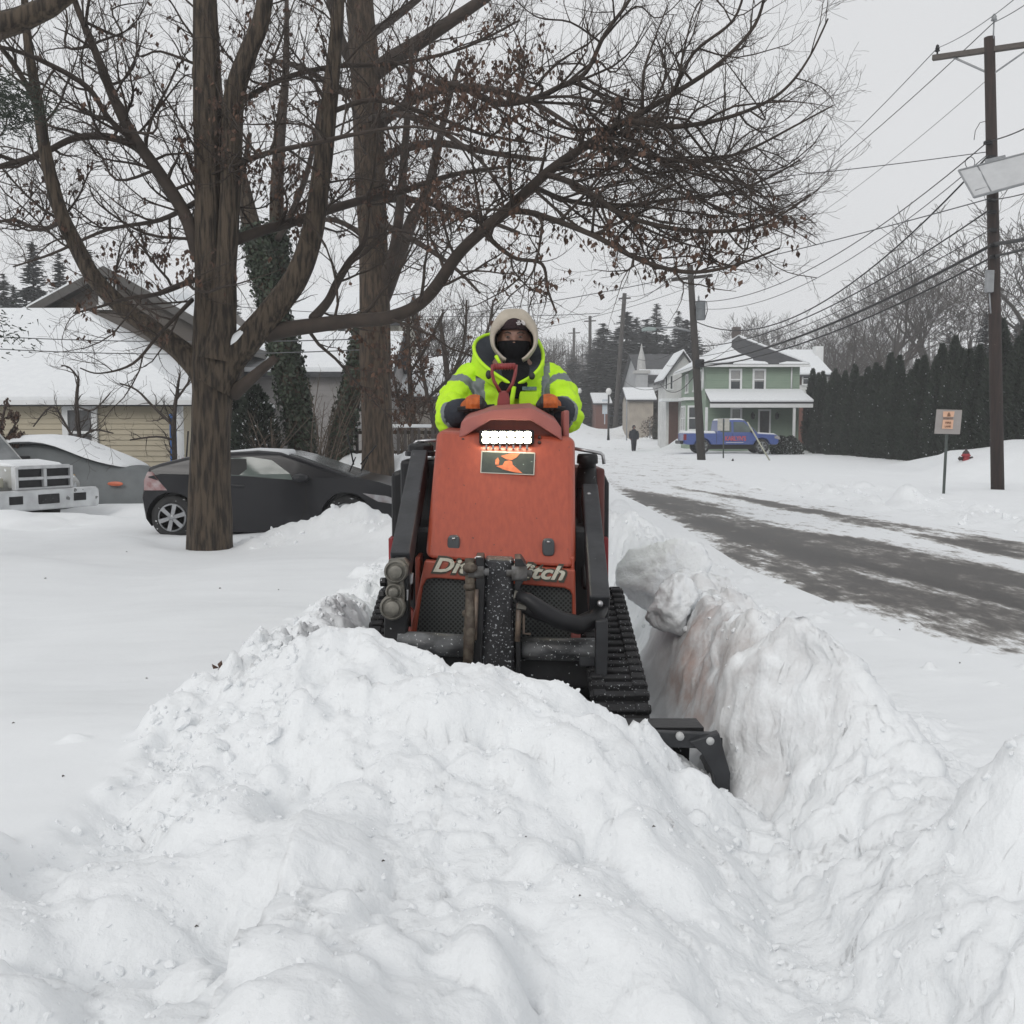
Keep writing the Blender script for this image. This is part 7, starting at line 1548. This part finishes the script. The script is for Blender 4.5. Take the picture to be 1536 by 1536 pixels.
# ---- far vehicles and street end
fv = thing('parked_car', 'small dark blue car half hidden in snow at the end of the street', 'car', (gx(896, 118), 118, P(0, 631, 118).z))
m = MB(); m.prism([(-1.9, .1), (-2.0, .7), (-1.4, .85), (-.9, 1.35), (.5, 1.38), (1.1, .9), (1.9, .75), (2.0, .2)], 'y', -.85, .85); m.build('body', mat('far blue car', (.08, .14, .2)), fv, bevel=.1)
m = MB(); m.prism([(-1.0, 1.3), (-.9, 1.45), (.4, 1.48), (.6, 1.33)], 'y', -.8, .8); m.build('roof_snow', SPL, fv)
m = MB(); m.prism([(-.8, .88), (-.7, 1.25), (.4, 1.27), (.85, .9)], 'y', -.87, -.84); m.build('side_window', GLASS, fv)
# ================================================================ utility poles, wires, lamps, signs
POLEM = mat('dark wet pole wood', (.040, .024, .020), (.022, .015, .013), rough=.75, scale=6, stretch=(4, 4, .35), bump=.6, specks=((.55, .5, .45), 20, .76))
POLE2 = mat('grey brown pole wood', (.055, .048, .044), (.04, .035, .032), rough=.85, scale=6, stretch=(4, 4, .35))
GREYM = mat('galvanised steel', (.30, .31, .32), (.24, .25, .26), rough=.5, metal=.3)
PANEL = mat('white panel backsheet', (.52, .53, .54), (.48, .49, .50), rough=.5)
def pole(name, label, base, top, r0, r1, mm, cat='utility pole'):
    t_ = thing(name, label, cat, base); b = Vector(base)
    m = MB(); m.tube([Vector((0, 0, -.4)), (Vector(top) - b) * .5, Vector(top) - b], [r0, (r0 + r1) / 2, r1], 18); m.build('pole', mm, t_); return t_, b
def lp(px, py, Y, b): return P(px, py, Y) - b
pa, bA = pole('utility_pole', 'near dark utility pole with a crossarm and solar panel at the right edge', P(1498, 747, 24), P(1484, 56, 24), .150, .115, POLEM)
m = MB(); beam(m, lp(1399, 87, 24.7, bA), lp(1575, 62, 23.3, bA), .12, .12, .11, .11, Vector((0, 1, 0))); m.build('crossarm', mat('grey crossarm wood', (.11, .095, .085), (.08, .07, .062), rough=.85, scale=12, stretch=(.3, 3, 3)), pa)
for a, b in (((1430, 86, 24.45), (1488, 112, 23.95)), ((1548, 70, 23.5), (1488, 112, 23.95))): m = MB(); beam(m, lp(*a, bA), lp(*b, bA), .03, .03, .04, .04, Vector((0, 1, 0))); m.build('brace', GREYM, pa)
for px, py, Y in ((1406, 78, 24.65), (1562, 55, 23.4)): m = MB(); c = lp(px, py, Y, bA); m.lathe([(.02, -.16), (.02, .0), (.06, .02), (.04, .06), (.055, .08), (.035, .11), (.04, .14), (.01, .17)], c, 'z', 10); m.build('insulator', BLKP, pa)
m = MB(); c = lp(1490, 58, 23.9, bA); m.tube([c, c + Vector((0, 0, .42))], .018, 6); m.lathe([(.02, .38), (.07, .40), (.05, .45), (.06, .47), (.02, .54)], c, 'z', 10); m.build('top_insulator', GREYM, pa)
pts = [lp(1438, 256, 23.9, bA), lp(1570, 222, 23.2, bA), lp(1585, 262, 22.6, bA), lp(1461, 296, 23.3, bA)]
m = MB(); nrm = (pts[1] - pts[0]).cross(pts[3] - pts[0]).normalized() * .04; m.add(pts + [p + nrm for p in pts], [(0, 1, 2, 3), (7, 6, 5, 4), (0, 4, 5, 1), (1, 5, 6, 2), (2, 6, 7, 3), (3, 7, 4, 0)]); sp = m.build('solar_panel', PANEL, pa)
m = MB()
for i in range(4): m.tube([pts[i], pts[(i + 1) % 4]], .03, 4, sm=False)
m.tube([(pts[0] + (pts[1] - pts[0]) * .22), (pts[3] + (pts[2] - pts[3]) * .22)], .02, 4); m.tube([(pts[0] + (pts[1] - pts[0]) * .8), (pts[3] + (pts[2] - pts[3]) * .8)], .02, 4); m.build('panel_frame', GREYM, sp)
m = MB(); beam(m, lp(1463, 288, 23.4, bA), lp(1545, 268, 23.0, bA), .05, .05, .10, .10, Vector((0, 1, 0))); beam(m, lp(1478, 243, 23.7, bA), lp(1508, 236, 23.6, bA), .08, .08, .10, .10, Vector((0, 1, 0))); m.build('panel_bracket', GREYM, sp)
m = MB(); m.box(lp(1484, 422, 23.85, bA), (.18, .12, .50)); m.build('grey_box', GREYM, pa, bevel=.02)
m = MB(); m.tube([lp(1484, 440, 23.85, bA), lp(1486, 470, 23.85, bA)], .02, 6); m.build('conduit', GREYM, pa)
m = MB()
for px, py in ((1482, 214), (1486, 236), (1487, 300), (1488, 318), (1489, 345), (1490, 368), (1491, 385)): m.box(lp(px, py, 23.82, bA), (.16, .12, .07)); m.tube([lp(px - 6, py, 23.8, bA), lp(px + 7, py + 1, 23.8, bA)], .02, 6)
m.build('cable_clamp', BLK, pa)
m = MB(); m.tube([lp(1478, 182, 23.9, bA), lp(1470, 184, 23.9, bA), lp(1463, 196, 23.9, bA), lp(1461, 210, 23.9, bA)], .008, 5); m.build('cable_loop', BLKP, pa)
m = MB(); c = lp(1455, 244, 23.9, bA); m.tube([c + Vector((.11 * math.cos(a), 0, .13 * math.sin(a))) for a in [2 * math.pi * i / 14 for i in range(15)]], .008, 5); m.build('cable_loop', BLKP, pa)
pb, bB = pole('utility_pole', 'leaning utility pole with a grey transformer in front of the blue pickup', P(1053, 689, 45), P(1035, 398, 45), .19, .13, POLE2)
m = MB(); beam(m, lp(1008, 420, 45.8, bB), lp(1068, 413, 44.5, bB), .12, .12, .12, .12, Vector((0, 1, 0))); m.build('crossarm', POLE2, pb)
for a, b in (((1018, 420, 45.6), (1037, 434, 45)), ((1060, 415, 44.6), (1038, 434, 45))): m = MB(); beam(m, lp(*a, bB), lp(*b, bB), .04, .04, .04, .04, Vector((0, 1, 0))); m.build('brace', GREYM, pb)
m = MB(); c = lp(1051, 466, 44.8, bB); m.lathe([(.18, -.40), (.20, -.36), (.21, .34), (.23, .36), (.22, .40), (.05, .43)], c, 'z', 18); m.build('transformer', mat('transformer grey', (.20, .215, .225), rough=.5), pb)
m = MB(); c2 = lp(1048, 451, 44.8, bB); m.lathe([(.04, 0), (.05, .04), (.03, .08), (.045, .12), (.02, .22)], c2, 'z', 8); m.build('bushing', GREYM, pb)
m = MB(); m.tube([lp(1060, 453, 44.8, bB), lp(1061, 466, 44.7, bB), lp(1057, 479, 44.7, bB)], .02, 5); m.build('cable_loop', BLKP, pb)
m = MB(); m.tube([lp(1039, 497, 45, bB), lp(1010, 491, 45.5, bB), lp(984, 492, 46, bB)], [.05, .045, .035], 8); m.build('lamp_arm', GREYM, pb)
m = MB(); c = lp(974, 494.5, 46.2, bB); m.prism([(-.33, -.07), (.30, -.03), (.30, .08), (-.05, .12), (-.33, .06)], 'y', -.14, .14, M=Matrix.Translation(c)); m.build('lamp_head', mat('pale green lamp housing', (.30, .36, .35), rough=.4), pb, bevel=.03)
m = MB(); m.box(lp(1049, 545, 44.85, bB), (.4, .3, .35)); m.build('cable_box', BLK, pb, bevel=.05)
for (px0, py0, px1, py1, Y, r_, lab) in ((922, 645, 937, 440, 105, .26, 'far utility pole leaning right behind the street lamp'), (885, 634, 885, 474, 132, .24, 'tall straight utility pole at the far end of the street'), (860, 626, 861, 492, 160, .24, 'faint utility pole just right of the driver shoulder')):
    t_, b_ = pole('utility_pole', lab, P(px0, py0 + 2, Y), P(px1, py1, Y), r_, r_ * .8, POLE2)
    m = MB(); beam(m, lp(px1 - 9, py1 + 8, Y, b_), lp(px1 + 9, py1 + 7, Y, b_), .15, .15, .15, .15, Vector((0, 1, 0))); m.build('crossarm', POLE2, t_)
for px, py, pt, Y, lab in ((912.5, 660, 583, 86, 'globe topped street lamp nearer on the snowy verge'), (869, 636, 583, 112, 'globe topped street lamp farther down the street beside the neon sleeve')):
    b_ = P(px, py, Y); t_ = thing('street_lamp', lab, 'street lamp', b_, 0, 'globe street lamps'); h_ = (P(px, pt, Y) - b_).z
    m = MB(); m.tube([(0, 0, -.3), (0, 0, .5), (0, 0, h_ - .45)], [.14, .09, .07], 10); m.build('post', BLK, t_); m = MB(); m.lathe([(.08, -.5), (.2, -.42), (.25, -.2), (.18, -.02), (.05, .06)], (0, 0, h_), 'z', 12); m.build('globe', mat('white globe', (.75, .75, .74)), t_)
WIRE = mat('black cable', (.02, .02, .021), rough=.6); WIRG = mat('grey wire', (.10, .105, .11), rough=.5)
def wire(a, b, sag, r_, label, mm=WIRE, grp='overhead wires'):
    a, b = Vector(a), Vector(b); o_ = thing('overhead_wire', label, 'wire', a, 0, grp); n = 26
    pts = [(b - a) * (i / n) - Vector((0, 0, sag * 4 * (i / n) * (1 - i / n))) for i in range(n + 1)]
    m = MB(); m.tube(pts, r_, 5, 0, False); w_ = m.build('cable', mm, o_); return o_
wire(P(1406, 72, 24.65), P(1012, 412, 45.8), .6, .010, 'thin wire from the left end of the near crossarm down to the leaning pole', WIRG)
wire(P(1406, 72, 24.65), P(1640, -110, 14), .2, .008, 'thin wire rising from the left end of the near crossarm past the top edge', WIRG)
wire(P(1490, 34, 23.9), P(1036, 396, 45), .5, .011, 'wire from the topmost insulator of the near pole to the leaning pole')
wire(P(1490, 34, 23.9), P(1760, -190, 13), .2, .009, 'wire rising from the topmost insulator past the top right corner')
wire(P(1478, 122, 24), P(1066, 413, 44.5), .5, .007, 'faint wire from below the near crossarm to the leaning pole', WIRG)
wire(P(1480, 214, 24), P(1040, 452, 45), 1.0, .014, 'cable from the upper clamps of the near pole sagging to the leaning pole')
wire(P(1480, 233, 24), P(1041, 462, 45), 1.1, .012, 'second cable just under the upper clamp cable of the near pole', WIRG)
wire(P(1480, 236, 24), P(1043, 482, 45), 1.7, .022, 'twisted service cable sagging to just below the transformer')
wire(P(1480, 228, 24), P(520, 300, 26), .25, .010, 'almost level wire running left from the near pole into the bare tree')
wire(P(1484, 298, 24), P(700, 470, 40), .3, .014, 'long grey cable running left from under the solar panel', WIRG)
wire(P(1485, 314, 24), P(1049, 520, 45), .7, .020, 'black cable below the solar panel running to the leaning pole')
wire(P(1486, 344, 24), P(1049, 535, 45), .5, .012, 'thin black cable halfway between the solar panel and the thick bundle')
wire(P(1490, 366, 24), P(1050, 545, 45), .45, .040, 'thickest black cable bundle sagging down to the box on the leaning pole')
wire(P(1491, 384, 24), P(1050, 550, 45), .5, .026, 'lower thick cable right beneath the thickest bundle')
wire(P(1490, 366, 24), P(1600, 340, 18), .05, .045, 'thick cable bundle leaving the near pole at the right edge')
wire(P(1491, 384, 24), P(1620, 345, 17), .05, .03, 'lower cable leaving the near pole at the right edge')
wire(P(1482, 212, 24), P(1600, 155, 19), .1, .014, 'cable rising from the near pole clamps to the right edge')
wire(P(1484, 300, 24), P(1640, 250, 17), .1, .012, 'cable behind the solar panel leaving at the right edge')
for (a, b, s_, lab) in (((1036, 400, 45), (937, 442, 105), .6, 'top wire from the leaning pole down the street'), ((1012, 412, 45.8), (928, 450, 105), .6, 'wire from the left crossarm end of the leaning pole down the street'), ((1049, 505, 45), (932, 520, 105), 1.2, 'sagging cable from the leaning pole down the street'),
                        ((1050, 545, 45), (928, 560, 105), 1.4, 'lowest thick cable from the leaning pole down the street'), ((937, 442, 105), (885, 476, 132), .4, 'far wire between the two distant poles'), ((930, 540, 105), (870, 548, 132), .6, 'far low cable between the two distant poles')):
    wire(P(*a), P(*b), s_, .02, lab)
wire(P(1049, 552, 45), P(990, 575, 66), .8, .02, 'service cable from the leaning pole to the white house'); wire(P(1048, 500, 45), P(1000, 548, 70), .5, .015, 'thin service wire from the leaning pole to the white house roof')
wire(P(1048, 545, 45), P(1110, 505, 63), .3, .015, 'service wire from the leaning pole up to the green house roof')
for (a, b, s_, lab) in (((-60, 502, 22), (560, 508, 19.5), .1, 'upper thin wire crossing in front of the snowy left roof'), ((-60, 520, 22), (560, 524, 19.5), .12, 'lower thin wire crossing in front of the snowy left roof'), ((330, 458, 30), (900, 470, 34), .2, 'thin wire between the trunks above the garage'), ((560, 515, 40), (1036, 430, 45), .6, 'wire running left from the leaning pole behind the driver')):
    wire(P(*a), P(*b), s_, .011, lab, WIRG)
# parking sign near the hydrant
bS = P(1415, 741, 22); t_ = thing('street_sign', 'leaning grey sign with an orange notice near the red hydrant', 'sign', bS)
m = MB(); beam(m, Vector((0, 0, -.3)), lp(1421.5, 622, 22, bS), .05, .05, .035, .035); m.build('post', mat('green steel post', (.06, .075, .07), (.045, .055, .05), rough=.5), t_)
c = [lp(1405, 614, 21.94, bS), lp(1443.5, 615, 21.94, bS), lp(1440, 651.5, 21.94, bS), lp(1401.5, 650.5, 21.94, bS)]
m = MB(); m.add(c + [q + Vector((0, .012, 0)) for q in c], [(0, 1, 2, 3), (7, 6, 5, 4), (0, 4, 5, 1), (1, 5, 6, 2), (2, 6, 7, 3), (3, 7, 4, 0)]); sg = m.build('panel', mat('pale pinkish grey sheet', (.30, .275, .265), (.27, .25, .24), rough=.5), t_, bevel=.004)
def spp(mb, q, y_): a = [lp(x, z, y_, bS) for x, z in q]; mb.add(a + [v_ + Vector((0, .006, 0)) for v_ in a], [tuple(range(len(q))), tuple(range(len(q), 2 * len(q)))[::-1]] + [(i, len(q) + i, len(q) + (i + 1) % len(q), (i + 1) % len(q)) for i in range(len(q))])
PCH = mat('peach notice', (.66, .40, .27), (.60, .36, .25), rough=.5)
m = MB(); spp(m, [(1415, 617), (1432, 617), (1430.5, 625.5), (1414.5, 625.5)], 21.925); m.build('upper_notice', PCH, t_); m = MB(); spp(m, [(1414.5, 629.5), (1430.5, 629.5), (1429, 643.5), (1413, 643)], 21.925); m.build('lower_notice', PCH, t_)
OL = mat('brown orange lettering', (.20, .10, .055), rough=.6)
m = MB(); spp(m, [(1423.6, 618), (1425.5, 621), (1426, 624.5), (1421, 624.5), (1421.6, 621)], 21.915); m.build('flame_icon', OL, t_)
for tx, px, py, w_, h_ in (('HYDRANT', 1422.5, 627.5, .21, .035), ('FIRE', 1422.5, 634, .12, .04), ('LANE', 1421.8, 639.6, .13, .04)): text_obj('sign_lettering', tx, w_, h_, lp(px, py, 21.91, bS), OL, t_, bold=.03, depth=.004)
# hydrant
bh2 = P(1448.5, 695, 30); t_ = thing('fire_hydrant', 'red fire hydrant poking out of the snowbank left of the near pole', 'fire hydrant', bh2); HR = mat('hydrant red', (.33, .028, .04), (.27, .025, .03), rough=.5)
m = MB(); m.lathe([(.11, -.3), (.11, .0), (.10, .02), (.10, .20), (.13, .21), (.13, .235), (.115, .25), (.09, .30)], (0, 0, 0), 'z', 16); m.build('barrel', HR, t_)
m = MB(); m.lathe([(.10, .28), (.095, .31), (.06, .36), (.03, .385), (.03, .42), (.015, .43)], (0, 0, 0), 'z', 12); m.build('bonnet', mat('dark cap', (.05, .035, .035)), t_)
for s_ in (-1, 1): m = MB(); m.lathe([(.05, .10), (.05, .16), (.062, .165), (.062, .19), (.03, .195), (.03, .22)], (0, 0, .14), 'x', 12, M=Matrix.Scale(s_, 4, (1, 0, 0))); m.build('nozzle_cap', mat('dark cap', (.05, .035, .035)), t_)
# back to back signs, leaning guy marker, stub post, thin posts, blue board
b_ = P(1085, 691, 50); t_ = thing('street_sign', 'two blank sign backs on one post in front of the blue pickup', 'sign', b_)
m = MB(); m.tube([(0, 0, -.3), lp(1085.5, 628, 50, b_)], .035, 6); m.build('post', mat('green steel post', (.06, .075, .07)), t_)
for xa, xb in ((1076.5, 1084), (1087, 1094)): m = MB(); a, c = lp(xa, 628, 49.93, b_), lp(xb, 646, 49.93, b_); m.b2((a.x, a.y, c.z), (c.x, a.y + .02, a.z)); m.build('panel', mat('pale sign back', (.50, .49, .45)), t_)
b_ = P(1156, 690, 47); t_ = thing('marker_pole', 'thin pale leaning marker pole in front of the pickup hood', 'pole', b_); m = MB(); m.tube([(0, 0, -.1), lp(1121, 633, 47.5, b_)], .035, 8); m.build('rod', mat('pale yellow plastic', (.45, .45, .36)), t_)
b_ = P(1098, 698, 46); t_ = thing('marker_stub', 'short dark stub poking out of the snow below the blue pickup', 'post', b_); m = MB(); m.tube([(0, 0, -.1), (.02, 0, .15), (.04, 0, .30)], [.09, .08, .02], 8); m.build('stub', BLK, t_)
for px, py, pt, Y, lab in ((940, 662, 600, 84, 'thin sign post beside the walking person'), (975, 654, 632, 88, 'thin short post before the brown hedge')):
    b_ = P(px, py, Y); t_ = thing('thin_post', lab, 'post', b_); m = MB(); m.tube([(0, 0, -.2), lp(px, pt, Y, b_)], .05, 6); m.build('post', GREYM, t_)
b_ = P(907, 632, 110); t_ = thing('street_banner', 'pale blue and white upright board at the end of the street', 'sign', b_); m = MB(); a, c = lp(903.5, 599, 110, b_), lp(911, 621, 110, b_); m.b2((a.x, -.03, c.z), (c.x, .03, a.z)); m.b2((-.05, -.02, -.3), (.05, .02, c.z)); m.build('board', mat('pale blue board', (.42, .52, .60), (.60, .62, .64), rough=.6, scale=2), t_)
# ================================================================ the walker down the street
b_ = P(950.5, 686, 68); b_.z = max(b_.z, H(b_.x, 68) - .05); wk = thing('person', 'person in dark hooded coat walking in the snowy street far away', 'person', b_, R(8))
m = MB(); hN = 1.72
for s_, f_ in ((-1, -.10), (1, .14)): m.tube([(s_ * .10, f_, .04), (s_ * .10, f_ * .5 - .02, .45), (s_ * .09, 0, .85)], [.055, .07, .10], 12)
m.loft([ell((0, 0, .82), .17, .12), ell((0, 0, 1.05), .19, .13), ell((0, .0, 1.32), .21, .13), ell((0, .0, 1.42), .13, .10), ell((0, 0, 1.48), .06, .06), ell((0, 0, 1.54), .06, .06)])
for s_ in (-1, 1): m.tube([(s_ * .20, 0, 1.38), (s_ * .27, -.02, 1.12), (s_ * .25, -.08, .88)], [.07, .055, .04], 10); m.sphere((s_ * .25, -.09, .83), (.04, .045, .06), 8)
m.sphere((0, -.01, 1.62), (.08, .095, .115), 14); m.tube([(0, -.10, 1.62), (0, -.12, 1.60)], [.012, .015], 6)
blob(m, 'body', [SKIN], wk, .02, 2)
DK = mat('black winter coat', (.012, .014, .022), (.02, .022, .03), rough=.9)
m = MB(); m.loft([ell((0, 0, .80), .22, .16), ell((0, 0, 1.05), .23, .16), ell((0, 0, 1.30), .25, .16), ell((0, 0, 1.42), .17, .13), ell((0, 0, 1.50), .10, .10)])
for s_ in (-1, 1): m.tube([(s_ * .20, 0, 1.38), (s_ * .28, -.02, 1.12), (s_ * .26, -.08, .86)], [.095, .085, .065], 10)
blob(m, 'coat', [DK], wk, .02, 2)
m = MB(); m.sphere((0, .025, 1.63), (.115, .12, .145), 14); m.build('hood', DK, wk)
m = MB()
for s_, f_ in ((-1, -.10), (1, .14)): m.tube([(s_ * .10, f_, .10), (s_ * .10, f_ * .5 - .02, .45), (s_ * .09, 0, .86)], [.075, .09, .12], 12)
blob(m, 'trousers', [DK], wk, .02, 2)
for s_, f_ in ((-1, -.10), (1, .14)): m = MB(); m.loft([ell((s_ * .10, f_ - .05, 0), .05, .14), ell((s_ * .10, f_ - .04, .06), .05, .13), ell((s_ * .10, f_ + .02, .13), .05, .07)]); m.build('boot', BLKP, wk)
# ================================================================ small things on the snow
def lay(x, y): return Vector((x, y, H(x, y)))
q = PG(329, 1020, .37); q = lay(q.x, q.y); t_ = thing('dead_leaf', 'curled brown dead leaf lying on the smooth snow left of the rubble', 'leaf', q, .3)
m = MB()
for k_ in range(5):
    a = k_ * 1.25; d = Vector((math.cos(a), math.sin(a), 0)) * .035; n_ = Vector((-d.y, d.x, 0)) * .35; m.add([(0, 0, .006), d * .55 + n_ + Vector((0, 0, .018)), d + Vector((0, 0, .010 + .02 * (k_ % 2))), d * .55 - n_ + Vector((0, 0, .004))], [(0, 1, 2, 3)])
m.build('blade', LEAF, t_, fix=False)
r = random.Random(77)
for px, py, lab in [(418, 885, 'short dark stalk standing in the smooth snow left of the machine'), (330, 883, 'tiny crumb beside the short stalk on the smooth snow'), (295, 1402, 'black crumb low on the snow mound at lower left'), (463, 1230, 'black crumb halfway up the snow mound left of centre'),
        (575, 1310, 'small twig crumb on the lower middle of the mound'), (790, 1130, 'crumb on the upper mound under the mast'), (68, 868, 'crumb on the flat snow near the left edge'), (190, 828, 'crumb on the flat snow below the silver pickup'),
        (1350, 945, 'dark crumb on the road edge slush'), (1440, 995, 'thin twig lying on the white road shoulder at right'), (980, 1300, 'brown crumb on the right flank of the mound'), (1160, 1085, 'crumb lodged in the dirty snow wall'),
        (870, 1345, 'crumb in a hollow of the lower mound'), (20, 1085, 'small crumb at the left edge of the smooth snow'), (95, 1165, 'faint crumb on the smooth snow above the ledge'), (220, 1018, 'tiny crumb left of the curled brown leaf')]:
    pz_ = .4
    for _ in range(6): q = PG(px, py, pz_); pz_ = H(q.x, q.y)
    t_ = thing('bark_crumb', lab, 'twig', (q.x, q.y, pz_ + .001), r.uniform(0, 3), 'tiny dark crumbs on the snow'); m = MB(); s_ = r.uniform(.0022, .0035) * (1 if py > 1000 else 1.8); m.tube([(-s_ * 1.3, 0, 0), (0, s_ * .5, s_ * .8), (s_ * 1.6, 0, .0)], [s_ * .3, s_ * .7, s_ * .2], 5); m.build('crumb', TWIG, t_)
def nuggets(label, px, py, Y, rx, ry, rz, seed, rough_=.10):
    """a thrown block of broken snow with flat split faces"""
    r = random.Random(seed); b = P(px, py, Y); z0 = H(b.x, Y); t_ = thing('snow_block', label, 'snow block', (b.x, Y, z0), 0, 'blocks of ploughed snow'); m = MB(); m.sphere((0, 0, 0), 1, 64); vs = []
    pl = [(Vector((r.gauss(0, 1), r.gauss(0, 1), r.gauss(0, .8))).normalized(), r.uniform(.5, .78)) for _ in range(12)]
    for v in m.v:
        d = Vector(v); k_ = 1.0
        for n_, o_ in pl:
            q = d.dot(n_)
            if q > .05: k_ = min(k_, o_ / q)
        n_ = .10 * mnoise.noise(d * 3 + Vector((seed, 0, 0))) + .05 * mnoise.noise(d * 8) + .035 * mnoise.noise(d * 19) + .02 * mnoise.noise(d * 40)
        p_ = d * (k_ + n_); vs.append((p_.x * rx, p_.y * ry, p_.z * rz + (b.z - z0)))
    m.v = vs; m.build('block', SNOW, t_)
nuggets('big rounded snow block on the berm behind the right track', 1003, 868, 5.8, .30, .27, .26, 3); nuggets('smaller snow block leaning below the big rounded one', 1012, 905, 5.05, .17, .22, .15, 7)
nuggets('snow block lodged on the crest above the dirty wall', 1245, 985, 3.7, .12, .14, .08, 15); nuggets('small snow lump on the road shoulder', 1060, 868, 8.6, .12, .10, .07, 19)
# ================================================================ snowy air
hz_ = bpy.data.materials.new('haze'); hz_.use_nodes = True; t = hz_.node_tree; t.nodes.clear(); o_ = _n(t, 'ShaderNodeOutputMaterial'); pv = _n(t, 'ShaderNodeVolumePrincipled'); pv.inputs['Color'].default_value = (.985, .99, 1, 1); pv.inputs['Density'].default_value = .0012; pv.inputs['Anisotropy'].default_value = .2
t.links.new(pv.outputs[0], o_.inputs['Volume'])
zmin, zmax = float(GZ.min()) - 1, 45.0
m = MB(); m.b2((-345, -30, zmin), (345, 530, zmax)); hzo = m.build('haze', hz_); tag(hzo, kind='stuff', label=None)
